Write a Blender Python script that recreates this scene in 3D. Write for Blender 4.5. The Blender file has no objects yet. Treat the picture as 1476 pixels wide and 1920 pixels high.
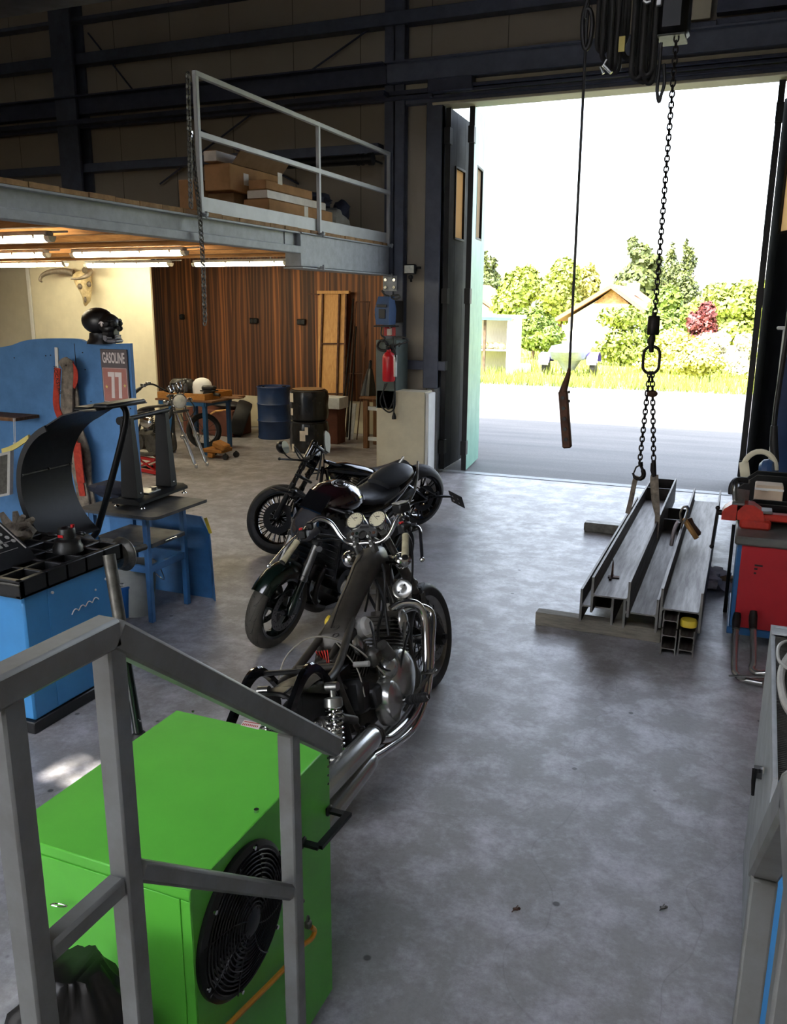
import bpy, bmesh, math, random
from mathutils import Vector, Matrix, Quaternion, noise
random.seed(7)
PI = math.pi
SC = bpy.context.scene
COL = SC.collection
V3 = Vector

# ------------------------------------------------------------------ camera
F, YAW, PIT, ROL, CH = 1578.87, -0.39172, 0.242818, 0.00567, 2.3
_fw = V3((math.sin(YAW)*math.cos(PIT), math.cos(YAW)*math.cos(PIT), -math.sin(PIT)))
_r0 = V3((math.cos(YAW), -math.sin(YAW), 0)); _u0 = _r0.cross(_fw)
_r = math.cos(ROL)*_r0 + math.sin(ROL)*_u0; _u = -math.sin(ROL)*_r0 + math.cos(ROL)*_u0
def at(px, py, X=None, Y=None, Z=None):
    """where the line of sight of a photograph pixel meets a world plane"""
    d = _r*((px-738)/F) - _u*((py-960)/F) + _fw
    if X is not None: t = X/d.x
    elif Y is not None: t = Y/d.y
    else: t = (Z-CH)/d.z
    return V3((0, 0, CH)) + d*t
cam_d = bpy.data.cameras.new('camera'); cam = bpy.data.objects.new('camera', cam_d); COL.objects.link(cam)
cam_d.sensor_fit = 'VERTICAL'; cam_d.sensor_height = 24; cam_d.lens = F/1920*24; cam_d.clip_start = .05; cam_d.clip_end = 500
m = Matrix((_r, _u, -_fw)).transposed().to_4x4(); m.translation = (0, 0, CH); cam.matrix_world = m
SC.camera = cam

# ------------------------------------------------------------------ materials
def lin(c):
    return tuple(((x/255)/12.92 if x <= 10.3 else ((x/255+.055)/1.055)**2.4) for x in c)
MATS = {}
def mat(name, col, rough=.5, metal=0, var=.15, scale=6, bump=0, bscale=60, col2=None, coat=0, stretch=None, rvar=.1, spec=.5, dist=.002):
    if name in MATS: return MATS[name]
    mt = bpy.data.materials.new(name); mt.use_nodes = True; nt = mt.node_tree; N = nt.nodes; L = nt.links
    b = N['Principled BSDF']; c = lin(col)
    b.inputs['Metallic'].default_value = metal; b.inputs['Specular IOR Level'].default_value = spec
    if coat: b.inputs['Coat Weight'].default_value = coat; b.inputs['Coat Roughness'].default_value = .05
    tc = N.new('ShaderNodeTexCoord'); mp = N.new('ShaderNodeMapping'); L.new(tc.outputs['Object'], mp.inputs[0])
    if stretch: mp.inputs['Scale'].default_value = stretch
    nz = N.new('ShaderNodeTexNoise'); nz.inputs['Scale'].default_value = scale; nz.inputs['Detail'].default_value = 6; nz.inputs['Roughness'].default_value = .65
    L.new(mp.outputs[0], nz.inputs['Vector'])
    mx = N.new('ShaderNodeMix'); mx.data_type = 'RGBA'
    c2 = lin(col2) if col2 else tuple(x*(1-var*2) for x in c)
    c1 = c if col2 else tuple(min(1, x*(1+var)) for x in c)
    mx.inputs[6].default_value = (*c1, 1); mx.inputs[7].default_value = (*c2, 1)
    rp = N.new('ShaderNodeMapRange'); rp.inputs[1].default_value = .3; rp.inputs[2].default_value = .7
    L.new(nz.outputs[0], rp.inputs[0]); L.new(rp.outputs[0], mx.inputs[0]); L.new(mx.outputs[2], b.inputs['Base Color'])
    rr = N.new('ShaderNodeMapRange'); rr.inputs[3].default_value = max(.02, rough-rvar*rough*2); rr.inputs[4].default_value = min(1, rough+rvar*rough*2)
    L.new(nz.outputs[0], rr.inputs[0]); L.new(rr.outputs[0], b.inputs['Roughness'])
    if bump:
        n2 = N.new('ShaderNodeTexNoise'); n2.inputs['Scale'].default_value = bscale; n2.inputs['Detail'].default_value = 4
        L.new(mp.outputs[0], n2.inputs['Vector'])
        bp = N.new('ShaderNodeBump'); bp.inputs['Strength'].default_value = bump; bp.inputs['Distance'].default_value = dist
        L.new(n2.outputs[0], bp.inputs['Height']); L.new(bp.outputs[0], b.inputs['Normal'])
    MATS[name] = mt
    return mt
def emit(name, col, s):
    mt = bpy.data.materials.new(name); mt.use_nodes = True; b = mt.node_tree.nodes['Principled BSDF']
    b.inputs['Base Color'].default_value = (*lin(col), 1); b.inputs['Emission Color'].default_value = (*lin(col), 1); b.inputs['Emission Strength'].default_value = s
    MATS[name] = mt; return mt

K = dict(
 steel=mat('dark_blue_steel_paint', (84, 90, 106), .5, var=.12),
 track=mat('track_steel', (66, 71, 90), .45, metal=.1),
 beamgrey=mat('grey_beam_paint', (172, 178, 182), .55, var=.08, scale=9, bump=.1, col2=(150, 154, 156)),
 rail=mat('pale_grey_rail_paint', (190, 193, 192), .45, var=.06),
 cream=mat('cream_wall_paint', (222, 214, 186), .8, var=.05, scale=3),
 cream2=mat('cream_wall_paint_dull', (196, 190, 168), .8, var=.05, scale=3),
 socle=mat('cream_precast', (206, 198, 172), .75, var=.06, scale=4),
 white=mat('white_paint', (225, 225, 220), .5, var=.05),
 doorin=mat('door_inner_paint', (36, 39, 46), .7, var=.1, scale=3, spec=.15),
 doorout=mat('door_daylit_green', (118, 170, 150), .45, var=.08, scale=3),  # pale green carries the outside light on the sunlit leaf face
 rubberdark=mat('black_rubber_seal', (18, 18, 19), .6),
 board=mat('blue_board', (80, 130, 182), .65, var=.1, scale=5, bump=.1),
 mblue=mat('machine_blue', (66, 138, 198), .35, var=.06, scale=4),
 tblue=mat('table_blue', (58, 110, 162), .4, var=.12, scale=8),
 bblue=mat('bench_blue', (34, 84, 130), .45, var=.1),
 dblue=mat('drum_blue', (24, 50, 92), .45, var=.15, scale=5),
 black=mat('black_plastic', (22, 23, 25), .42, var=.2, scale=20),
 satin=mat('black_satin_metal', (15, 16, 18), .38, var=.15, spec=.35),
 gloss=mat('black_gloss_paint', (9, 9, 11), .1, var=.05, coat=.8),
 maroon=mat('dark_maroon_paint', (30, 9, 13), .12, var=.1, coat=.8),
 rubber=mat('tyre_rubber', (30, 30, 31), .62, var=.2, scale=14, bump=.15),
 dusty=mat('dusty_lit_rubber', (74, 70, 62), .7, var=.2, scale=10),  # paler rubber: dust plus glancing light on the tread put into the colour
 groove=mat('tread_groove', (9, 9, 9), .8),
 chrome=mat('chrome', (206, 206, 204), .1, metal=1, var=.04, rvar=.3),
 alu=mat('cast_aluminium', (150, 150, 148), .36, metal=1, var=.15, scale=12),
 oldalu=mat('dull_aluminium', (104, 102, 97), .5, metal=.85, var=.25, scale=14, bump=.15),
 engine=mat('engine_grime', (70, 67, 62), .5, metal=.5, var=.35, scale=16, bump=.2),
 gun=mat('gunmetal_frame_paint', (60, 56, 50), .45, metal=.2, var=.3, scale=10),
 mill=mat('mill_steel', (104, 98, 92), .5, metal=.45, var=.3, scale=3.2, col2=(58, 46, 37), stretch=(9, .7, 9)),
 millend=mat('cut_steel', (150, 148, 143), .4, metal=.8, var=.15),
 darksteel=mat('dark_forged_steel', (46, 42, 40), .5, metal=.7, var=.3, scale=12),
 rust=mat('rusty_steel', (88, 56, 38), .7, metal=.3, var=.3, scale=12),
 green=mat('green_powder_coat', (92, 186, 62), .38, var=.06, scale=3),
 greenshade=mat('green_shaded_side', (66, 178, 38), .38, var=.06, scale=3),  # darker copy of the green, shade of the side faces in the colour
 stair=mat('stair_rail_grey', (118, 121, 122), .42, var=.14, scale=7, col2=(98, 97, 93)),
 red=mat('red_paint', (178, 26, 30), .4, var=.1),
 benchred=mat('bench_red_panel', (158, 26, 34), .4, var=.06, scale=3),
 vise=mat('vise_red_paint', (172, 46, 34), .4, var=.15, scale=14),
 benchtop=mat('grey_bench_top', (86, 86, 82), .5, var=.15),
 yellow=mat('yellow_plastic', (226, 196, 60), .5, var=.08),
 paleyellow=mat('pale_yellow_strip', (222, 206, 120), .6, var=.08),
 orange=mat('orange_yellow_cable', (206, 138, 28), .5),
 strapred=mat('red_strap', (186, 56, 34), .75, var=.2, scale=20),
 rag=mat('dirty_grey_canvas', (150, 138, 122), .9, var=.35, scale=12, col2=(66, 58, 50)),
 cloth=mat('pale_mauve_cloth', (178, 168, 172), .9, var=.12),
 carton=mat('brown_cardboard', (176, 130, 84), .85, var=.1, scale=5),
 cartonin=mat('dull_cardboard', (140, 108, 74), .85, var=.1, scale=5),
 tape=mat('pale_tape', (215, 205, 190), .4, var=.1),
 brownbox=mat('red_brown_crate', (96, 52, 36), .75, var=.15),
 pine=mat('pine_board', (206, 158, 92), .6, var=.1, scale=5, col2=(176, 124, 66), stretch=(8, 8, .8)),
 timber=mat('old_timber', (128, 88, 54), .75, var=.2, scale=6, col2=(86, 56, 32), stretch=(8, 8, 1)),
 deckwood=mat('deck_timber', (196, 140, 78), .7, var=.2, scale=5, col2=(140, 90, 44), stretch=(1, 10, 10)),
 deckedge=mat('weathered_deck_edge', (186, 146, 96), .8, var=.25, scale=6, col2=(120, 88, 56)),
 traywood=mat('tray_wood', (178, 122, 52), .6, var=.15, col2=(140, 88, 34), stretch=(2, 8, 8)),
 bone=mat('bone', (216, 200, 160), .7, var=.15, scale=12, col2=(150, 126, 84)),
 horn=mat('horn', (120, 108, 92), .5, var=.25, scale=8, col2=(70, 60, 50)),
 skullblk=mat('matt_black_skull', (20, 20, 22), .35, var=.2),
 silver=mat('silver_paint', (150, 150, 158), .35, metal=.7, var=.1),
 greysign=mat('sign_grey', (98, 88, 88), .6, var=.08),
 rose=mat('sign_rose', (176, 116, 104), .6, var=.08),
 signwhite=mat('sign_white', (226, 214, 208), .6, var=.05),
 tray=mat('table_grey_top', (70, 70, 70), .55, var=.2, scale=12),
 bucketgrey=mat('grey_bucket_plastic', (150, 152, 148), .5, var=.1),
 bucketblue=mat('blue_bucket_plastic', (40, 110, 190), .4, var=.1),
 extred=mat('extinguisher_red', (200, 28, 40), .3, var=.06),
 compblue=mat('dull_blue_housing', (52, 82, 124), .45, var=.1),
 cabinetgrey=mat('grey_green_box', (92, 104, 100), .5, var=.08),
 sleeve=mat('film_wrap', (30, 31, 34), .22, var=.3, scale=8, bump=.3, bscale=14),
 tarpwhite=mat('white_tarpaulin', (150, 156, 178), .5, var=.12),
 purple=mat('violet_mudguard', (84, 70, 170), .4),
 cover=mat('polished_cover', (176, 176, 172), .24, metal=.8, var=.08),
 matblack=mat('matt_black_steel', (13, 14, 16), .5, var=.15, spec=.2),
 cowl=mat('graphite_cowl_paint', (70, 70, 74), .25, metal=.5, var=.1, coat=.4),
 glassdark=mat('dark_glass', (16, 17, 20), .06, spec=.8),
 lensclear=mat('headlamp_glass', (240, 238, 222), .25, var=.1, scale=30),
 dial=mat('cream_dial', (206, 200, 172), .5, var=.03),
 ink=mat('black_ink', (26, 24, 22), .7),
 seat=mat('black_seat_leather', (40, 42, 46), .42, var=.1, scale=12),
 greenglint=mat('green_black_wheel_paint', (10, 26, 20), .18, var=.1, coat=.5),
 cable=mat('black_cable', (20, 20, 21), .5),
 palecable=mat('pale_cable', (150, 146, 132), .5),
 redwire=mat('red_wire', (190, 36, 26), .5),
 grip=mat('worn_pale_grip', (176, 168, 138), .6, var=.2, scale=20),
 lampgrey=mat('lamp_housing_grey', (176, 174, 168), .5),
 disc=mat('brake_disc_steel', (120, 118, 116), .3, metal=1, var=.15),
 bagblack=mat('black_film_bag', (16, 15, 15), .42, var=.3, bump=.6, bscale=16),
 denim=mat('dark_blue_cloth', (34, 40, 58), .85, var=.2),
 canvas=mat('grey_canvas_sack', (150, 146, 134), .85, var=.15),
 planter=mat('shed_white_paint', (220, 224, 226), .6),
 shedblue=mat('shed_blue_trim', (70, 160, 200), .5),
 shedwall=mat('shed_sheet_metal', (196, 190, 172), .6, stretch=(40, 40, 1), scale=4, col2=(160, 150, 134)),
 sack=mat('beige_sack', (190, 172, 120), .9, var=.2),
 housewall=mat('house_white_render', (240, 238, 232), .8, var=.03),
 rooftile=mat('house_roof_tile', (150, 104, 78), .8, var=.2, scale=10),
 bark=mat('bark', (92, 74, 56), .9, var=.3),
 wrap=mat('white_plank_paint', (220, 224, 224), .7),
)
GRP = {}

# ------------------------------------------------------------------ mesh builder
def basis(d, up=(0, 0, 1)):
    d = V3(d).normalized(); u = V3(up)
    if abs(d.dot(u)) > .98: u = V3((1, 0, 0)) if abs(d.x) < .9 else V3((0, 1, 0))
    a = u.cross(d).normalized(); b = d.cross(a)
    return a, b, d
def spl(pts, k=6, closed=False):
    P = [V3(p) for p in pts]; n = len(P); out = []
    rng = range(n) if closed else range(n-1)
    for i in rng:
        if closed: p0, p1, p2, p3 = P[(i-1) % n], P[i], P[(i+1) % n], P[(i+2) % n]
        else: p0, p1, p2, p3 = P[max(i-1, 0)], P[i], P[i+1], P[min(i+2, n-1)]
        for j in range(k):
            t = j/k
            out.append(.5*((2*p1)+(p2-p0)*t+(2*p0-5*p1+4*p2-p3)*t*t+(3*p1-p0-3*p2+p3)*t**3))
    if not closed: out.append(P[-1])
    return out
class MB:
    def __init__(s, *mats, xf=None):
        s.v, s.f, s.mi, s.mats, s.cur, s.xf = [], [], [], list(mats), 0, xf
    def m(s, i): s.cur = i; return s
    def add(s, vs, fs):
        o = len(s.v)
        if s.xf is not None: vs = [s.xf @ V3(p) for p in vs]
        s.v += [tuple(p) for p in vs]; s.f += [tuple(o+i for i in f) for f in fs]; s.mi += [s.cur]*len(fs); return s
    def box(s, c, d, bev=0, R=None, taper=None):
        hx, hy, hz = (x/2 for x in d); c = V3(c); b = min(bev, hx*.9, hy*.9, hz*.9); vs, fs = [], []
        if b <= 0:
            for sx in (-1, 1):
                for sy in (-1, 1):
                    for sz in (-1, 1): vs.append(V3((sx*hx, sy*hy, sz*hz)))
            fs = [(0, 1, 3, 2), (4, 6, 7, 5), (0, 4, 5, 1), (2, 3, 7, 6), (0, 2, 6, 4), (1, 5, 7, 3)]
        else:
            bm = bmesh.new(); bmesh.ops.create_cube(bm, size=1)
            for v in bm.verts: v.co = V3((v.co.x*2*hx, v.co.y*2*hy, v.co.z*2*hz))
            bmesh.ops.bevel(bm, geom=bm.edges[:], offset=b, segments=1, affect='EDGES', profile=.5)
            bm.verts.index_update(); vs = [v.co.copy() for v in bm.verts]; fs = [tuple(v.index for v in f.verts) for f in bm.faces]; bm.free()
        if taper: vs = [V3((p.x*(1+(taper[0]-1)*(p.z/hz+1)/2), p.y*(1+(taper[1]-1)*(p.z/hz+1)/2), p.z)) for p in vs]
        if R is not None: vs = [R @ p for p in vs]
        return s.add([c+p for p in vs], fs)
    def bar(s, p0, p1, w, h, up=(0, 0, 1), bev=0):
        p0, p1 = V3(p0), V3(p1); a, b, d = basis(p1-p0, up)
        return s.box((p0+p1)/2, (w, h, (p1-p0).length), bev, Matrix((a, b, d)).transposed())
    def tube(s, pts, r, n=8, closed=False, cap=True, flat=1.0, up=None):
        P = [V3(p) for p in pts]; m_ = len(P)
        R_ = r if isinstance(r, (list, tuple)) else [r]*m_
        T = []
        for i in range(m_):
            a = P[(i-1) % m_] if closed or i > 0 else P[i]; b = P[(i+1) % m_] if closed or i < m_-1 else P[i]
            t = (b-a); T.append(t.normalized() if t.length > 1e-9 else V3((0, 0, 1)))
        nrm = basis(T[0], up or (0, 0, 1))[0]; vs, fs = [], []
        for i in range(m_):
            nrm = (nrm - T[i]*nrm.dot(T[i])); nrm = nrm.normalized() if nrm.length > 1e-6 else basis(T[i])[0]
            bi = T[i].cross(nrm)
            for k in range(n):
                a = 2*PI*(k+.5)/n; vs.append(P[i]+(nrm*math.cos(a)+bi*math.sin(a)*flat)*R_[i])
        for i in range(m_ if closed else m_-1):
            for k in range(n):
                j = (i+1) % m_; fs.append((i*n+k, i*n+(k+1) % n, j*n+(k+1) % n, j*n+k))
        if cap and not closed: fs += [tuple(range(n))[::-1], tuple((m_-1)*n+k for k in range(n))]
        return s.add(vs, fs)
    def cyl(s, p0, p1, r0, r1=None, n=16): return s.tube([p0, p1], [r0, r0 if r1 is None else r1], n)
    def lathe(s, prof, o, ax=(0, 0, 1), n=24, cap=True, a0=0, a1=2*PI):
        """prof: (radius, height along axis)"""
        a, b, d = basis(ax); o = V3(o); full = a1-a0 > 6.28; cnt = n if full else n+1; vs, fs = [], []
        for (r, h) in prof:
            for k in range(cnt):
                t = a0+(a1-a0)*k/n; vs.append(o+d*h+(a*math.cos(t)+b*math.sin(t))*r)
        for i in range(len(prof)-1):
            for k in range(n):
                k2 = (k+1) % cnt; fs.append((i*cnt+k, i*cnt+k2, (i+1)*cnt+k2, (i+1)*cnt+k))
        if cap and full:
            if prof[0][0] > 1e-6: fs.append(tuple(range(cnt))[::-1])
            if prof[-1][0] > 1e-6: fs.append(tuple((len(prof)-1)*cnt+k for k in range(cnt)))
        return s.add(vs, fs)
    def ring(s, prof, o, ax=(0, 0, 1), n=32):
        """closed profile swept round an axis"""
        a, b, d = basis(ax); o = V3(o); vs, fs = [], []; q = len(prof)
        for (r, h) in prof:
            for k in range(n):
                t = 2*PI*k/n; vs.append(o+d*h+(a*math.cos(t)+b*math.sin(t))*r)
        for i in range(q):
            for k in range(n):
                j = (i+1) % q; fs.append((i*n+k, i*n+(k+1) % n, j*n+(k+1) % n, j*n+k))
        return s.add(vs, fs)
    def sph(s, c, r, nu=16, nv=10, R=None, jit=0, seed=0):
        rx, ry, rz = (r, r, r) if not isinstance(r, (tuple, list)) else r
        c = V3(c); vs, fs = [], []
        for j in range(1, nv):
            for i in range(nu):
                th, ph = PI*j/nv, 2*PI*i/nu; p = V3((math.sin(th)*math.cos(ph), math.sin(th)*math.sin(ph), math.cos(th)))
                q = 1+(jit*noise.noise(p*2.2+V3((seed, seed*.7, 0))) if jit else 0)
                p = V3((p.x*rx*q, p.y*ry*q, p.z*rz*q)); vs.append(c+(R @ p if R is not None else p))
        t0, t1 = V3((0, 0, rz)), V3((0, 0, -rz)); vs += [c+(R @ t0 if R is not None else t0), c+(R @ t1 if R is not None else t1)]
        n0 = (nv-1)*nu
        for j in range(nv-2):
            for i in range(nu): fs.append((j*nu+i, (j+1)*nu+i, (j+1)*nu+(i+1) % nu, j*nu+(i+1) % nu))
        for i in range(nu): fs += [(n0, i, (i+1) % nu), (n0+1, (nv-2)*nu+(i+1) % nu, (nv-2)*nu+i)]
        return s.add(vs, fs)
    def prism(s, poly, o, u, v, w):
        """polygon in axes u,v from o, extruded by vector w"""
        o, u, v, w = V3(o), V3(u), V3(v), V3(w); n = len(poly)
        vs = [o+u*a+v*b for a, b in poly]; vs += [p+w for p in vs]
        fs = [tuple(range(n))[::-1], tuple(range(n, 2*n))]+[(i, (i+1) % n, n+(i+1) % n, n+i) for i in range(n)]
        return s.add(vs, fs)
    def loft(s, rings, cap=True, closed=True):
        n = len(rings[0]); vs = [V3(p) for r in rings for p in r]; fs = []
        for i in range(len(rings)-1):
            for k in range(n if closed else n-1): fs.append((i*n+k, i*n+(k+1) % n, (i+1)*n+(k+1) % n, (i+1)*n+k))
        if cap and closed: fs += [tuple(range(n))[::-1], tuple((len(rings)-1)*n+k for k in range(n))]
        return s.add(vs, fs)
    def quad(s, a, b, c, d): return s.add([a, b, c, d], [(0, 1, 2, 3)])
    def link(s, c, d, nrm, L, W, r, n=6, k=5):
        c = V3(c); d = V3(d).normalized(); nrm = V3(nrm); sd = d.cross(nrm).normalized(); h = L/2-W/2; pts = []
        for i in range(k+1): a = PI*i/k; pts.append(c+d*(h+math.sin(a)*W/2)+sd*math.cos(a)*W/2)
        for i in range(k+1): a = PI+PI*i/k; pts.append(c+d*(-h+math.sin(a)*W/2)+sd*math.cos(a)*W/2)
        return s.tube(pts, r, n, closed=True)
    def chain(s, pts, L, W, r, n=5, k=4):
        P = [V3(p) for p in pts]; step = L-2*r; acc = 0; i = 0; pos = P[0].copy(); q = 0; tot = sum((P[j+1]-P[j]).length for j in range(len(P)-1)); done = step/2
        while done < tot:
            rem = done; j = 0
            while j < len(P)-2 and rem > (P[j+1]-P[j]).length: rem -= (P[j+1]-P[j]).length; j += 1
            d = (P[j+1]-P[j]).normalized(); a, b, _ = basis(d, (0, 1, 0))
            s.link(P[j]+d*rem, d, (a+b*.15).normalized() if q % 2 else (b-a*.15).normalized(), L, W, r, n, k); q += 1; done += step
        return s
    def build(s, name, parent=None, mat_=None, sharp=38, smooth=True, label=None):
        me = bpy.data.meshes.new(name); me.from_pydata(s.v, [], s.f)
        mats = s.mats or [mat_]
        for x in mats: me.materials.append(K[x] if isinstance(x, str) else x)
        if len(mats) > 1: me.polygons.foreach_set('material_index', s.mi)
        bm = bmesh.new(); bm.from_mesh(me); bmesh.ops.recalc_face_normals(bm, faces=bm.faces[:]); bm.to_mesh(me); bm.free()
        if smooth:
            me.polygons.foreach_set('use_smooth', [True]*len(me.polygons)); me.set_sharp_from_angle(angle=math.radians(sharp))
        me.update()
        o = bpy.data.objects.new(name, me); COL.objects.link(o)
        if parent is not None: o.parent = parent
        if label: o['label'] = label
        return o
def thing(name, label, cat, loc=(0, 0, 0), rot=(0, 0, 0), group=None):
    o = bpy.data.objects.new(name, None); COL.objects.link(o); o.empty_display_size = .1
    o.location = loc; o.rotation_euler = rot; o['label'] = label; o['category'] = cat
    if group: o['group'] = group
    return o
def tag(o, label, cat, group=None, kind=None):
    o['label'] = label; o['category'] = cat
    if group: o['group'] = group
    if kind: o['kind'] = kind
    return o
def struct(o, label=None):
    o['kind'] = 'structure'
    if label: o['label'] = label
    return o
def off(t): return Matrix.Translation(-V3(t.location))      # author a part in world coordinates under an unrotated thing
def text_mesh(body, size, m4, name, parent, material, extrude=.001, sx=1.0, align='CENTER', spacing=1.0, bold=0):
    cu = bpy.data.curves.new(name, 'FONT'); cu.body = body; cu.size = size; cu.extrude = extrude; cu.align_x = align; cu.align_y = 'CENTER'; cu.space_character = spacing; cu.offset = bold*size
    ob = bpy.data.objects.new('tmp', cu); COL.objects.link(ob); dg = bpy.context.evaluated_depsgraph_get(); dg.update()
    me = bpy.data.meshes.new_from_object(ob.evaluated_get(dg)); bpy.data.objects.remove(ob); bpy.data.curves.remove(cu)
    me.transform(m4 @ Matrix.Diagonal((sx, 1, 1, 1))); me.name = name; me.materials.clear(); me.materials.append(K[material])
    o = bpy.data.objects.new(name, me); COL.objects.link(o)
    if parent is not None: o.parent = parent
    return o
def frame4(o, u, v):
    u = V3(u).normalized(); v = V3(v).normalized(); w = u.cross(v)
    mm = Matrix((u, v, w)).transposed().to_4x4(); mm.translation = V3(o); return mm
def copy_tree(o, parent=None, loc=None, label=None):
    c = o.copy(); COL.objects.link(c)
    if parent is not None: c.parent = parent
    for ch in list(o.children): copy_tree(ch, c)
    if loc is not None: c.location = loc
    if label: c['label'] = label
    return c
# ------------------------------------------------------------------ special surfaces
def nodes(name):
    mt = bpy.data.materials.new(name); mt.use_nodes = True; MATS[name] = mt
    return mt, mt.node_tree.nodes, mt.node_tree.links, mt.node_tree.nodes['Principled BSDF']
def mathn(N, L, op, a, b=None):
    n = N.new('ShaderNodeMath'); n.operation = op
    for i, x in enumerate((a, b)):
        if x is None: continue
        if isinstance(x, (int, float)): n.inputs[i].default_value = x
        else: L.new(x, n.inputs[i])
    return n.outputs[0]
def ramp(N, L, src, stops):
    r = N.new('ShaderNodeValToRGB'); e = r.color_ramp.elements
    while len(e) < len(stops): e.new(.5)
    for el, (p, c) in zip(e, stops): el.position = p; el.color = (*c, 1)
    L.new(src, r.inputs[0]); return r.outputs[0]
def noise_n(N, L, vec, scale, detail=6, rough=.6, dist=0):
    n = N.new('ShaderNodeTexNoise'); n.inputs['Scale'].default_value = scale; n.inputs['Detail'].default_value = detail; n.inputs['Roughness'].default_value = rough; n.inputs['Distortion'].default_value = dist
    L.new(vec, n.inputs['Vector']); return n.outputs[0]
def mixc(N, L, fac, a, b, mode='MIX'):
    mx = N.new('ShaderNodeMix'); mx.data_type = 'RGBA'; mx.blend_type = mode
    for sock, x in ((0, fac), (6, a), (7, b)):
        if isinstance(x, (int, float)): mx.inputs[sock].default_value = x
        elif isinstance(x, tuple): mx.inputs[sock].default_value = (*x, 1)
        else: L.new(x, mx.inputs[sock])
    return mx.outputs[2]
def bumpn(N, L, h, st, dist, bsdf):
    bp = N.new('ShaderNodeBump'); bp.inputs['Strength'].default_value = st; bp.inputs['Distance'].default_value = dist
    L.new(h, bp.inputs['Height']); L.new(bp.outputs[0], bsdf.inputs['Normal'])
# concrete floor: worn power-floated screed with scuffs, scratches and oil stains
mt, N, L, b = nodes('worn_concrete_floor'); tc = N.new('ShaderNodeTexCoord').outputs['Object']
n1 = noise_n(N, L, tc, .55, 8, .62); n2 = noise_n(N, L, tc, 4.2, 12, .72, .15); n3 = noise_n(N, L, tc, 38, 8, .75); n4 = noise_n(N, L, tc, 1.3, 8, .68, .3)
c = mixc(N, L, ramp(N, L, n1, [(.3, (0, 0, 0)), (.7, (1, 1, 1))]), lin((124, 121, 120)), lin((152, 150, 152)))
c = mixc(N, L, ramp(N, L, n2, [(.45, (0, 0, 0)), (.66, (.9, .9, .9))]), c, lin((182, 180, 188)))
c = mixc(N, L, ramp(N, L, n3, [(.3, (.4, .4, .4)), (.6, (0, 0, 0))]), c, lin((98, 96, 92)))
c = mixc(N, L, ramp(N, L, n4, [(.60, (0, 0, 0)), (.72, (.6, .6, .6))]), c, lin((84, 78, 72)))
vo = N.new('ShaderNodeTexVoronoi'); vo.inputs['Scale'].default_value = 3.2; vo.inputs['Randomness'].default_value = 1; L.new(tc, vo.inputs['Vector'])
c = mixc(N, L, ramp(N, L, vo.outputs['Distance'], [(.035, (.8, .8, .8)), (.055, (0, 0, 0))]), c, lin((46, 44, 42)))
vs = N.new('ShaderNodeTexVoronoi'); vs.feature = 'DISTANCE_TO_EDGE'; vs.inputs['Scale'].default_value = .8
mp = N.new('ShaderNodeMapping'); L.new(tc, mp.inputs[0]); mp.inputs['Rotation'].default_value = (0, 0, .5); mp.inputs['Scale'].default_value = (1, .45, 1)
wv = N.new('ShaderNodeVectorMath'); wv.operation = 'ADD'; L.new(mp.outputs[0], wv.inputs[0])
nn = N.new('ShaderNodeTexNoise'); nn.inputs['Scale'].default_value = 1.2; L.new(tc, nn.inputs['Vector']); L.new(nn.outputs['Color'], wv.inputs[1]); L.new(wv.outputs[0], vs.inputs['Vector'])
c = mixc(N, L, ramp(N, L, vs.outputs['Distance'], [(.001, (.2, .2, .2)), (.004, (0, 0, 0))]), c, lin((60, 58, 56)))
L.new(c, b.inputs['Base Color'])
rr = ramp(N, L, n2, [(.3, (.50, .50, .50)), (.7, (.32, .32, .32))]); L.new(rr, b.inputs['Roughness'])
hs = mathn(N, L, 'ADD', mathn(N, L, 'MULTIPLY', n2, .7), mathn(N, L, 'MULTIPLY', n3, .4)); bumpn(N, L, hs, .28, .006, b)
# sandwich-panel wall with fine vertical ribs
mt, N, L, b = nodes('ribbed_wall_panel'); tc = N.new('ShaderNodeTexCoord').outputs['Object']
sp = N.new('ShaderNodeSeparateXYZ'); L.new(tc, sp.inputs[0])
xy = mathn(N, L, 'ADD', sp.outputs[0], sp.outputs[1])
fr = mathn(N, L, 'FRACT', mathn(N, L, 'MULTIPLY', xy, 16.0)); jo = mathn(N, L, 'LESS_THAN', mathn(N, L, 'FRACT', mathn(N, L, 'DIVIDE', xy, 1.0)), .012)
n1 = noise_n(N, L, tc, .8, 5); c = mixc(N, L, n1, lin((168, 158, 140)), lin((148, 138, 122))); c = mixc(N, L, jo, c, lin((96, 88, 78))); L.new(c, b.inputs['Base Color'])
b.inputs['Roughness'].default_value = .55; bumpn(N, L, mathn(N, L, 'LESS_THAN', fr, .12), .35, .003, b)
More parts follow.
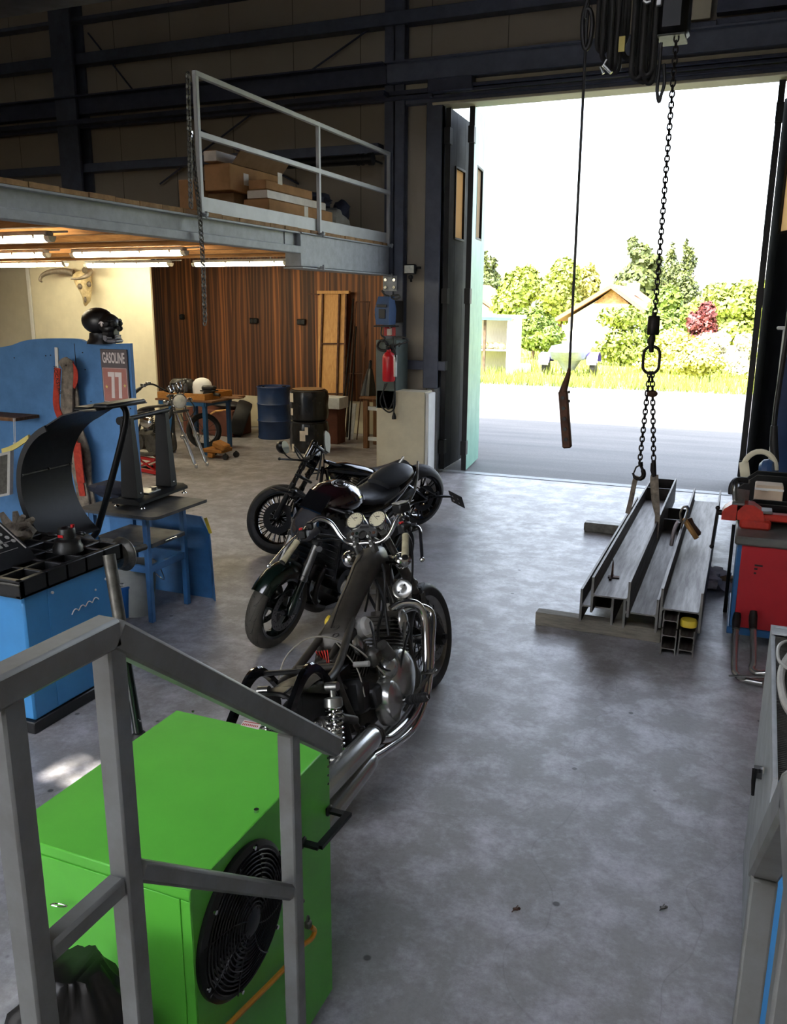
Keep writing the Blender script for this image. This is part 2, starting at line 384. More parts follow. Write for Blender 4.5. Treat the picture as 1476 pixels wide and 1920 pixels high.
# brushed, stained softwood boards
def planks(name, w, dark, light, amber, axis=0, seam=.02, grain=1.0):
    mt, N, L, b = nodes(name); tc = N.new('ShaderNodeTexCoord').outputs['Object']
    sp = N.new('ShaderNodeSeparateXYZ'); L.new(tc, sp.inputs[0]); q = mathn(N, L, 'DIVIDE', sp.outputs[axis], w); fl = mathn(N, L, 'FLOOR', q); fr = mathn(N, L, 'FRACT', q)
    wn = N.new('ShaderNodeTexWhiteNoise'); wn.noise_dimensions = '1D'; L.new(fl, wn.inputs['W'])
    cb = N.new('ShaderNodeCombineXYZ'); sh = mathn(N, L, 'MULTIPLY', wn.outputs['Value'], 37.0)
    u, lng = (0, 2) if axis == 0 else (1, 0)
    L.new(mathn(N, L, 'ADD', mathn(N, L, 'MULTIPLY', fr, 1.0), sh), cb.inputs[0]); L.new(mathn(N, L, 'ADD', mathn(N, L, 'MULTIPLY', sp.outputs[lng], .42), sh), cb.inputs[1]); L.new(sh, cb.inputs[2])
    wa = N.new('ShaderNodeTexWave'); wa.wave_type = 'BANDS'; wa.bands_direction = 'X'; wa.inputs['Scale'].default_value = .5*grain; wa.inputs['Distortion'].default_value = 9; wa.inputs['Detail'].default_value = 3; wa.inputs['Detail Scale'].default_value = 1.2
    L.new(cb.outputs[0], wa.inputs['Vector'])
    st = N.new('ShaderNodeMapping'); L.new(tc, st.inputs[0]); st.inputs['Scale'].default_value = (60, 60, 1.2) if axis == 0 else (1.2, 60, 60)
    fg = noise_n(N, L, st.outputs[0], 1.0, 4)
    c = ramp(N, L, wa.outputs['Fac'], [(.25, lin(dark)), (.55, lin(light)), (.9, lin(amber))])
    c = mixc(N, L, mathn(N, L, 'MULTIPLY', fg, .5), c, lin(dark))
    tone = ramp(N, L, wn.outputs['Value'], [(0, (.4, .36, .33)), (.55, (.9, .84, .78)), (1, (1.6, 1.5, 1.4))])
    c = mixc(N, L, 1.0, c, tone, 'MULTIPLY')
    se = mathn(N, L, 'LESS_THAN', fr, seam); c = mixc(N, L, se, c, lin((20, 12, 8))); L.new(c, b.inputs['Base Color']); b.inputs['Roughness'].default_value = .62
    bumpn(N, L, mathn(N, L, 'SUBTRACT', wa.outputs['Fac'], mathn(N, L, 'MULTIPLY', se, 4)), .25, .002, b)
planks('brushed_wood_cladding', .145, (84, 50, 26), (114, 70, 36), (146, 94, 50))
planks('ceiling_boards', .14, (120, 74, 32), (190, 130, 66), (214, 156, 88), axis=1, grain=.6)
# frosted plastic pane
mt, N, L, b = nodes('frosted_pane'); N.remove(b)
tr = N.new('ShaderNodeBsdfTranslucent'); tr.inputs[0].default_value = (*lin((236, 214, 178)), 1); df = N.new('ShaderNodeBsdfDiffuse'); df.inputs[0].default_value = (*lin((200, 186, 160)), 1)
ms = N.new('ShaderNodeMixShader'); ms.inputs[0].default_value = .55; L.new(df.outputs[0], ms.inputs[1]); L.new(tr.outputs[0], ms.inputs[2]); L.new(ms.outputs[0], N['Material Output'].inputs[0])
mt, N, L, b = nodes('fill_pane'); N.remove(b)
tr = N.new('ShaderNodeBsdfTranslucent'); tr.inputs[0].default_value = (.80, .82, .86, 1); L.new(tr.outputs[0], N['Material Output'].inputs[0]); K['fill_pane'] = mt
# outdoor ground
mt, N, L, b = nodes('asphalt_yard'); tc = N.new('ShaderNodeTexCoord').outputs['Object']
n1 = noise_n(N, L, tc, .5, 6); n3 = noise_n(N, L, tc, 40, 4, .8); mp = N.new('ShaderNodeMapping'); L.new(tc, mp.inputs[0]); mp.inputs['Scale'].default_value = (.25, 2.2, 1); n2 = noise_n(N, L, mp.outputs[0], 1.0, 5)
c = mixc(N, L, ramp(N, L, n2, [(.35, (0, 0, 0)), (.7, (1, 1, 1))]), lin((98, 99, 100)), lin((122, 121, 120))); c = mixc(N, L, ramp(N, L, n3, [(.35, (.45, .45, .45)), (.65, (0, 0, 0))]), c, lin((72, 72, 72)))
L.new(c, b.inputs['Base Color']); b.inputs['Roughness'].default_value = .8; bumpn(N, L, n3, .3, .004, b)
mt, N, L, b = nodes('meadow_ground'); tc = N.new('ShaderNodeTexCoord').outputs['Object']; n1 = noise_n(N, L, tc, .6, 8)
c = mixc(N, L, ramp(N, L, n1, [(.35, (0, 0, 0)), (.65, (1, 1, 1))]), lin((112, 128, 50)), lin((168, 166, 86))); L.new(c, b.inputs['Base Color']); b.inputs['Roughness'].default_value = .9
def leafmat(name, c1, c2):
    mt, N, L, b = nodes(name); tc = N.new('ShaderNodeTexCoord').outputs['Object']; n1 = noise_n(N, L, tc, 1.7, 5)
    c = mixc(N, L, ramp(N, L, n1, [(.35, (0, 0, 0)), (.65, (1, 1, 1))]), lin(c1), lin(c2)); L.new(c, b.inputs['Base Color']); b.inputs['Roughness'].default_value = .6
    K[name] = mt
for k in ('worn_concrete_floor', 'ribbed_wall_panel', 'brushed_wood_cladding', 'ceiling_boards', 'frosted_pane', 'asphalt_yard', 'meadow_ground'): K[k] = MATS[k]
leafmat('leaf_spruce', (92, 100, 44), (62, 74, 36)); leafmat('leaf_light', (146, 156, 62), (104, 120, 44)); leafmat('leaf_mid', (112, 130, 44), (78, 98, 32)); leafmat('leaf_red', (120, 54, 46), (84, 36, 36)); leafmat('leaf_pale', (190, 186, 104), (150, 152, 66)); leafmat('leaf_white', (236, 232, 222), (186, 186, 130))
K['tube'] = emit('fluorescent_tube', (255, 243, 206), 11.0)

# ------------------------------------------------------------------ sky and sun
wd = bpy.data.worlds.new('sky'); SC.world = wd; wd.use_nodes = True; nt = wd.node_tree
sk = nt.nodes.new('ShaderNodeTexSky'); sk.sky_type = 'NISHITA'; sk.sun_disc = False; sk.sun_elevation = math.radians(54); sk.sun_rotation = math.radians(200); sk.air_density = 1.0; sk.dust_density = 3.0
hs_ = nt.nodes.new('ShaderNodeHueSaturation'); hs_.inputs['Saturation'].default_value = .5; nt.links.new(sk.outputs[0], hs_.inputs['Color']); nt.links.new(hs_.outputs[0], nt.nodes['Background'].inputs[0]); nt.nodes['Background'].inputs[1].default_value = SKY = .34
sun = bpy.data.lights.new('sun', 'SUN'); sun.energy = 5.2; sun.angle = math.radians(.6); sun.color = (1, .95, .86)
so = bpy.data.objects.new('sun', sun); COL.objects.link(so); so.location = (-6, -20, 30); so.rotation_euler = V3((.32, 1.0, -1.47)).to_track_quat('-Z', 'Y').to_euler()

# ------------------------------------------------------------------ shell
YW = 11.1                                            # inner face of the gate wall
def sbox(name, c, d, material, bev=0, label=None): return struct(MB().box(c, d, bev).build(name, mat_=material), label)
def span(mb, x0, x1, y0, y1, z0, z1, bev=0): return mb.box(((x0+x1)/2, (y0+y1)/2, (z0+z1)/2), (x1-x0, y1-y0, z1-z0), bev)
fl = MB(); span(fl, -14, 3.6, -6, YW+.12, -.12, 0); span(fl, -14, -4.7, YW+.12, 14, -.12, 0); struct(fl.build('floor', mat_='worn_concrete_floor'))
JL, JR = -3.93, .5                                   # gate opening
wf = MB(); span(wf, -14, -4.72, YW, YW+.18, 3.16, 7.5); span(wf, -4.72, JL, YW, YW+.18, 0, 7.5); span(wf, JL, JR, YW, YW+.18, 4.86, 7.5); span(wf, JR, 3.6, YW, YW+.18, 0, 7.5)
struct(wf.build('wall_far', mat_='ribbed_wall_panel'))
YB = 13.8
wz = at(450, 740.6, Y=YB).z
wb = MB(); span(wb, -12.5, -4.7, YB, YB+.1, wz, 3.2); struct(wb.build('wall_wood', mat_='brushed_wood_cladding'))
sbox('baseboard_wood', (-8.6, YB+.06, wz/2), (7.8, .2, wz), 'socle', .01)
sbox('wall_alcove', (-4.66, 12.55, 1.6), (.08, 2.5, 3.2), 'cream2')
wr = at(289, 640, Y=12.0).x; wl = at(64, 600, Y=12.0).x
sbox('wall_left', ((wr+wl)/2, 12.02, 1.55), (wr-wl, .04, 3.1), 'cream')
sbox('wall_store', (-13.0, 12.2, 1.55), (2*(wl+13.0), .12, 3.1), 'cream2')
dr = MB(); span(dr, wl-.10, wl-.02, 12.0, 12.12, 0, 3.0, .005)
for zz in (.5, 1.5, 2.5): dr.cyl((wl-.01, 11.99, zz-.05), (wl-.01, 11.99, zz+.05), .012, n=8)
struct(dr.build('door_3', mat_='white'))
sbox('wall_end', (-14.05, 4, 3.75), (.1, 20, 7.5), 'ribbed_wall_panel')
sbox('wall_right', (3.65, 2.6, 3.75), (.1, 17.2, 7.5), 'ribbed_wall_panel')
bk = MB(); span(bk, -14, -10, -6.1, -6, 0, 7.5); span(bk, -10, -4.2, -6.1, -6, 4.0, 7.5); span(bk, -4.2, 3.6, -6.1, -6, 0, 7.5); struct(bk.build('wall_back', mat_='ribbed_wall_panel'))
# roof with an unseen opening placed to cast the floor sun patch
KX, KY = -3.0-.32*5.10+.10, 2.85-5.10
SKX0, SKX1, SKY0, SKY1 = -3.8, 1.8, -4.4, -1.2
rf = MB(); span(rf, -14.2, KX-.19, -6.4, 11.75, 7.5, 7.68); span(rf, KX+.19, SKX0, -6.4, 11.75, 7.5, 7.68); span(rf, SKX1, 3.9, -6.4, 11.75, 7.5, 7.68); span(rf, SKX0, SKX1, -6.4, SKY0, 7.5, 7.68); span(rf, SKX0, SKX1, SKY1, 11.75, 7.5, 7.68); span(rf, KX-.19, KX+.19, -6.4, KY-.16, 7.5, 7.68); span(rf, KX-.19, KX+.19, KY+.16, 11.75, 7.5, 7.68)
struct(rf.build('ceiling', mat_='steel'))
sbox('ceiling_alcove', (-9.35, 12.6, 3.24), (9.4, 2.9, .12), 'deckwood')
gr = MB()
gr.bar((KX-.08, KY-.16, 7.55), (KX-.02, KY+.16, 7.55), .05, .04); gr.bar((KX+.19, KY-.02, 7.55), (KX-.19, KY+.1, 7.55), .03, .04)
struct(gr.build('sun_patch_bars', mat_='steel'))  # bars added across the opening to break up the sun patch
sl_ = MB()
for i in range(4): x0 = SKX0+(SKX1-SKX0)/4*i; span(sl_, x0, x0+(SKX1-SKX0)/4, SKY0-.05, SKY1+.05, 7.69, 7.71)
struct(sl_.build('roof_fill_pane', mat_='fill_pane'), 'translucent roof pane added behind the camera for fill light')  # unseen translucent pane added to fill the foreground from above

# socle panel left of the gate
p0 = at(706, 731, Y=10.5); p1 = at(797, 734, Y=10.5)
sbox('trim_1', ((p0.x+p1.x)/2, 10.64, p0.z/2), (p1.x-p0.x, .28, p0.z), 'socle', .008, 'cream precast base panel left of the gate')
mb = MB(); span(mb, p1.x, p1.x+.05, 10.52, 10.78, 0, p0.z-.02, .01); struct(mb.build('trim_2', mat_='white'), 'white edge strip of the base panel')
# frame round the panel field above it and beside the gate
zt = at(762, 689, Y=11.05).z
mb = MB(); span(mb, -4.44, p1.x+.1, 11.0, 11.1, zt-.02, zt+.1); x2 = at(797, 500, Y=11.02).x
span(mb, x2, x2+.22, 10.99, 11.1, p0.z, 4.86, .01); struct(mb.build('trim_3', mat_='steel'), 'dark frame of the panel field left of the gate')
mb = MB(); span(mb, x2+.22, JL-.02, 11.0, 11.26, 0, 4.84, .005); struct(mb.build('trim_4', mat_='beamgrey'), 'grey gate jamb')
# lintel, tracks and header beam over the gate
zl = at(1182, 166, Y=11.0).z
def ibeam(mb, x0, x1, y, z0, z1, w, tf=.018, tw=.014):
    span(mb, x0, x1, y-w/2, y+w/2, z1-tf, z1); span(mb, x0, x1, y-w/2, y+w/2, z0, z0+tf); span(mb, x0, x1, y-tw/2, y+tw/2, z0, z1)
zr0, zr1 = at(1100, 120, Y=10.85).z, at(920, 98.5, Y=10.85).z
xh = at(727, 140, Y=10.85).x
mb = MB(); span(mb, xh, 3.6, 10.82, 11.0, zr0, zr1, .004); span(mb, xh, 3.6, 10.74, 11.0, zr1-.02, zr1+.0); struct(mb.build('trim_5', mat_='steel'), 'grey header beam over the gate')
mb = MB(); span(mb, -14, xh-.02, 10.86, 11.0, zr0, zr1); span(mb, -14, xh-.02, 10.72, 11.0, zr1-.02, zr1); span(mb, -14, xh, 10.72, 11.0, zr0-.16, zr0-.1); struct(mb.build('trim_6', mat_='track'), 'dark rail beam along the upper wall')
mb = MB()
for k, (yy, zz) in enumerate(((10.9, zr0-.11), (10.93, zr0-.155), (10.96, zr0-.20))): span(mb, at(802, 175, Y=10.9).x, 3.6, yy-.03, 11.0, zz, zz+.036, .005)
span(mb, -14, -4.0, 10.9, 10.98, zl+.14, zl+.19); span(mb, -14, -4.0, 10.88, 10.99, zl+.08, zl+.12)
span(mb, at(802, 175, Y=10.86).x, at(886, 160, Y=10.86).x, 10.84, 11.0, zl+.12, zl+.30, .01)
struct(mb.build('trim_7', mat_='track'), 'dark sliding tracks over the gate')
mb = MB(); span(mb, JL-.5, 3.6, 10.98, 11.1, zl+.035, zl+.1); struct(mb.build('trim_8', mat_='steel'), 'lower lintel angle')
mb = MB(); span(mb, JL-.1, 3.6, 10.97, 11.3, zl, zl+.033, .006); struct(mb.build('trim_9', mat_='cream'), 'lintel edge, cream for sunlight from below')  # cream stands in for sun lighting this edge from below
mb = MB(); span(mb, JL-.7, 3.6, 11.0, 11.09, zr0-.12, zr0+.02); struct(mb.build('trim_10', mat_='cream2'), 'sunlit strip under the header beam, light in its colour')  # paler than the wall: sunlight on the gap panel put into the colour
mb = MB(); span(mb, JL, JR+.1, 11.05, 11.2, -.01, .006, .002); struct(mb.build('trim_11', mat_='beamgrey'), 'metal threshold of the gate')
# columns, wall rails and bracing
for n, (px0, px1, yy) in enumerate(((721, 757, 10.94), (112, 150, 10.80))):
    xa, xb = at(px0, 300, Y=yy).x, at(px1, 300, Y=yy).x
    mb = MB(); span(mb, xa, xb, yy, yy+.022, p0.z if n == 0 else 3.3, 7.5); span(mb, xa, xb, 11.05, 11.09, p0.z if n == 0 else 3.3, 7.5); xm = (xa+xb)/2; span(mb, xm-.01, xm+.01, yy, 11.09, p0.z if n == 0 else 3.3, 7.5)
    mb.cur = 1; span(mb, xb-.05, xb+.004, yy+.022, yy+.04, p0.z if n == 0 else 3.3, 7.5)
    struct((setattr(mb, 'mats', ['steel', 'track']) or mb).build('steel_column'), ('steel column between mezzanine and gate', 'dark steel column at the left of the upper wall')[n])
for n, (pa, pb, h) in enumerate((((168, 120.6), (920, 25.2), .15), ((160, 322), (352, 313), .12), ((180, 36), (400, 3), .05))):
    z0 = (at(*pa, Y=10.95).z+at(*pb, Y=10.95).z)/2
    mb = MB(); span(mb, -14, 3.6 if n != 1 else -4.75, 10.9, 11.09, z0, z0+h, .004); struct(mb.build('wall_rail', mat_='steel'), ('upper steel wall rail', 'steel wall rail just above the mezzanine floor', 'thin steel rail near the roof')[n])
for n, (a, b_) in enumerate((((722, 34), (578, 136)), ((165, 62), (250, 170)), ((470, 215), (300, 345)), ((370, 240), (560, 345)))):
    mb = MB(); mb.tube([at(*a, Y=11.0), at(*b_, Y=11.0)], .014, 6); struct(mb.build('brace_rod', mat_='track'), ('diagonal brace rod right', 'diagonal brace rod left', 'lower brace rod left', 'lower brace rod right')[n])

# folding gate leaves
def leaf(parent, name, P, Q, th, wz0, wz1, wm, nearmat, side):
    P, Q = V3(P), V3(Q); d = (Q-P); ln = d.length; d.normalize(); nrm = V3((-d.y, d.x, 0))*side; ang = math.atan2(d.y, d.x); R = Matrix.Rotation(ang, 3, 'Z'); z1 = zl-.02
    def blk(mb, a, b, z0, zz1, t=th, o=0.): c = P+d*(a+b)/2+nrm*o; mb.box((c.x, c.y, (z0+zz1)/2), (b-a, t, zz1-z0), .004, R)
    mb = MB('doorin', 'rubberdark', 'beamgrey'); blk(mb, 0, wm, .03, z1); blk(mb, ln-wm, ln, .03, z1); blk(mb, wm, ln-wm, .03, wz0); blk(mb, wm, ln-wm, wz1, z1)
    mb.m(1); blk(mb, -.02, .0, .03, z1, th+.02); blk(mb, ln, ln+.02, .03, z1, th*.6)
    for zz in (.25, 2.3, 4.3): blk(mb, -.07, .06, zz, zz+.2, th+.03)
    o = mb.build(name, parent)
    mb = MB('doorout' if nearmat else 'doorin'); sk_ = th/2+.004; blk(mb, 0, wm, .03, z1, .006, sk_); blk(mb, ln-wm, ln, .03, z1, .006, sk_); blk(mb, wm, ln-wm, .03, wz0, .006, sk_); blk(mb, wm, ln-wm, wz1, z1, .006, sk_); mb.build('outer_skin', o)
    mb = MB(); blk(mb, wm-.01, ln-wm+.01, wz0-.01, wz1+.01, .008); mb.build('window_pane', o, 'frosted_pane')
    mb = MB()
    for sgn in (1,):
        for (a, b, c0, c1) in ((wm-.03, wm, wz0-.03, wz1+.03), (ln-wm, ln-wm+.03, wz0-.03, wz1+.03), (wm, ln-wm, wz0-.03, wz0), (wm, ln-wm, wz1, wz1+.03)): blk(mb, a, b, c0, c1, th+.02)
    mb.build('window_gasket', o, 'rubberdark'); return o
YF = 12.12
wz0, wz1 = at(857, 447, Y=11.6).z, at(857, 320, Y=11.6).z
d1 = thing('door_1', 'left pair of dark folding gate leaves standing open', 'gate', (JL, YW, 0)); d1['kind'] = 'structure'
T0 = V3(d1.location)
nx = at(879, 500, Y=11.12).x
leaf(d1, 'leaf', V3((JL+.085, 11.1, 0))-T0, V3((at(881, 500, Y=YF).x-.05, YF, 0))-T0, .05, wz0, wz1, .3, False, 1)
leaf(d1, 'leaf', V3((nx, 11.12, 0))-T0, V3((at(897, 500, Y=YF).x+.05, YF, 0))-T0, .05, wz0, wz1, .3, True, -1)
d2 = thing('door_2', 'right pair of dark folding gate leaves standing open', 'gate', (JR, YW, 0)); d2['kind'] = 'structure'
T0 = V3(d2.location); nx2 = at(1431, 500, Y=11.12).x
leaf(d2, 'leaf', V3((JR-.02, 11.1, 0))-T0, V3((nx2+.07, YF, 0))-T0, .05, wz0, wz1, .3, False, -1)
leaf(d2, 'leaf', V3((nx2, 11.12, 0))-T0, V3((nx2-.0, YF, 0))-T0, .05, wz0, wz1, .3, False, 1)
# pillar at the right of the gate
sbox('trim_12', (JR+.14, 10.98, 2.45), (.24, .22, 4.9), 'steel', .006, 'grey pillar right of the gate')

# ------------------------------------------------------------------ outdoor ground
struct(MB().box((-6, 18.2, -.07), (90, 13.96, .12)).build('yard_ground', mat_='asphalt_yard'))
YG = 24.0
struct(MB().box((-6, 25.2+55, -.05), (220, 110, .1)).build('meadow_ground', mat_='meadow_ground'))
# ------------------------------------------------------------------ mezzanine
XE = -4.6
mz = thing('mezzanine', 'timber-decked steel mezzanine on grey beams left of the gate', 'mezzanine', (XE, 11.0, 3.05)); O = off(mz)
mb = MB(xf=O); span(mb, XE-.11, XE, 3.2, 8.46, 3.028, 3.046, .003); span(mb, XE-.075, XE-.06, 3.2, 8.46, 2.9, 3.03); span(mb, XE-.12, XE, 3.2, 8.46, 2.825, 2.9, .006); span(mb, XE-.058, XE-.05, 8.2, 8.35, 2.9, 3.03); mb.build('edge_beam', mz, 'beamgrey')
mb = MB(xf=O); span(mb, XE-.2, XE-.005, 8.46, 10.6, 2.69, 3.03, .004); span(mb, XE-.22, XE+.02, 8.45, 10.93, 2.665, 2.685, .003); span(mb, XE-.22, XE+.02, 8.45, 10.93, 3.03, 3.046, .003); span(mb, XE-.1, XE-.005, 10.6, 10.93, 2.69, 3.03)
mb.build('end_beam', mz, 'beamgrey')
mb = MB(xf=O)
for y, z in ((8.87, 2.69), (10.88, 2.66), (8.87, 3.05), (10.88, 3.05), (6.62, 3.05)): mb.cyl((XE+.02, y, z), (XE+.075, y, z), .016, n=6); mb.cyl((XE+.06, y, z-.03), (XE+.06, y, z+.03), .012, n=6)
mb.build('bolt', mz, 'beamgrey')
mb = MB(xf=O)
for i in range(27): y = 3.2+i*.29; span(mb, -13.9, XE+.0-.012*random.random(), y, y+.283, 3.047, 3.088-.006*random.random(), .003)
mb.build('deck', mz, 'deckedge')
mb = MB(xf=O); span(mb, -13.9, XE-.13, 3.2, 11.05, 3.02, 3.046); mb.build('underside_boards', mz, 'ceiling_boards')
for y in (3.6, 4.4, 5.2, 6.0, 6.8, 7.6, 8.4, 9.2, 10.0, 10.8):
    mb = MB(xf=O); span(mb, -13.8, XE-.14, y-.05, y+.05, 2.93, 3.02, .004); mb.build('joist', mz, 'deckwood')
# guard rail
gr = thing('guard_rail', 'pale grey tubular guard rail along the mezzanine edge', 'railing', (XE, 8.9, 3.05)); O = off(gr)
ry = [at(371, 248, X=XE).y, at(597, 300, X=XE).y, 10.9]
for y in ry:
    mb = MB(xf=O); span(mb, XE-.02, XE+.02, y-.022, y+.022, 3.05, 4.2, .004); mb.cyl((XE-.03, y, 3.06), (XE+.07, y, 3.06), .012, n=6); mb.build('post', gr, 'rail')
for nm, z, h in (('top_rail', 4.2, .045), ('middle_rail', 3.72, .05)):
    mb = MB(xf=O); span(mb, XE-.022, XE+.022, ry[0]-.02, ry[2]+.02, z-h/2, z+h/2, .004); mb.build(nm, gr, 'rail')
mb = MB(xf=O); span(mb, XE-.03, XE-.02, ry[0], ry[2], 3.085, 3.215, .002); mb.build('toe_board', gr, 'rail')
for n, pts in enumerate((((351, 137), (354, 250), (357, 392)), ((353, 138), (356, 250), (359, 392)), ((358, 250), (365, 330), (374, 402), (380, 500), (384, 612)), ((359, 252), (368, 340), (376, 404), (382, 500), (385, 600)))):
    if n == 0: ch = thing('safety_chain', 'thin steel safety chain hanging from the guard rail end post', 'chain', at(358, 250, X=XE+.05)); O = off(ch)
    mb = MB(xf=O); mb.chain([at(*p, X=XE+.045+.012*(n % 2)) for p in pts], .05, .034, .0045); mb.build('chain_strand', ch, 'oldalu')
mb = MB(xf=O); mb.box(at(358, 252, X=XE+.04), (.03, .03, .06), .005); mb.box(at(353, 142, X=XE+.03), (.03, .03, .06), .005); mb.build('snap_hook', ch, 'chrome')

# cartons and sacks stored on the deck
def carton(name, label, c0, c1, m1='carton', tapes=(), flap=None, cat='box', group=None):
    x0, y0, z0 = c0; x1, y1, z1 = c1; t = thing(name, label, cat, ((x0+x1)/2, (y0+y1)/2, z0), group=group); O = off(t)
    mb = MB(xf=O); span(mb, x0, x1, y0, y1, z0, z1, .008); mb.build('carton_body', t, m1)
    mb = MB(xf=O)
    for tp in tapes:
        if tp == 'top': span(mb, x0+.02, x1-.02, (y0+y1)/2-.03, (y0+y1)/2+.03, z1, z1+.002); 
        elif tp == 'side': span(mb, x1, x1+.002, y0+(y1-y0)*.52, y0+(y1-y0)*.58, z0, z1)
        elif tp == 'long': span(mb, x1, x1+.002, y0, y1, z0+(z1-z0)*.1, z1-.01); span(mb, x0, x1, y0-.002, y0, z0+.01, z1-.01)
        elif tp == 'label': span(mb, x1, x1+.002, y0+(y1-y0)*.24, y0+(y1-y0)*.33, z0+.08, z0+.2)
    if tapes: mb.build('tape', t, 'tape')
    if flap:
        mb = MB(xf=O); mb.prism([(0, 0), (.012, 0), (.012+flap[0], flap[1]), (flap[0], flap[1])], (x1, y0+.05, z1), (1, 0, 0), (0, 0, 1), (0, y1-y0-.1, 0)); mb.build('open_flap', t, 'cartonin')
    return t
zd = 3.089
carton('long_carton', 'big long brown carton lying nearest the guard rail', (-5.24, 8.35, zd), (-4.92, 9.88, zd+.3), tapes=('side',))
carton('flat_parcel', 'lower flat white-taped parcel on the long brown carton', (-5.2, 8.37, zd+.302), (-4.95, 9.75, zd+.4), 'cartonin', tapes=('long',))
carton('flat_parcel', 'upper flat brown parcel on top of the white-taped parcel', (-5.19, 8.38, zd+.402), (-4.97, 9.45, zd+.5), tapes=('label',))
carton('moving_carton', 'dark brown carton behind the end of the long carton', (-5.6, 8.2, zd), (-5.26, 9.3, zd+.36), 'cartonin', tapes=('label',))
carton('open_carton', 'brown carton with a raised flap stacked left of the parcels', (-5.52, 8.04, zd+.362), (-5.2, 9.15, zd+.63), tapes=('label',), flap=(.12, .14))
carton('small_carton', 'small pale-ended carton lying on top of the carton with the raised flap', (-5.45, 7.95, zd+.632), (-5.3, 8.5, zd+.75), 'cartonin', tapes=('long',))
carton('small_carton', 'narrow brown carton standing left of the stacked cartons, behind the rail end post', (-5.9, 8.1, zd), (-5.64, 8.5, zd+.5))
mb = MB(); c = V3((-5.15, 10.3, zd+.2)); mb.sph(c, (.22, .32, .2), 18, 12, jit=.25, seed=3); tag(mb.build('sack', mat_='canvas'), 'bulging grey canvas sack right of the cartons', 'sack')
mb = MB(); mb.sph(V3((-5.3, 10.1, zd+.47)), (.24, .3, .1), 18, 10, jit=.5, seed=9); mb.sph(V3((-5.1, 10.5, zd+.38)), (.1, .16, .14), 12, 8, jit=.4, seed=5); tag(mb.build('jacket', mat_='denim'), 'dark blue jacket dropped over the grey sack', 'jacket')
t = thing('duct_pipe', 'black plastic duct pipe along the upper wall behind the cartons', 'pipe', at(620, 303, Y=10.72)); O = off(t)
a, b = at(530, 307, Y=10.72), at(692, 300, Y=10.72); b.z = a.z = (a.z+b.z)/2
mb = MB(xf=O); mb.cyl(a, b, .062, n=20); mb.build('pipe', t, 'black')
for f in (.42, .88, .93): mb = MB(xf=O); q = a.lerp(b, f); mb.cyl(q-V3((.012, 0, 0)), q+V3((.012, 0, 0)), .074, n=20); mb.build('coupling', t, 'black')
mb = MB(xf=O); mb.cyl(b-V3((.0, 0, 0)), b+V3((.06, 0, 0)), .078, n=20); mb.cyl(b+V3((.02, 0, 0)), b+V3((.02, .4, 0)), .014, n=6); mb.build('pipe_end', t, 'black')

# tube lamps under the deck
ZL = 2.90
def lamp(label, x0, x1, y):
    t = thing('tube_lamp', label, 'lamp', ((x0+x1)/2, y, ZL+.03), group='tube lamps under the mezzanine'); O = off(t)
    mb = MB(xf=O); span(mb, x0+.02, x1-.02, y-.05, y+.05, ZL-.005, ZL+.045, .012); mb.build('housing', t, 'lampgrey')
    mb = MB(xf=O); pr = [(y-.045+V.x, ZL-.004+V.y) for V in [V3((.045-.05*math.cos(a), -.055*math.sin(a), 0)) for a in [PI*i/10 for i in range(11)]]]
    mb.prism([(p[0]-y, p[1]) for p in pr], (x0+.06, y, 0), (0, 1, 0), (0, 0, 1), (x1-x0-.12, 0, 0)); mb.build('diffuser', t, 'tube')
    for xx in (x0, x1):
        mb = MB(xf=O); s_ = 1 if xx == x0 else -1; mb.prism([((p[0]-y)*1.02, p[1]) for p in pr], (xx, y, 0), (0, 1, 0), (0, 0, 1), (s_*.06, 0, 0)); mb.build('end_cap', t, 'lensclear')
    for k in range(4):
        xx = x0+(x1-x0)*(.12+.253*k); mb = MB(xf=O); span(mb, xx-.012, xx+.012, y-.058, y+.058, ZL-.022, ZL+.01, .003); mb.build('clip', t, 'lampgrey')
    mb = MB(xf=O)
    for xx in (x0+.3, x1-.3): mb.cyl((xx, y, ZL+.04), (xx, y, 2.94 if y < 11 else 3.19), .012, n=6)
    mb.cyl((x1-.04, y+.03, ZL+.035), (x1+.16, y+.03, ZL+.035), .01, n=6); mb.build('conduit', t, 'lampgrey')
for label, pl, pr_, py in (('tube lamp at the left frame edge, highest and nearest of the lamps', None, 98, 446), ('tube lamp ending left of the gap in the middle row', None, 91, 477), ('tube lamp right of the gap in the middle row', 135, 350, 473), ('leftmost tube lamp of the far row, left of the horned skull', None, 125, 495), ('middle tube lamp of the far row, above the horned skull', 160, 322, 495), ('rightmost tube lamp of the far row, in front of the wood cladding', 362, 540, 493)):
    q = at(pr_, py, Z=ZL-.02); x1 = q.x; x0 = at(pl, py, Y=q.y).x if pl else x1-1.5
    y = q.y
    lamp(label, x0, x1, y)

# ------------------------------------------------------------------ fittings on the column and gate pillar
yc = 10.92
def cpt(px, py, y=yc): return at(px, py, Y=y)
t = thing('bolted_bracket', 'pale steel bracket with four bright bolts under the mezzanine beam', 'bracket', cpt(733, 531)); O = off(t)
a, b = cpt(718, 517), cpt(744, 546); mb = MB(xf=O); span(mb, a.x, b.x, yc, yc+.02, b.z, a.z, .003); mb.build('plate', t, 'beamgrey')
for p in ((724, 525), (740, 525), (724, 539), (740, 539)):
    mb = MB(xf=O); q = cpt(*p); mb.cyl(q+V3((0, .005, 0)), q-V3((0, .03, 0)), .022, n=6); mb.build('bolt', t, 'chrome')
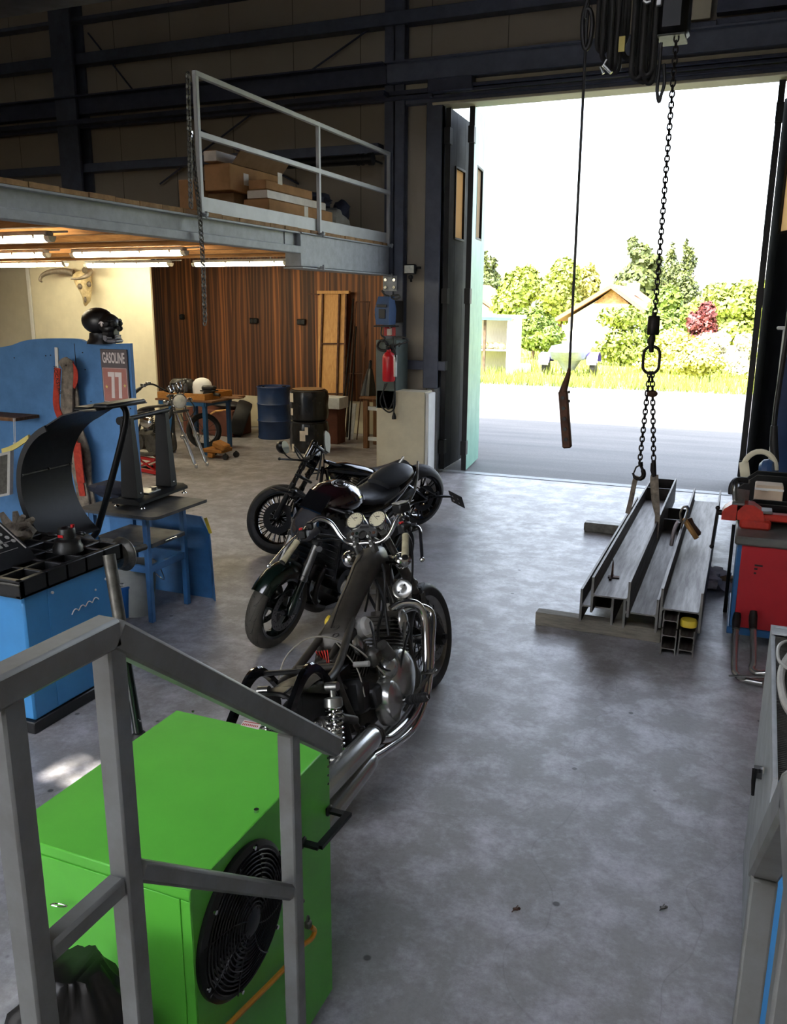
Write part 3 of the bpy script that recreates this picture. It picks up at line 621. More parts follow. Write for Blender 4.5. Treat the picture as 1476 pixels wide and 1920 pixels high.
# equipment panel with compressor, sign and extinguisher
a, b = at(708, 637, Y=10.55), at(745, 732, Y=10.55)
mb = MB(); span(mb, a.x, b.x, 10.5, 10.93, b.z-.25, a.z, .006); tag(mb.build('switch_cabinet', mat_='cabinetgrey'), 'narrow grey-green cabinet behind the fire extinguisher', 'cabinet')
t = thing('battery_charger', 'blue box-shaped charger hanging on the column above the red sign', 'charger', at(718, 583, Y=10.45)); O = off(t)
a, b = at(709, 556, Y=10.42), at(733, 609, Y=10.42); w = b.x-a.x; h = a.z-b.z
mb = MB(xf=O); c = (a+b)/2; mb.loft([[(a.x, 10.35, b.z), (b.x, 10.35, b.z), (b.x, 10.58, b.z), (a.x, 10.58, b.z)], [(a.x-.01, 10.33, b.z+h*.55), (b.x+.01, 10.33, b.z+h*.55), (b.x+.01, 10.58, b.z+h*.55), (a.x-.01, 10.58, b.z+h*.55)], [(a.x+.02, 10.38, a.z), (b.x-.02, 10.38, a.z), (b.x-.02, 10.58, a.z), (a.x+.02, 10.58, a.z)]]); mb.build('housing', t, 'compblue')
mb = MB(xf=O); span(mb, a.x-.04, b.x+.04, 10.36, 10.6, b.z-.03, b.z-.012, .003); span(mb, a.x+.05, b.x-.03, 10.58, 10.93, b.z+.02, a.z-.05, .004); mb.build('bracket', t, 'satin')
mb = MB(xf=O); span(mb, a.x+.05, b.x-.04, 10.322, 10.335, b.z+.08, b.z+.2, .004); span(mb, a.x+.02, b.x-.02, 10.318, 10.33, b.z+h*.62, b.z+h*.72, .004); mb.build('front_panel', t, 'black')
for pts in (((716, 612), (715, 628), (722, 634), (716, 640)), ((712, 560), (708, 575), (704, 590), (707, 605)), ((733, 556), (745, 553), (750, 557), (741, 561), (734, 558)), ((720, 548), (716, 545), (722, 553), (730, 556))):
    mb = MB(xf=O); mb.tube(spl([at(*p, Y=10.4) for p in pts]), .012, 6); mb.build('lead', t, 'cable')
mb = MB('red', 'signwhite'); a, b = at(721, 613, Y=10.56), at(742, 630, Y=10.56); span(mb, a.x, b.x, 10.545, 10.56, b.z, a.z, .002); mb.m(1)
cx, cz = (a.x+b.x)/2, (a.z+b.z)/2; span(mb, cx-.035, cx+.02, 10.538, 10.546, cz-.05, cz+.035); mb.tube([(cx+.03, 10.54, cz-.045), (cx+.03, 10.54, cz+.04), (cx+.0, 10.54, cz+.055)], .007, 6)
tag(mb.build('fire_sign'), 'red square fire extinguisher sign on the column', 'sign')
t = thing('fire_extinguisher', 'red fire extinguisher with white hose hanging beside the gate', 'extinguisher', at(729, 716, Y=10.38)); O = off(t)
b0, t0 = at(729, 715, Y=10.38), at(729, 662, Y=10.38); bx = b0.x; r = .085; zb, ztp = b0.z, t0.z
mb = MB(xf=O); mb.lathe([(0, 0), (r*.85, 0), (r, .02), (r, ztp-zb-.05), (r*.8, ztp-zb-.01), (.03, ztp-zb+.02), (.028, ztp-zb+.05), (0, ztp-zb+.05)], (bx, 10.38, zb), n=24); mb.build('cylinder', t, 'extred')
mb = MB(xf=O)
for zz, w in ((.3, .07), (.25, .05), (.235, .05), (.22, .05), (.12, .09), (.11, .08)): mb.lathe([(r+.0012, zz*1.05), (r+.0012, zz*1.05+.006 if zz != .12 else zz+.04)], (bx, 10.38, zb), n=10, cap=False, a0=-.2+PI*1.0, a1=PI*1.0+1.0)
mb.build('printed_label', t, 'signwhite')
mb = MB(xf=O); mb.box((bx, 10.36, ztp+.07), (.04, .1, .05), .005); mb.bar((bx, 10.40, ztp+.09), (bx+.02, 10.22, ztp+.13), .02, .012); mb.build('valve_lever', t, 'satin')
mb = MB(xf=O); mb.tube(spl([(bx, 10.33, ztp+.06), (bx+.07, 10.3, ztp+.1), (bx+.115, 10.33, ztp-.02), (bx+.11, 10.34, zb+.1)]), .014, 8); mb.build('hose', t, 'cable')
mb = MB(xf=O); mb.cyl((bx+.11, 10.34, ztp-.02), (bx+.11, 10.34, ztp-.3), .022, n=10); mb.build('discharge_tube', t, 'white')
for n, (lab, pts) in enumerate((('long black mains lead looped below the fire extinguisher', ((726, 718), (714, 745), (716, 762), (730, 773), (741, 760), (740, 720), (738, 640), (744, 632), (760, 633), (765, 640), (752, 645), (748, 650))),)):
    t = thing('mains_lead', lab, 'cable', at(735, 760, Y=10.4)); O = off(t)
    mb = MB(xf=O); mb.tube(spl([at(*p, Y=10.42) for p in pts]), .010, 6)
    mb.tube(spl([at(*p, Y=10.44) for p in ((722, 719), (719, 740), (727, 767), (736, 755), (741, 728))]), .010, 6); mb.tube(spl([at(*p, Y=10.4) for p in ((739, 745), (738, 760), (739, 776))]), .009, 6); mb.build('flex', t, 'cable')
    mb = MB(xf=O); q = at(739, 779, Y=10.4); mb.lathe([(.0, -.05), (.03, -.05), (.03, -.02), (.012, .04), (0, .04)], q, n=10); mb.build('plug', t, 'cable')
mb = MB(); mb.tube(spl([at(*p, Y=10.42) for p in ((735, 657), (722, 640), (712, 640), (708, 650), (716, 657), (730, 656))]), .017, 8); mb.tube(spl([at(*p, Y=10.42) for p in ((735, 655), (742, 648), (751, 643))]), .01, 6); tag(mb.build('rubber_hose', mat_='cable'), 'short thick black hose looped above the fire extinguisher', 'hose')
t = thing('floodlight', 'small black floodlight with sensor on the panel left of the gate', 'floodlight', at(770, 506, Y=10.95)); O = off(t); q = at(769, 505, Y=10.9)
mb = MB(xf=O); mb.box(q, (.17, .06, .13), .012); mb.box(q+V3((.11, .04, .02)), (.06, .03, .03), .005); mb.box(q+V3((.0, .12, .0)), (.05, .2, .04), .005); mb.build('housing', t, 'satin')
mb = MB(xf=O); mb.box(q-V3((0, .034, 0)), (.135, .01, .1), .003); mb.build('lens', t, 'lensclear')
mb = MB(xf=O); mb.box(q+V3((.01, 0, -.1)), (.06, .05, .05), .01); mb.cyl(q+V3((0, .02, -.09)), q+V3((0, .05, -.16)), .015, n=8); mb.build('motion_sensor', t, 'satin')
for p in ((750, 744.5), (768, 745.5)): mb = MB(); q = at(*p, Y=10.855); mb.cyl(q+V3((0, .008, 0)), q-V3((0, .006, 0)), .012, n=10); tag(mb.build('anchor_hole', mat_='rubberdark'), 'left of the two dark bolt holes in the base panel' if p[0] == 750 else 'right of the two dark bolt holes in the base panel', 'bolt hole', 'bolt holes')
q = at(806, 738, Y=10.84); mb = MB(); mb.tube([q+V3((math.cos(a)*.045, -.02, math.sin(a)*.055)) for a in [2*PI*i/16 for i in range(16)]], .01, 6, closed=True); mb.bar(q+V3((-.1, 0, 0)), q+V3((-.03, -.02, 0)), .02, .02); tag(mb.build('door_hook', mat_='beamgrey'), 'grey ring hook holding the gate leaf at the base panel', 'hook')
# ------------------------------------------------------------------ alcove with the wood wall
for n, (px, py, w) in enumerate(((343, 594, .10), (478, 601.5, .17), (567, 603.5, .17))):
    t = thing('wall_socket', ('small black wall socket near the left end of the wood cladding', 'black double wall socket in the middle of the wood cladding', 'black double wall socket left of the leaning pine board')[n], 'socket', at(px, py, Y=YB), group='black sockets on the wood wall'); O = off(t); q = V3(t.location)
    mb = MB(xf=O); mb.box(q-V3((0, .03, 0)), (w, .06, .1), .01); mb.build('box', t, 'satin')
    mb = MB(xf=O)
    for s_ in ((-.25, .25) if n else (0,)): mb.cyl(q+V3((s_*w, -.058, 0)), q+V3((s_*w, -.066, 0)), .03, n=14)
    mb.build('outlet', t, 'black')
def away(p, d): v = V3((p.x, p.y, 0)).normalized(); return V3((p.x+v.x*d, p.y+v.y*d, 0))
# blue drum
q = away(at(516, 825, Z=0), .29); t = thing('oil_drum', 'dark blue steel drum against the wood wall', 'drum', q); zt = .9
mb = MB(); mb.lathe([(0, .02), (.28, .02), (.29, 0), (.295, .02), (.285, .05), (.285, .29), (.298, .31), (.285, .33), (.285, .58), (.298, .6), (.285, .62), (.285, zt-.03), (.295, zt-.01), (.29, zt), (.278, zt), (.276, zt-.02), (0, zt-.02)], (0, 0, 0), n=36); mb.build('shell', t, 'dblue')
mb = MB(); mb.cyl((.15, .1, zt-.02), (.15, .1, zt+.0), .035, n=12); mb.cyl((-.16, -.08, zt-.02), (-.16, -.08, zt+.0), .02, n=12); mb.build('bung', t, 'darksteel')
# film-wrapped tyre bundles
def tyre_ring(mb, c, ax, R, w, ri, seg=36): mb.ring([(ri, -w*.36), (ri+.02, -w*.46), ((R+ri)/2, -w*.5), (R*.95, -w*.44), (R, -w*.2), (R, w*.2), (R*.95, w*.44), ((R+ri)/2, w*.5), (ri+.02, w*.46), (ri, w*.36)], c, ax, seg)
q = away(at(581, 851, Z=0), .31); ztop = at(581, 729, Y=q.y).z
for n, (z0, z1) in enumerate(((0, ztop*.5), (ztop*.5, ztop))):
    t = thing('wrapped_tyre_bundle', ('lower bundle of tyres wrapped in black film, with torn white label', 'upper bundle of tyres wrapped in black film, brown dusty top')[n], 'tyre bundle', (q.x, q.y, z0)); h = z1-z0; mb = MB()
    mb.lathe([(0, .0), (.26, 0), (.3, .03), (.318, h*.25), (.305, h*.5), (.318, h*.75), (.3, h-.03), (.25, h-.004), (.2, h-.006), (0, h-.02)], (0, 0, 0), n=40); mb.build('film', t, 'sleeve')
    mb = MB()
    for k in range(2): tyre_ring(mb, (0, 0, h*(.25+.5*k)), (0, 0, 1), .3, h*.48, .2)
    mb.build('tyres', t, 'rubber')
    d0 = math.atan2(-q.y, -q.x)
    if n == 0: specs = ((-.35, .2, .36, .09), (-.15, .3, .42, .05), (-.95, .02, .14, .06))
    else: specs = ((-.98, h*.62, h*.9, .09), (-.98, h*.2, h*.42, .06))
    for (da, a, b_, w) in specs: mb = MB(); mb.add([V3((.322*math.cos(d0+da+ww), .322*math.sin(d0+da+ww), zz)) for zz in (a, b_) for ww in (-w*1.6, 0, w*1.6)], [(0, 1, 4, 3), (1, 2, 5, 4)]); mb.build('paper_label', t, 'tape')
    if n == 1: mb = MB(); mb.lathe([(0, h-.012), (.24, h-.001), (.262, h+.001)], (0, 0, 0), n=32, cap=False); mb.build('dusty_cover', t, 'cartonin')
# loose tyres and wheel
q = away(at(452, 821, Z=0), .25); t = thing('car_tyre', 'wide loose tyre tilted against the drum', 'tyre', q)
mb = MB(); tyre_ring(mb, (0, 0, .31), V3((-.8, -.45, .35)), .325, .26, .2, 40); mb.build('carcass', t, 'rubber')
# work bench
c0 = at(384, 748, Z=.88); bx1, by0 = c0.x, c0.y; bx0 = at(330, 745, Y=by0).x-.35; by1 = by0+.75
t = thing('work_bench', 'blue steel work bench carrying a wooden tray', 'bench', ((bx0+bx1)/2, (by0+by1)/2, 0)); O = off(t)
for x in (bx0+.2, bx1-.05):
    for y in (by0+.06, by1-.05): mb = MB(xf=O); span(mb, x-.03, x+.03, y-.03, y+.03, 0, .8, .004); mb.build('leg', t, 'bblue')
mb = MB(xf=O); span(mb, bx0, bx1, by0+.02, by0+.08, .76, .82); span(mb, bx0, bx1, by1-.08, by1-.02, .76, .82); span(mb, bx1-.08, bx1-.02, by0, by1, .76, .82); mb.build('frame', t, 'bblue')
mb = MB(xf=O); span(mb, bx0-.05, bx1+.12, by0, by1+.2, .82, .85, .004); mb.build('top', t, 'timber')
t = thing('wooden_tray', 'shallow wooden tray on the blue work bench', 'tray', ((bx0+bx1)/2, (by0+by1)/2, .85)); O = off(t); mb = MB(xf=O)
span(mb, bx0, bx1, by0, by0+.02, .851, .95, .003); span(mb, bx0, bx1, by1-.02, by1, .851, .95, .003); span(mb, bx1-.02, bx1, by0+.02, by1-.02, .851, .95, .003); span(mb, bx0, bx0+.02, by0+.02, by1-.02, .851, .95, .003); span(mb, bx0+.02, bx1-.02, by0+.02, by1-.02, .851, .86); mb.build('tray_box', t, 'traywood')
hc = at(379, 719, Y=by0+.35); t = thing('helmet', 'white open-face helmet in the wooden tray', 'helmet', (hc.x, hc.y, .862)); O = off(t)
mb = MB(xf=O); mb.loft([[(hc.x+math.cos(a)*r*1.1, hc.y+math.sin(a)*r, z) for a in [2*PI*i/20 for i in range(20)]] for r, z in ((.13, .862), (.14, .94), (.145, 1.02), (.13, 1.09), (.09, 1.14), (.03, 1.16))]); mb.build('shell', t, 'white')
mb = MB(xf=O); mb.ring([(.133, .862), (.146, .862), (.147, .885), (.134, .885)], (hc.x, hc.y, 0), n=20); mb.build('rim', t, 'rubberdark')
gc = at(341, 721, Y=by0+.3); mb = MB(); mb.box((gc.x, gc.y, .862+.14), (.36, .25, .27), .06); mb.sph((gc.x+.12, gc.y-.02, 1.0), (.12, .14, .15), 14, 10, jit=.2); tag(mb.build('gear_bag', mat_='bagblack'), 'black bag beside the white helmet', 'bag')
cc = at(392, 727, Y=by0+.25); t = thing('carburettor', 'dark grey carburettor in the tray right of the helmet', 'carburettor', (cc.x, cc.y, .862)); O = off(t)
mb = MB(xf=O); mb.box((cc.x, cc.y, 1.02), (.2, .15, .07), .02); mb.box((cc.x, cc.y, .98), (.23, .17, .02), .005); mb.build('lid', t, 'black')
mb = MB(xf=O); mb.box((cc.x, cc.y, .915), (.17, .13, .1), .02); mb.cyl((cc.x+.06, cc.y, .93), (cc.x+.2, cc.y-.02, .92), .025, n=10); mb.cyl((cc.x-.05, cc.y, .89), (cc.x-.16, cc.y-.05, .89), .02, n=10); mb.build('float_body', t, 'engine')
mb = MB(); span(mb, bx1-.05, bx1+.35, by0+.4, by0+.55, .852, .868, .003); tag(mb.build('offcut', mat_='timber'), 'thin wood offcut sticking out past the tray', 'offcut')
# under and beside the bench
e0, e1 = at(335, 825, Z=0), at(435, 820, Z=0); yb = 12.5; xl, xr = at(345, 800, Y=yb).x, at(437, 800, Y=yb).x
t = thing('crate', 'red-brown wooden crate behind the work bench', 'crate', ((xl+xr)/2, yb+.3, 0)); O = off(t); mb = MB(xf=O); span(mb, xl, xr, yb, yb+.6, 0, .46, .01); mb.build('crate_body', t, 'brownbox')
mb = MB(xf=O)
for x in (xl+.03, xr-.03): span(mb, x-.03, x+.03, yb-.012, yb, .02, .44)
mb.build('batten', t, 'brownbox')
sc_ = at(428, 772, Y=yb+.2); mb = MB(); mb.loft([[(sc_.x-.25+.5*u, yb+.22+math.cos(a)*(.14+.04*math.sin(PI*u)), .462+.075+math.sin(a)*(.07*math.sin(PI*(.15+.7*u)))) for a in [2*PI*i/12 for i in range(12)]] for u in [i/8 for i in range(9)]]); tag(mb.build('bike_seat', mat_='seat'), 'dark motorcycle seat lying on the red-brown crate', 'seat')
mb = MB(); mb.tube(spl([at(*p, Y=yb-.04) for p in ((404, 771), (396, 776), (391, 783))]), .018, 8); q0 = at(404, 771, Y=yb-.04); mb.cyl(q0, q0+V3((.2, .1, .02)), .018, n=8); tag(mb.build('hammer_handle', mat_='pine'), 'bent wooden handle hanging over the crate edge', 'handle')
q = at(372, 845, Z=0); t = thing('spare_wheel', 'narrow spoked motorcycle wheel under the work bench', 'wheel', (q.x-.05, q.y+.25, 0)); ax = V3((.75, -.65, .15)).normalized()
mb = MB(); tyre_ring(mb, (0, 0, .285), ax, .285, .1, .215, 36); mb.build('tyre', t, 'rubber')
mb = MB(); mb.ring([(.2, -.03), (.215, -.035), (.215, .035), (.2, .03)], (0, 0, .285), ax, 32); mb.build('rim', t, 'darksteel')
mb = MB(); a_, b_, d_ = basis(ax)
for k in range(12): an = 2*PI*k/12; mb.cyl(V3((0, 0, .285))+(a_*math.cos(an)+b_*math.sin(an))*.03, V3((0, 0, .285))+(a_*math.cos(an)+b_*math.sin(an))*.205, .004, n=5)
mb.cyl(V3((0, 0, .285))-d_*.05, V3((0, 0, .285))+d_*.05, .035, n=14); mb.build('spokes', t, 'oldalu')
q = at(400, 862, Z=0); t = thing('wooden_dolly', 'tan wooden dolly on castors in front of the work bench', 'dolly', (q.x, q.y+.12, 0))
mb = MB(); mb.box((-.05, .08, .12), (.34, .3, .06), .01); mb.box((-.1, -.02, .05), (.1, .08, .08), .01); mb.box((.06, .02, .2), (.22, .2, .09), .02, Matrix.Rotation(.35, 3, 'Y')); mb.build('platform', t, 'traywood')
for x, y in ((.18, -.06), (.2, .2), (-.2, .2)): mb = MB(); mb.cyl((x-.0, y-.02, .045), (x, y+.02, .045), .045, n=16); mb.cyl((x, y, .05), (x, y, .1), .015, n=8); mb.build('castor', t, 'rubberdark')
q = at(560, 825, Z=0)
# leaning boards, rods and trestle
yl0, yl1 = 13.2, 13.72
def lean(px, py, f=0):  # plane leaning on the wood wall: from the wall at head height to yl0 at the floor
    p = at(px, py, Y=13.6-f); 
    for _ in range(4): p = at(px, py, Y=13.66-f-.42*max(0, 1-p.z/2.45))
    return p
t = thing('leaning_board', 'tall pine shelf board with a brown steel rack frame leaning on the wood wall', 'board', lean(625, 745)); O = off(t)
A, B, C_, D_ = lean(597, 551), lean(651, 551), lean(648, 742), lean(596, 742)
mb = MB(xf=O); mb.prism([(0, 0), (1, 0), (1, 1), (0, 1)], D_, C_-D_, A-D_, V3((0, .025, 0))); mb.build('board', t, 'pine')
fr_ = MB(xf=O); o_ = V3((0, -.03, 0))
for a, b in (((607, 551), (601, 742)), ((638, 548), (633, 744)), ((651, 549), (646, 745))): fr_.bar(lean(*a)+o_, lean(*b)+o_, .03, .03)
for a, b in (((579, 551), (600, 552)), ((603, 644), (650, 644)), ((602, 738), (647, 738))): fr_.bar(lean(*a)+o_, lean(*b)+o_, .025, .025)
fr_.build('rack_frame', t, 'rust')
mb = MB(xf=O); mb.bar(lean(597, 548)+o_, lean(657, 548)+o_, .05, .05); mb.build('top_rail', t, 'pine')
t = thing('steel_rod_frame', 'tall thin U-shaped steel rod frame leaning on the wood wall', 'rod', lean(666, 838, .1)); O = off(t); mb = MB(xf=O)
for a, b in (((668, 566), (648, 820)), ((693, 566), (668, 838)), ((668, 566), (694, 566)), ((654, 700), (680, 701))): mb.tube([lean(*a, f=.1), lean(*b, f=.1)], .011, 6)
mb.build('rod', t, 'rust')
for n, (a, b) in enumerate((((665, 608), (643, 812)), ((661, 640), (651, 820)), ((668, 612), (655, 828)), ((663, 560), (640, 800)))):
    mb = MB(); mb.tube([lean(*a, f=.04*n), lean(*b, f=.04*n+.1)], .015, 6); tag(mb.build('steel_bar', mat_='darksteel'), 'dark steel bar leaning with others right of the pine board', 'bar', 'steel bars leaning on the wood wall')
mb = MB(); A, B, C_, D_ = at(657, 755, Y=13.4), at(678, 754, Y=13.4), at(661, 835, Y=13.1), at(650, 832, Y=13.1); mb.prism([(0, 0), (1, 0), (1, 1), (0, 1)], D_, C_-D_, A-D_, V3((0, .02, 0))); tag(mb.build('white_board', mat_='wrap'), 'narrow pale board behind the steel rods', 'board')
t = thing('block_stand', 'pale wooden box on dark hollow blocks right of the wrapped tyres', 'stand', at(628, 832, Z=0)); O = off(t); a, b = at(612, 765, Y=12.6), at(633, 745, Y=12.6)
mb = MB(xf=O); span(mb, a.x-.1, b.x+.08, 12.5, 12.85, a.z, b.z, .006); mb.build('box', t, 'wrap'); 
mb = MB(xf=O); span(mb, a.x-.1, b.x+.02, 12.55, 12.85, 0, a.z, .006); mb.build('blocks', t, 'brownbox')
# trestle and umbrella
f0 = at(687, 840, Z=0); zz = at(690, 744, Y=f0.y).z; t = thing('trestle', 'rough wooden trestle partly hidden behind the base panel', 'trestle', (f0.x+.1, f0.y, 0)); O = off(t)
for x, y in ((f0.x, f0.y), (f0.x+.42, f0.y), (f0.x, f0.y+.4), (f0.x+.42, f0.y+.4)): mb = MB(xf=O); span(mb, x-.04, x+.04, y-.04, y+.04, 0, zz-.03, .004); mb.build('leg', t, 'timber')
mb = MB(xf=O); span(mb, f0.x-.08, f0.x+.5, f0.y-.1, f0.y+.5, zz-.03, zz, .004); mb.build('top', t, 'timber')
for h in (.16, zz*.78): mb = MB(xf=O); span(mb, f0.x, f0.x+.42, f0.y-.02, f0.y+.02, h-.03, h+.03); mb.build('stretcher', t, 'wrap')
t = thing('umbrella', 'closed black umbrella standing on the trestle against the wood wall', 'umbrella', (f0.x+.05, f0.y+.2, zz)); ub, ut = at(690, 739, Y=f0.y+.2), at(695, 676, Y=f0.y+.25); O = off(t); ub.z = zz+.003
mb = MB(xf=O); d = ut-ub; mb.loft([[ub+d*h+V3((math.cos(a)*r*(1+.15*math.cos(6*a)), math.sin(a)*r*(1+.15*math.cos(6*a)), 0)) for a in [2*PI*i/24 for i in range(24)]] for h, r in ((0, .13), (.2, .11), (.5, .075), (.75, .04), (.78, .02))]); mb.build('canopy', t, 'bagblack')
mb = MB(xf=O); mb.cyl(ub+d*.76, ub+d*.93, .028, n=10); mb.sph(ub+d*.97, .026, 10, 8); mb.build('handle', t, 'satin')

# ------------------------------------------------------------------ long-fork motorcycle without a front wheel
t = thing('chopper_motorcycle', 'chrome long-fork motorcycle without front wheel behind the blue partition', 'motorcycle', (-6.58, 9.2, 0), (0, 0, math.radians(-14)))
fd = V3((-.46, 0, .9)).normalized()
for y in (.095, -.095):
    b0 = V3((0, y, .22)); mb = MB(); mb.tube([b0+fd*.42, b0+fd*1.0], .019, 12); mb.build('fork_tube', t, 'chrome')
    mb = MB(); mb.tube([b0, b0+fd*.04, b0+fd*.1, b0+fd*.38, b0+fd*.46], [.018, .026, .024, .028, .024], 12); mb.box(b0+V3((.02, 0, -.02)), (.05, .03, .06), .01); mb.sph(b0+fd*.4+V3((.0, -.03*(1 if y < 0 else -1), 0)), .03, 8, 6); mb.build('fork_slider', t, 'cover')
ft = V3((0, 0, .22))
mb = MB()
for h in (.75, .98): mb.box(ft+fd*h, (.05, .26, .03), .01, Matrix.Rotation(-.45, 3, 'Y'))
mb.bar(ft+fd*.62+V3((.02, -.03, 0)), ft+fd*.72+V3((.02, -.03, 0)), .012, .012); mb.bar(ft+fd*.62+V3((.02, .03, 0)), ft+fd*.72+V3((.02, .03, 0)), .012, .012); mb.bar(ft+fd*.62+V3((.02, -.03, 0)), ft+fd*.62+V3((.02, .03, 0)), .012, .012); mb.build('triple_clamp', t, 'oldalu')
hl = V3((-.33, -.03, 1.03)); hd = V3((.9, -.35, -.1)).normalized()
mb = MB(); mb.lathe([(0, -.13), (.05, -.12), (.085, -.06), (.098, 0), (.1, .02), (.088, .022)], hl, hd, 24, cap=False); mb.build('headlight', t, 'chrome')
mb = MB(); mb.lathe([(.09, .02), (.06, .034), (0, .04)], hl, hd, 20, cap=False); mb.build('headlight_lens', t, 'lensclear')
for y, z in ((-.07, 1.2), (.06, 1.23)):
    mb = MB(); gc_ = V3((-.43, y, z)); gd = V3((-.55, .1, .8)).normalized(); mb.lathe([(0, -.075), (.035, -.07), (.045, -.05), (.05, 0), (.053, .01), (.045, .012)], gc_, gd, 20, cap=False); g_ = mb.build('gauge', t, 'chrome'); mb = MB(); mb.lathe([(.046, .01), (0, .011)], gc_, gd, 16, cap=False); mb.build('dial', g_, 'dial')
for y in (-.2, .2): mb = MB(); mb.lathe([(0, -.06), (.025, -.05), (.035, 0), (.03, .012), (0, .02)], V3((-.38, y, 1.02)), (.95, -.2, 0), 14); mb.cyl((-.4, y, 1.02), (-.4, y*.4, 1.02), .01, n=6); mb.build('turn_signal', t, 'chrome')
for s_ in (1, -1):
    pts = [(-.45, s_*.05, 1.13), (-.48, s_*.14, 1.17), (-.56, s_*.26, 1.25), (-.66, s_*.34, 1.22), (-.86, s_*.4, 1.08)]
    mb = MB(); mb.tube(spl([V3(p) for p in pts]), .0125, 8); hb = mb.build('handlebar', t, 'satin')
    mb = MB(); mb.tube([V3((-.7, s_*.352, 1.195)), V3((-.88, s_*.405, 1.065))], .019, 10); mb.build('grip', hb, 'rubber')
    mb = MB(); mb.box((-.655, s_*.34, 1.24), (.07, .05, .05), .008); mb.box((-.6, s_*.3, 1.27), (.05, .06, .03), .006); mb.tube(spl([V3((-.66, s_*.37, 1.22)), V3((-.72, s_*.43, 1.17)), V3((-.84, s_*.46, 1.02))]), .008, 6); mb.sph((-.84, s_*.46, 1.02), .013, 8, 6); mb.build('lever', hb, 'alu')
mb = MB()
for y in (-.05, .05): mb.tube(spl([V3((-.5, y*.4, 1.0)), V3((-.62, y, .95)), V3((-1.1, y*1.6, .86)), V3((-1.35, y*2, .62)), V3((-1.5, y*2.4, .35))]), .018, 8); mb.tube(spl([V3((-.52, y*.4, .9)), V3((-.6, y*1.5, .6)), V3((-.66, y*2.2, .3)), V3((-1.2, y*2.4, .26)), V3((-1.5, y*2.4, .35))]), .016, 8)
mb.build('frame', t, 'gun')
mb = MB(); mb.box((-.95, 0, .44), (.5, .24, .28), .06); mb.cyl((-.8, -.17, .42), (-.8, .17, .42), .13, n=20); mb.cyl((-1.08, -.16, .42), (-1.08, .16, .42), .11, n=20); mb.build('crankcase', t, 'oldalu')
for sx in (.62, -.5):
    mb = MB(); d = V3((sx*.6, 0, 1)).normalized(); b0 = V3((-.93+sx*.15, 0, .54))
    for k in range(9): mb.cyl(b0+d*(.02+.026*k), b0+d*(.032+.026*k), .085, n=14)
    mb.cyl(b0, b0+d*.3, .06, n=12); mb.cyl(b0+d*.25, b0+d*.33, .08, n=14); mb.build('cylinder', t, 'engine')
mb = MB(); mb.sph((-.86, -.17, .72), (.13, .06, .09), 18, 10); mb.build('air_cleaner', t, 'chrome')
mb = MB(); mb.tube(spl([V3((-.7, -.12, .62)), V3((-.62, -.17, .5)), V3((-.72, -.19, .3)), V3((-1.3, -.2, .27)), V3((-1.9, -.22, .3))]), .03, 10); mb.build('exhaust', t, 'oldalu')
mb = MB(); mb.cyl((-.55, -.02, .5), (-.5, .0, .86), .012, n=6); mb.tube(spl([V3((-.4, -.12, 1.1)), V3((-.33, -.15, .95)), V3((-.45, -.1, .8)), V3((-.62, -.1, .72))]), .009, 6); mb.tube(spl([V3((-.28, .1, 1.05)), V3((-.2, .12, .92)), V3((-.3, .12, .8))]), .008, 6); mb.tube(spl([V3((-.7, .3, 1.2)), V3((-.5, .1, 1.1)), V3((-.55, 0, .9))]), .009, 6); mb.build('cables', t, 'cable')
mb = MB(); tyre_ring(mb, (-1.72, 0, .31), (0, 1, 0), .31, .14, .2); mb.build('rear_tyre', t, 'rubber')
mb = MB(); mb.ring([(.17, -.04), (.2, -.05), (.2, .05), (.17, .04)], (-1.72, 0, .31), (0, 1, 0)); mb.cyl((-1.72, -.08, .31), (-1.72, .08, .31), .05, n=14); mb.build('rear_rim', t, 'chrome')
mb = MB(); mb.loft([[(x, math.cos(a)*w, z+math.sin(a)*.05) for a in [2*PI*i/12 for i in range(12)]] for x, w, z in ((-.95, .05, .86), (-1.1, .11, .82), (-1.35, .13, .76), (-1.6, .1, .8), (-1.75, .07, .86))]); mb.build('seat', t, 'seat')
# paddock lift under it
t = thing('motorcycle_lift', 'red scissor lift under the long-fork motorcycle', 'lift', (-7.5, 9.4, 0), (0, 0, math.radians(-14))); mb = MB()
for y in (-.14, .14): mb.box((0, y, .035), (.5, .05, .05), .006); mb.box((0, y, .21), (.44, .05, .04), .006); mb.bar((-.2, y, .06), (.2, y, .2), .03, .02); mb.bar((.2, y, .06), (-.2, y, .2), .03, .02)
mb.build('scissor_frame', t, 'red'); mb = MB()
for x in (-.2, .2): mb.cyl((x, -.16, .03), (x, .16, .03), .03, n=10)
mb.build('roller', t, 'rubberdark')

# ------------------------------------------------------------------ blue partition, sign, skulls
YP = 6.0
def bp(px, py, y=YP): return at(px, py, Y=y)
t = thing('partition_board', 'blue painted partition board with a wavy top edge', 'partition', (-5.9, YP+.02, 0)); O = off(t)
outl = spl([bp(*p) for p in ((-70, 660), (0, 651), (22, 647), (45, 639), (78, 635), (140, 635), (158, 640), (176, 645), (200, 645), (243, 644))], 5)
poly = [(p.x, p.z) for p in outl]+[(outl[-1].x, .02), (outl[0].x, .02)]
mb = MB(xf=O); mb.prism(poly, (0, YP, 0), (1, 0, 0), (0, 0, 1), (0, .04, 0)); mb.build('board', t, 'board', sharp=25)
mb = MB(xf=O); x = bp(144, 700).x; span(mb, x-.003, x+.003, YP-.002, YP, .3, bp(144, 640).z-.02); 
for p in ((27, 671), (86, 667), (95, 666), (155, 661), (171, 753), (245, 766), (160, 693)): q = bp(*p); mb.cyl(q+V3((0, .002, 0)), q-V3((0, .004, 0)), .006, n=8)
mb.build('seam', t, 'ink')
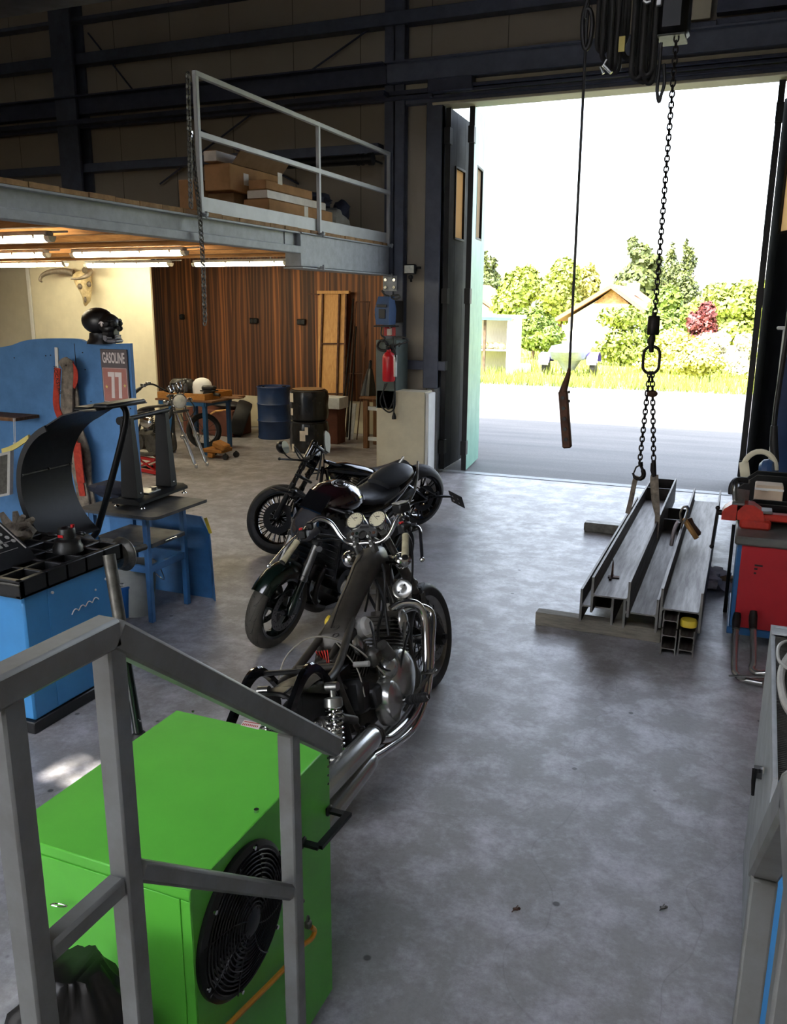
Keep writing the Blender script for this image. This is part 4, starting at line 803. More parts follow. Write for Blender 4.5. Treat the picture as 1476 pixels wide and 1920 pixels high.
mb = MB(xf=O); a, b = bp(102, 651), bp(113, 690); mb.box(((a.x+b.x)/2, YP-.006, (a.z+b.z)/2), (.038, .012, a.z-b.z), .002, Matrix.Rotation(.06, 3, 'Y')); mb.build('perforated_rail', t, 'white')
# sign: grey head, rose field, stars and number
y0 = YP-.02; a, b = bp(187, 654, y0), bp(244, 757, y0); w, h = (b.x-a.x)*1.0, a.z-b.z
t = thing('garage_sign', 'rose and grey tin sign with white lettering and number on the blue partition', 'sign', ((a.x+b.x)/2, y0, b.z)); X0, Z0 = -w/2+.0, 0
mb = MB(); span(mb, -w/2, w/2, 0, .015, 0, h, .003); mb.build('panel', t, 'greysign')
mb = MB(); span(mb, -w/2+.012, w/2-.012, -.002, 0, .01, h*.655); mb.build('rose_field', t, 'rose')
text_mesh('GASOLINE', h*.27, frame4((0, -.0035, h*.83), (1, 0, 0), (0, 0, 1)), 'lettering', t, 'signwhite', .001, sx=w*.9/(h*.27*5.06), bold=.022)
mb = MB()
for k, cx in enumerate((-.105*w, .165*w)):
    sk_ = -.045*w; zb_, zt_ = h*.09, h*.575; tb = .035*w
    mb.prism([(cx-.05*w-.01*w, zb_), (cx+.06*w, zb_), (cx+.06*w-sk_*.9, zt_), (cx-.17*w-sk_*.5, zt_), (cx-.17*w-sk_*.45, zt_-.085*h), (cx-.05*w-sk_*.75, zt_-.085*h)], (0, -.002, 0), (1, 0, 0), (0, 0, 1), (0, -.002, 0))
mb.build('number', t, 'signwhite'); mb = MB()
for cx, cz in ((-.33*w, .30*h), (.36*w, .33*h)): mb.prism([(cx+math.sin(2*PI*i/10)*(.055 if i % 2 == 0 else .022)*w*1.1, cz+math.cos(2*PI*i/10)*(.055 if i % 2 == 0 else .022)*w*1.1) for i in range(10)], (0, -.002, 0), (1, 0, 0), (0, 0, 1), (0, -.002, 0))
mb.build('stars', t, 'paleyellow'); mb = MB()
for z0, z1, x0, x1 in ((.02*h, .025*h, -.45*w, .45*w), (.645*h, .65*h, -.45*w, .45*w), (.02*h, .65*h, -.455*w, -.445*w), (.02*h, .65*h, .445*w, .455*w)): span(mb, x0, x1, -.003, -.002, z0, z1)
mb.build('border_line', t, 'signwhite')
# black skull sculpture on the board top
sz = bp(204, 645).z; sx0, sx1 = bp(155, 612).x, bp(229, 612).x; cx = (sx0+sx1)/2
t = thing('skull_sculpture', 'shiny black life-size skull on top of the blue partition', 'sculpture', (cx, YP, sz)); s_ = (sx1-sx0)/.345*.93
mb = MB(xf=Matrix.Scale(s_, 4)); mb.sph((-.035, 0, .168), (.132, .1, .098), 24, 16); mb.sph((.06, 0, .15), (.085, .085, .075), 18, 12); mb.box((.075, 0, .09), (.11, .12, .1), .03); mb.box((.10, 0, .17), (.07, .15, .03), .012); mb.sph((.085, .052, .115), (.06, .03, .03), 12, 8); mb.sph((.085, -.052, .115), (.06, .03, .03), 12, 8); mb.build('cranium', t, 'skullblk')
mb = MB(xf=Matrix.Scale(s_, 4)); mb.lathe([(0, 0), (.105, 0), (.1, .02), (.085, .04), (.08, .08), (0, .09)], (-.02, 0, 0), n=24); mb.build('neck_base', t, 'skullblk')
mb = MB(xf=Matrix.Scale(s_, 4)); mb.box((.10, 0, .025), (.11, .1, .03), .012); mb.box((.06, .045, .055), (.04, .02, .08), .008); mb.box((.06, -.045, .055), (.04, .02, .08), .008); mb.build('jaw', t, 'silver')
mb = MB(xf=Matrix.Scale(s_, 4))
for k in range(6):
    for zz in (.047, .062): mb.box((.148-.002*k*k*.3, -.035+.014*k, zz), (.012, .012, .014), .003)
    mb.box((.09+.012*k*.6, -.052, .048), (.008, .006, .012), .002)
mb.build('teeth', t, 'silver')
mb = MB(xf=Matrix.Scale(s_, 4)); mb.sph((.135, .036, .15), (.02, .026, .022), 12, 8); mb.sph((.135, -.036, .15), (.02, .026, .022), 12, 8); mb.sph((.15, 0, .115), (.012, .014, .02), 10, 8); mb.sph((.1, -.078, .15), (.03, .012, .022), 12, 8); mb.build('eye_socket', t, 'ink')
mb = MB(xf=Matrix.Scale(s_, 4)); mb.tube(spl([V3((.055, -.094, .152)), V3((.075, -.096, .163)), V3((.1, -.096, .154))]), .005, 6); mb.sph((.08, -.097, .142), (.009, .004, .014), 10, 6); mb.tube([V3((.077, -.097, .16)), V3((.08, -.098, .142))], .004, 6); mb.build('silver_mark', t, 'signwhite')
# horned skull on the cream wall
YS = 11.93
def sp_(px, py, y=YS): return at(px, py, Y=y)
c = sp_(158, 530); t = thing('horned_skull', 'pale cattle skull with long curved horn on the cream wall', 'skull', (c.x, YS+.06, c.z)); O = off(t)
def ringz(px, py, wx, wy, y): q = sp_(px, py, y); return [(q.x+math.cos(a)*wx*(1-.18*math.cos(2*a)), q.y+math.sin(a)*wy, q.z+.03*math.cos(a)) for a in [2*PI*i/16 for i in range(16)]]
mb = MB(xf=O); mb.loft([ringz(150, 509, .10, .06, 11.85), ringz(152, 513, .19, .1, 11.84), ringz(155, 524, .17, .12, 11.82), ringz(158, 534, .15, .12, 11.80), ringz(161, 545, .10, .1, 11.80), ringz(163, 556, .075, .075, 11.81), ringz(163, 567, .07, .05, 11.83), ringz(162, 571, .03, .03, 11.84)]); mb.build('skull', t, 'bone', sharp=60)
mb = MB(xf=O); q = sp_(150, 537, 11.69); mb.sph(q, (.05, .03, .05), 12, 8); mb.build('eye_socket', t, 'horn'); mb = MB(xf=O); q = sp_(167, 533, 11.71); mb.sph(q, (.045, .03, .05), 12, 8); mb.build('eye_socket', t, 'horn'); mb = MB(xf=O); q = sp_(160, 562, 11.74); mb.sph(q, (.025, .02, .05), 10, 8); mb.build('nose_opening', t, 'horn')
mb = MB(xf=O); P = spl([sp_(*p, y=yy) for p, yy in (((138, 512), 11.8), ((118, 508), 11.74), ((95, 510), 11.7), ((80, 516), 11.66), ((75, 525), 11.62), ((79, 529), 11.62))]); mb.tube(P, [.06-.05*(i/(len(P)-1))**1.3 for i in range(len(P))], 12); mb.build('horn', t, 'horn')
mb = MB(xf=O); P = spl([sp_(*p, y=yy) for p, yy in (((160, 507), 11.8), ((168, 508), 11.66), ((164, 516), 11.45), ((150, 522), 11.3), ((133, 523), 11.25))]); mb.tube(P, [.06-.05*(i/(len(P)-1))**1.3 for i in range(len(P))], 12); mb.build('horn', t, 'horn')
# straps hanging on the board
t = thing('ratchet_straps', 'bundle of dirty canvas and red lashing straps hung on the blue partition', 'straps', bp(125, 688, YP-.1)); O = off(t)
def ribbon(mb, pts, y, w, th=.006):
    P = spl([at(px, py, Y=y) for px, py in pts], 5)
    mb.tube(P, w, 6, flat=.22, up=(0, 1, 0))
mb = MB(xf=O); ribbon(mb, ((118, 690), (124, 684), (128, 692), (126, 760), (132, 830), (150, 900), (160, 960)), YP-.12, .075); ribbon(mb, ((131, 720), (138, 740), (142, 790), (160, 850), (163, 900), (172, 955)), YP-.08, .065); mb.build('canvas_strap', t, 'rag')
mb = MB(xf=O); ribbon(mb, ((108, 690), (107, 720), (108, 770), (140, 830), (146, 870), (155, 930)), YP-.14, .04); ribbon(mb, ((133, 684), (140, 695), (141, 712), (136, 725)), YP-.12, .035); ribbon(mb, ((144, 830), (147, 860), (152, 905)), YP-.2, .05); mb.build('red_strap', t, 'strapred')
mb = MB(xf=O); q = bp(133, 683, YP-.1); mb.box(q, (.05, .05, .06), .01); mb.build('hook_cap', t, 'red')
q = bp(107.5, 713, YP-.175); text_mesh('ROCKSTAR', .05, frame4(q-V3(t.location), (.12, 0, -1), (1, 0, .12)), 'strap_lettering', t, 'ink', .001)
# shelf, pull cord and yellow strip at the left edge
a, b = bp(-40, 790, 5.75), bp(35, 787, 5.75); mb = MB(); span(mb, a.x, b.x, 5.7, YP, b.z-.012, b.z+.018, .003); tag(mb.build('wall_shelf', mat_='timber'), 'small dark shelf on the blue partition at the left frame edge', 'shelf')
t = thing('hanging_strip', 'pale yellow curved strip hanging on a white cord from the shelf', 'handle', bp(25, 835, 5.68)); O = off(t)
mb = MB(xf=O); mb.tube([bp(25, 784, 5.69), bp(27, 835, 5.68)], .003, 5); mb.tube([bp(28, 784, 5.69), bp(29, 833, 5.68)], .003, 5); mb.sph(bp(27, 831, 5.68), .012, 8, 6); mb.build('cord', t, 'white')
mb = MB(xf=O); P = spl([bp(*p, y=5.66) for p in ((5, 846), (18, 842), (32, 835), (44, 827), (55, 820))]); mb.loft([[p+V3((0, dy, dz)) for dy, dz in ((-.012, -.024), (.012, -.024), (.012, .024), (-.012, .024))] for p in P]); mb.build('yellow_strip', t, 'paleyellow')
t = thing('framed_panel', 'grey framed display panel at the left frame edge', 'display', bp(0, 890, 5.5)); O = off(t); R = Matrix.Rotation(.25, 3, 'X'); P = [bp(*p, y=5.5) for p in ((-60, 865), (0, 860), (18, 928), (-60, 945))]
mb = MB(xf=O); mb.prism([(0, 0), (1, 0), (1, 1), (0, 1)], P[3], P[2]-P[3], P[0]-P[3], V3((0, .04, 0))); mb.build('frame', t, 'lampgrey')
mb = MB(xf=O); c = (P[0]+P[1]+P[2]+P[3])/4; Q = [c+(p-c)*.88-V3((0, .004, 0)) for p in P]; mb.prism([(0, 0), (1, 0), (1, 1), (0, 1)], Q[3], Q[2]-Q[3], Q[0]-Q[3], V3((0, .005, 0))); mb.build('screen', t, 'oldalu')

# ------------------------------------------------------------------ wheel balancer
bx0, bx1, by0, by1 = -4.35, -3.405, 3.13, 3.81
t = thing('wheel_balancer', 'blue wheel balancer with black tool tray and curved black wheel guard', 'machine', ((bx0+bx1)/2, (by0+by1)/2, 0)); O = off(t)
mb = MB(xf=O); span(mb, bx0-.02, bx1+.01, by0-.02, by1+.02, .0, .07, .006); mb.build('plinth', t, 'black')
mb = MB(xf=O); span(mb, bx0, bx1, by0, by1, .07, .79, .012); mb.build('cabinet', t, 'mblue')
mb = MB(xf=O); span(mb, bx1-.001, bx1+.003, by0+.17, by1-.03, .09, .78); mb.build('side_panel', t, 'mblue')
mb = MB(xf=O)
for y, z in ((by0+.2, .75), (by1-.06, .70), (by1-.06, .2)): mb.cyl((bx1+.002, y, z), (bx1+.012, y, z), .008, n=8)
mb.build('screw', t, 'white')
# white flourish lettering on the side
mb = MB(xf=O); zz0 = .575; P = []
for i in range(30): u = i/29; P.append(V3((bx1+.005, by0+.33+.22*u, zz0+.022*abs(math.sin(u*PI*4.0))+.02*u)))
mb.tube(P, .0035, 5); mb.sph((bx1+.005, by0+.53, .66), .007, 8, 6); mb.build('white_script', t, 'signwhite')
mb = MB(xf=O); tx0, tx1, ty0, ty1 = bx0-.1, bx1+.02, by0-.03, by1+.09; span(mb, tx0, tx1, ty0, ty1, .79, .80); zt_ = .885
def wall(x0, x1, y0, y1): span(mb, x0, x1, y0, y1, .785, zt_, .004)
wall(tx0, tx1, ty0, ty0+.035); wall(tx0, tx1, ty1-.03, ty1); wall(tx1-.035, tx1, ty0, ty1); wall(tx0, tx0+.03, ty0, ty1)
for y in (ty0+.19, ty0+.34, ty0+.49, ty0+.64): wall(tx0, tx1, y-.012, y+.012)
for x in (tx1-.16, tx1-.30, tx1-.46, tx1-.62): wall(x-.012, x+.012, ty0, ty1)
mb.build('tool_tray', t, 'black')
mb = MB(xf=O); span(mb, tx0, tx1+.008, ty0-.012, ty0, .86, .872, .003); mb.build('tray_rail', t, 'oldalu')
cy0, cy1 = 2.75, 3.46; prof = [(-4.4, .88), (-3.62, .88), (-3.66, .93), (-3.88, 1.075), (-3.98, 1.10), (-4.4, 1.10)]
mb = MB(xf=O); mb.prism(prof, (0, cy0, 0), (1, 0, 0), (0, 0, 1), (0, cy1-cy0, 0)); cp = mb.build('control_panel', t, 'black', sharp=20)
u = V3((-.22, 0, .145)).normalized(); nrm = V3((.145, 0, .22)).normalized(); o0 = V3((-3.66, 0, .93))+nrm*.002
mb = MB(xf=O)
for k, a in enumerate((.04, .10, .2)): c = o0+u*a; mb.bar(c+V3((0, cy0+.02, 0)), c+V3((0, cy1-.06, 0)), .003, .002, up=nrm)
mb.tube([o0+u*.02+V3((0, cy1-.02, 0)), o0+u*.24+V3((0, cy1-.02, 0))], .004, 6); mb.build('printed_lines', cp, 'lampgrey')
for nm, mm, pts in (('key', 'lampgrey', ((.15, -.13), (.15, -.18), (.115, -.12), (.115, -.17), (.08, -.11), (.08, -.15), (.08, -.2))), ('yellow_key', 'yellow', ((.15, -.24), (.115, -.215), (.115, -.255)))):
    mb = MB(xf=O)
    for a, dy in pts: c = o0+u*a+V3((0, cy1+dy, 0)); mb.bar(c-u*.011, c+u*.011, .018, .006, up=nrm)
    mb.build(nm, cp, mm)
mb = MB(xf=O)
for a, dy, in ((.165, -.08), (.13, -.06), (.095, -.045)): c = o0+u*a+V3((0, cy1+dy, 0)); mb.lathe([(0.013, 0), (.013, .003), (0, .003)], c, nrm, 14)
mb.build('symbol', cp, 'lampgrey')
# guard hood
hx, hz, hr, hy0, hy1 = -3.74, 1.16, .44, 3.9, 4.36
ang = [math.radians(a) for a in range(112, 239, 6)]
def arc(r, y): return [V3((hx+r*math.cos(a), y, hz+r*math.sin(a))) for a in ang]
mb = MB(xf=O); A0, A1, B0, B1 = arc(hr, hy0), arc(hr, hy1), arc(hr-.008, hy0), arc(hr-.008, hy1)
ext = [V3((.16, 0, -.02)), ]
for L_ in (A0, A1, B0, B1):
    e_ = L_[0]; L_[:0] = [e_+V3((.40, 0, .115)), e_+V3((.27, 0, .105)), e_+V3((.13, 0, .07))]
mb.loft([[A0[i], A1[i], B1[i], B0[i]] for i in range(len(A0))])
lip = [[A0[i], A0[i]+V3((0, -.012, 0)), B0[i]+(V3((hx, hy0, hz))-B0[i]).normalized()*.03+V3((0, -.012, 0)), B0[i]+(V3((hx, hy0, hz))-B0[i]).normalized()*.03] for i in range(3, len(A0))]; mb.loft(lip)
mb.build('wheel_guard', t, 'black', sharp=50)
mb = MB(xf=O); r_ = hr-.012; a = math.radians(170); mb.tube([V3((hx+r_*math.cos(a), y, hz+r_*math.sin(a))) for y in (hy0, hy1)], .006, 6)
for y in (hy0+.02, hy0+.25, hy1-.02): mb.sph(V3((hx+r_*math.cos(a), y, hz+r_*math.sin(a))), .011, 8, 6)
mb.build('guard_rib', t, 'oldalu')
mb = MB(xf=O)
for x, z in ((hx+.06, .10), (hx+.21, .125)): mb.box((x, hy0+.24, hz+hr*.93+z), (.12, .36, .03), .012)
mb.build('guard_bracket', t, 'black')
mb = MB(xf=O); q = lambda px, py: at(px, py, Y=hy1+.03)
mb.tube(spl([q(196, 766), q(217, 757), q(231, 762), q(237, 782), q(226, 835), q(205, 915), q(188, 975), q(180, 1000), q(165, 1010), q(150, 1000)], 5), .022, 10); mb.build('guard_arm', t, 'satin')
mb = MB(xf=O); c = V3((-3.5, 4.02, .765)); d = V3((.12, 1, 0)).normalized(); mb.lathe([(.05, -.25), (.05, -.06), (.075, -.05), (.08, -.02), (.105, 0), (.11, .012), (.105, .022), (.08, .024), (.05, .03), (.02, .035), (.02, .2), (.014, .205), (0, .205)], c, d, 28); mb.build('spindle_flange', t, 'oldalu')
mb = MB(xf=O); mb.box((-3.85, by1+.12, .72), (.3, .25, .3), .04); mb.build('spindle_housing', t, 'black')
q = at(128, 1033, Z=.887); t = thing('quick_nut', 'round black clamping nut with red button standing on the tool tray', 'clamp', q)
mb = MB(); mb.lathe([(0, 0), (.085, 0), (.085, .03), (.075, .045), (.074, .07), (.06, .078), (.05, .08), (.05, .13), (.046, .14), (.03, .14), (.028, .12), (0, .12)], (0, 0, 0), n=28); mb.build('nut_body', t, 'black')
mb = MB(); mb.box((-.07, -.03, .1), (.08, .03, .02), .008); mb.box((.06, .05, .1), (.06, .03, .02), .008); mb.build('wing', t, 'black')
mb = MB(); mb.cyl((.02, .03, .135), (.02, .03, .155), .012, n=10); mb.box((.0, -.051, .10), (.04, .004, .018), .001); mb.build('red_button', t, 'red')
q = at(30, 988, Z=.95); t = thing('work_glove', 'pair of grey work gloves lying on the balancer behind the control panel', 'gloves', q)
mb = MB()
for k, (dx, dy, a) in enumerate(((-.08, 0, 2.2), (-.02, .03, 1.7), (.04, .0, .9), (.08, .02, .5), (.1, -.04, .2))): mb.tube([V3((dx*.4, dy*.4, -.02)), V3((dx, dy, .03)), V3((dx+.05*math.cos(a), dy, .03+.06*math.sin(a)))], [.03, .026, .016], 8)
mb.sph((.02, 0, -.03), (.11, .08, .06), 14, 8, jit=.4, seed=2); mb.build('glove', t, 'rag')
# loose tube beside the balancer
p0, p1 = at(262, 1389, Z=0), at(204, 1040, Y=3.42); t = thing('lever_tube', 'open-ended steel lever tube standing between balancer and stair rail', 'tube', p0); O = off(t); d = (p1-p0)
mb = MB(xf=O); a_, b_, dd = basis(d); mb.ring([(.029, d.length*.45), (.034, d.length*.45), (.034, d.length), (.029, d.length)], p0, d, 20); mb.build('upper_sleeve', t, 'oldalu')
mb = MB(xf=O); mb.cyl(p0+dd*.03, p0+d*.46, .026, n=16); mb.build('lower_tube', t, 'greenglint')
mb = MB(xf=O); mb.lathe([(0, 0), (.05, 0), (.045, .03), (.03, .05), (0, .05)], p0, n=16); mb.build('foot', t, 'rubberdark')
mb = MB(xf=O); mb.cyl(p0+d*.84, p0+d*.84+V3((.05, .02, 0)), .008, n=8); mb.cyl(p0+d*.12, p0+d*.12+V3((.04, -.01, 0)), .006, n=8); mb.build('pin', t, 'chrome')

# ------------------------------------------------------------------ table with wheel-truing stand
tx0, tx1, ty0, ty1, tz = -4.42, -3.72, 4.63, 5.26, .835
t = thing('machine_table', 'blue steel table with dark top between balancer and motorcycles', 'table', ((tx0+tx1)/2, (ty0+ty1)/2, 0)); O = off(t)
mb = MB(xf=O); r = .07; poly = [(tx0, ty0), ]+[(tx1-r+r*math.cos(a), ty0+r+r*math.sin(a)) for a in [-PI/2+PI/2*i/6 for i in range(7)]]+[(tx1, ty1), (tx0, ty1)]; mb.prism(poly, (0, 0, tz-.022), (1, 0, 0), (0, 1, 0), (0, 0, .022)); mb.build('top', t, 'tray')
for x in (tx0+.06, tx1-.16):
    for y in (ty0+.1, ty1-.1): mb = MB(xf=O); span(mb, x-.02, x+.02, y-.02, y+.02, 0, tz-.022, .003); mb.build('leg', t, 'tblue')
mb = MB(xf=O)
for y in (ty0+.1, ty1-.1): span(mb, tx0+.06, tx1-.16, y-.015, y+.015, .38, .43); span(mb, tx0+.06, tx1-.16, y-.015, y+.015, tz-.06, tz-.022); span(mb, tx0+.06, tx1-.16, y-.015, y+.015, .53, .56)
for x in (tx0+.06, tx1-.16): span(mb, x-.015, x+.015, ty0+.1, ty1-.1, .38, .43); span(mb, x-.015, x+.015, ty0+.1, ty1-.1, tz-.06, tz-.022)
mb.build('rail', t, 'tblue')
mb = MB(xf=O); span(mb, tx0+.05, tx1-.13, ty0+.12, ty1-.12, .565, .6, .004); dw = mb.build('pull_out_shelf', t, 'tray')
mb = MB(xf=O); mb.cyl((tx1-.12, ty0+.25, .585), (tx1-.115, ty0+.38, .585), .008, n=8); mb.build('handle', dw, 'chrome')
t = thing('truing_stand', 'black wheel-balancing stand with two tapered uprights on the blue table', 'stand', (-4.0, 5.12, tz)); O = off(t)
sx = -4.02; y0, y1 = 4.82, 5.50; y1 = 5.24
p0, p1 = at(262, 946, Z=tz+.04), at(352, 913, Z=tz+.04)
dirv = V3((p1.x-p0.x, p1.y-p0.y, 0)); ln = dirv.length; dirv.normalize(); nv = V3((-dirv.y, dirv.x, 0)); bc = V3((p0.x, p0.y, tz))
def stf(a, b, z): return bc+dirv*a+nv*b+V3((0, 0, z))
mb = MB(xf=O); mb.loft([[stf(a, b, z) for b, z in ((.0, .03), (.0, .05), (.04, .07), (.2, .07), (.24, .05), (.24, .03))] for a in (0, ln)]); mb.build('base', t, 'matblack')
for a, b in ((.04, .01), (ln-.04, .01), (.04, .23), (ln-.04, .23)): mb = MB(xf=O); mb.lathe([(0, 0), (.022, 0), (.018, .008), (.006, .012), (.006, .03), (0, .03)], stf(a, b, 0), n=12); mb.build('levelling_foot', t, 'chrome')
hz_ = at(300, 775, Y=bc.y+dirv.y*.25).z-tz
for n, (a0, a1) in enumerate(((.05, .13), (ln-.15, ln-.07))):
    zt0 = at(250, 783, Y=bc.y+.1).z-tz if n == 0 else at(316, 770, Y=bc.y+dirv.y*ln).z-tz
    zt0 = max(.5, min(.8, zt0)); mb = MB(xf=O)
    mb.loft([[stf(a0, .05, .07), stf(a1, .05, .07), stf(a1, .19, .07), stf(a0, .19, .07)], [stf(a0+.02, .08, zt0), stf(a1-.02, .08, zt0), stf(a1-.02, .17, zt0), stf(a0+.02, .17, zt0)]]); mb.build('upright', t, 'matblack')
    mb = MB(xf=O); mb.loft([[stf(a1+.001, .06, .08), stf(a1+.004, .06, .08), stf(a1+.004, .18, .08), stf(a1+.001, .18, .08)], [stf(a1-.019, .105, zt0-.005), stf(a1-.016, .105, zt0-.005), stf(a1-.016, .155, zt0-.005), stf(a1-.019, .155, zt0-.005)]]); mb.build('edge_highlight', t, 'oldalu')  # pale strip painted on for the highlight along the upright
    mb = MB(xf=O)
    for z in (.1, zt0*.75, zt0-.03): q = stf((a0+a1)/2+.0, .05+.05*z/zt0-.004, z); mb.sph(q, .009, 8, 6)
    mb.build('bolt', t, 'chrome')
mb = MB(xf=O); mb.cyl(stf(.02, .13, zt0-.0), stf(ln-.02, .13, zt0+.01), .018, n=12); mb.cyl(stf(.01, .13, zt0-.0), stf(.06, .13, zt0), .03, n=14); mb.build('axle_bar', t, 'matblack')
mb = MB(xf=O); mb.box(stf(ln*.42, .12, .076), (.16, .14, .01), .002, Matrix.Rotation(math.atan2(dirv.y, dirv.x), 3, 'Z')); mb.cyl(stf(ln*.5, .09, .08), stf(ln*.5, .09, .1), .022, n=14); mb.build('level_plate', t, 'alu')
mb = MB(); q = at(212, 930, Z=tz); mb.sph(q+V3((-.02, .02, .05)), (.2, .13, .055), 16, 8, jit=.5, seed=11); tag(mb.build('cleaning_cloth', mat_='denim'), 'dark blue-grey cloth heaped on the left end of the table', 'cloth')
# buckets and blue guard sheet
q = V3((-4.12, 4.86, 0)); t = thing('waste_bucket', 'grey plastic bucket under the blue table', 'bucket', q)
mb = MB(); mb.lathe([(0, .01), (.125, 0), (.16, .36), (.168, .36), (.168, .385), (.155, .385), (.12, .02), (0, .02)], (0, 0, 0), n=28); mb.build('pail', t, 'bucketgrey')
mb = MB(); mb.lathe([(0, .33), (.148, .33)], (0, 0, 0), n=24, cap=False); mb.build('contents', t, 'ink')
mb = MB(); mb.tube(spl([V3((.165, 0, .36)), V3((.2, .03, .3)), V3((.19, .1, .26)), V3((.1, .16, .35))]), .004, 6); mb.build('bail_handle', t, 'chrome')
q = at(223, 1155, Z=0); t = thing('small_bucket', 'small blue bucket in front of the grey bucket', 'bucket', (q.x, q.y+.02, 0))
mb = MB(); mb.lathe([(0, .01), (.09, 0), (.125, .24), (.132, .24), (.132, .255), (.12, .255), (.088, .015), (0, .015)], (0, 0, 0), n=26); mb.build('pail', t, 'bucketblue')
mb = MB(); mb.lathe([(0, .21), (.115, .21)], (0, 0, 0), n=24, cap=False); mb.build('contents', t, 'ink')
gy = 5.34; gx0, gx1 = -4.75, -3.71
t = thing('guard_sheet', 'blue folded sheet-metal panel with cut corner standing behind the table', 'panel', ((gx0+gx1)/2, gy, 0)); O = off(t)
zt2 = at(390, 970, Y=gy).z; mb = MB(xf=O); mb.prism([(gx0, 0), (gx1-.06, 0), (gx1-.06, zt2*.80), (gx1-.13, zt2), (gx0, zt2+.03)], (0, gy, 0), (1, 0, 0), (0, 0, 1), (0, .012, 0)); mb.loft([[(gx1-.06, gy, 0), (gx1, gy-.05, 0), (gx1, gy-.04, 0), (gx1-.06, gy+.012, 0)], [(gx1-.06, gy, zt2*.8), (gx1-.02, gy-.05, zt2*.76), (gx1-.02, gy-.04, zt2*.76), (gx1-.06, gy+.012, zt2*.8)]]); mb.build('sheet', t, 'tblue')
mb = MB(xf=O); q0, q1 = at(385, 971, Y=gy-.004), at(395, 1000, Y=gy-.004); mb.bar(q0, q1, .03, .003, up=(0, -1, 0)); mb.build('yellow_label', t, 'yellow')
# ------------------------------------------------------------------ motorcycles
def steer_m(o, d, a): return Matrix.Translation(o) @ Matrix.Rotation(a, 4, d) @ Matrix.Translation(-o)
def tyre(bike, name, C, R, w, ri, xf, m_='rubber', grooves=0, tilt=.55, gm='groove', gl=.05, seg=56):
    mb = MB(m_, gm, xf=xf); prof = []
    for i in range(11):
        a = math.radians(-90+18*i); prof.append((R-w*.40*(1-math.cos(a))**1.0*.9, math.sin(a)*w*.5))
    prof = [(ri, -w*.34), (ri+.012, -w*.42)]+[(R-.42*w+.42*w*math.cos(math.radians(-84+16.8*i)), w*.5*math.sin(math.radians(-84+16.8*i))) for i in range(11)]+[(ri+.012, w*.42), (ri, w*.34)]
    mb.ring(prof, C, (0, 1, 0), seg); mb.m(1)
    def surf(th, ph, h=.0008): r = R-.42*w+(.42*w+h)*math.cos(ph); return V3(C)+V3((math.cos(th)*r, (w*.5+h)*math.sin(ph), math.sin(th)*r))
    for k in range(grooves):
        t0 = 2*PI*k/grooves
        for s_ in (1, -1):
            off_ = 0 if s_ == 1 else PI/grooves
            for (pa, pb, dl) in ((.12, .95, tilt), (.35, .75, tilt*1.2)) if k % 2 else ((.10, .6, tilt), (.55, 1.05, tilt*.6)):
                n = 5; A, B = [], []
                for i in range(n+1):
                    u = i/n; ph = s_*(pa+(pb-pa)*u); th = t0+off_+dl*u*u*2*PI/grooves*1.7; wd = .0045/R*(1-.6*abs(2*u-1))
                    A.append(surf(th-wd, ph)); B.append(surf(th+wd, ph))
                mb.add(A+B, [(i, i+1, n+2+i, n+1+i) for i in range(n)])
    return mb.build(name, bike, sharp=45)
def rim_part(parent, C, ri, w, xf, m_='alu', depth=.022):
    mb = MB(xf=xf); mb.ring([(ri+.004, -w), (ri+.004, -w*.86), (ri-depth*.4, -w*.7), (ri-depth, 0), (ri-depth*.4, w*.7), (ri+.004, w*.86), (ri+.004, w), (ri-depth*.55, w*.9), (ri-depth-.008, 0), (ri-depth*.55, -w*.9)], C, (0, 1, 0), 56); return mb.build('rim', parent, m_, sharp=50)
def spokes_wire(parent, C, r0, r1, n, xf, m_='chrome', hub=.05, rad=.0022):
    mb = MB(xf=xf); C = V3(C)
    for k in range(n):
        s_ = 1 if k % 2 else -1; a = 2*PI*k/n; b = a+(.75 if (k//2) % 2 else -.75)*.8
        mb.cyl(C+V3((math.cos(b)*r0, s_*hub, math.sin(b)*r0)), C+V3((math.cos(a)*r1, s_*.006, math.sin(a)*r1)), rad, n=5)
    return mb.build('spokes', parent, m_)
def discbrake(parent, name, C, y, r0, r1, xf, m_='disc', holes=True):
    mb = MB('disc' if m_ == 'disc' else m_, 'ink', xf=xf); C = V3(C)+V3((0, y, 0)); mb.ring([(r0, -.0025), (r1, -.0025), (r1, .0025), (r0, .0025)], C, (0, 1, 0), 48)
    for k in range(5): a = 2*PI*k/5; mb.bar(C+V3((math.cos(a)*.04, 0, math.sin(a)*.04)), C+V3((math.cos(a+.25)*(r0+.01), 0, math.sin(a+.25)*(r0+.01))), .006, .028, up=(0, 1, 0))
    if holes:
        mb.m(1)
        for k in range(36):
            a = 2*PI*k/36; r = r0+(r1-r0)*(.25+.25*(k % 3)); q = C+V3((math.cos(a)*r, 0, math.sin(a)*r)); mb.cyl(q-V3((0, .0031, 0)), q+V3((0, .0031, 0)), .0055, n=7)
    return mb.build(name, parent)
def ring_pts(c, ax, r, n=24): a, b, d = basis(ax); return [V3(c)+(a*math.cos(2*PI*i/n)+b*math.sin(2*PI*i/n))*r for i in range(n)]
def finned(mb, p0, d, h, nf, wx, wy, th=.006, core=.6, side=(0, 1, 0)):
    d = V3(d).normalized(); a, b, _ = basis(d, side); R = Matrix((b, a, d)).transposed()
    for k in range(nf): mb.box(V3(p0)+d*(h*(k+.5)/nf), (wx*(1-.12*(k/nf)), wy*(1-.1*(k/nf)), th), .002, R)
    mb.box(V3(p0)+d*h/2, (wx*core, wy*core, h), .01, R)

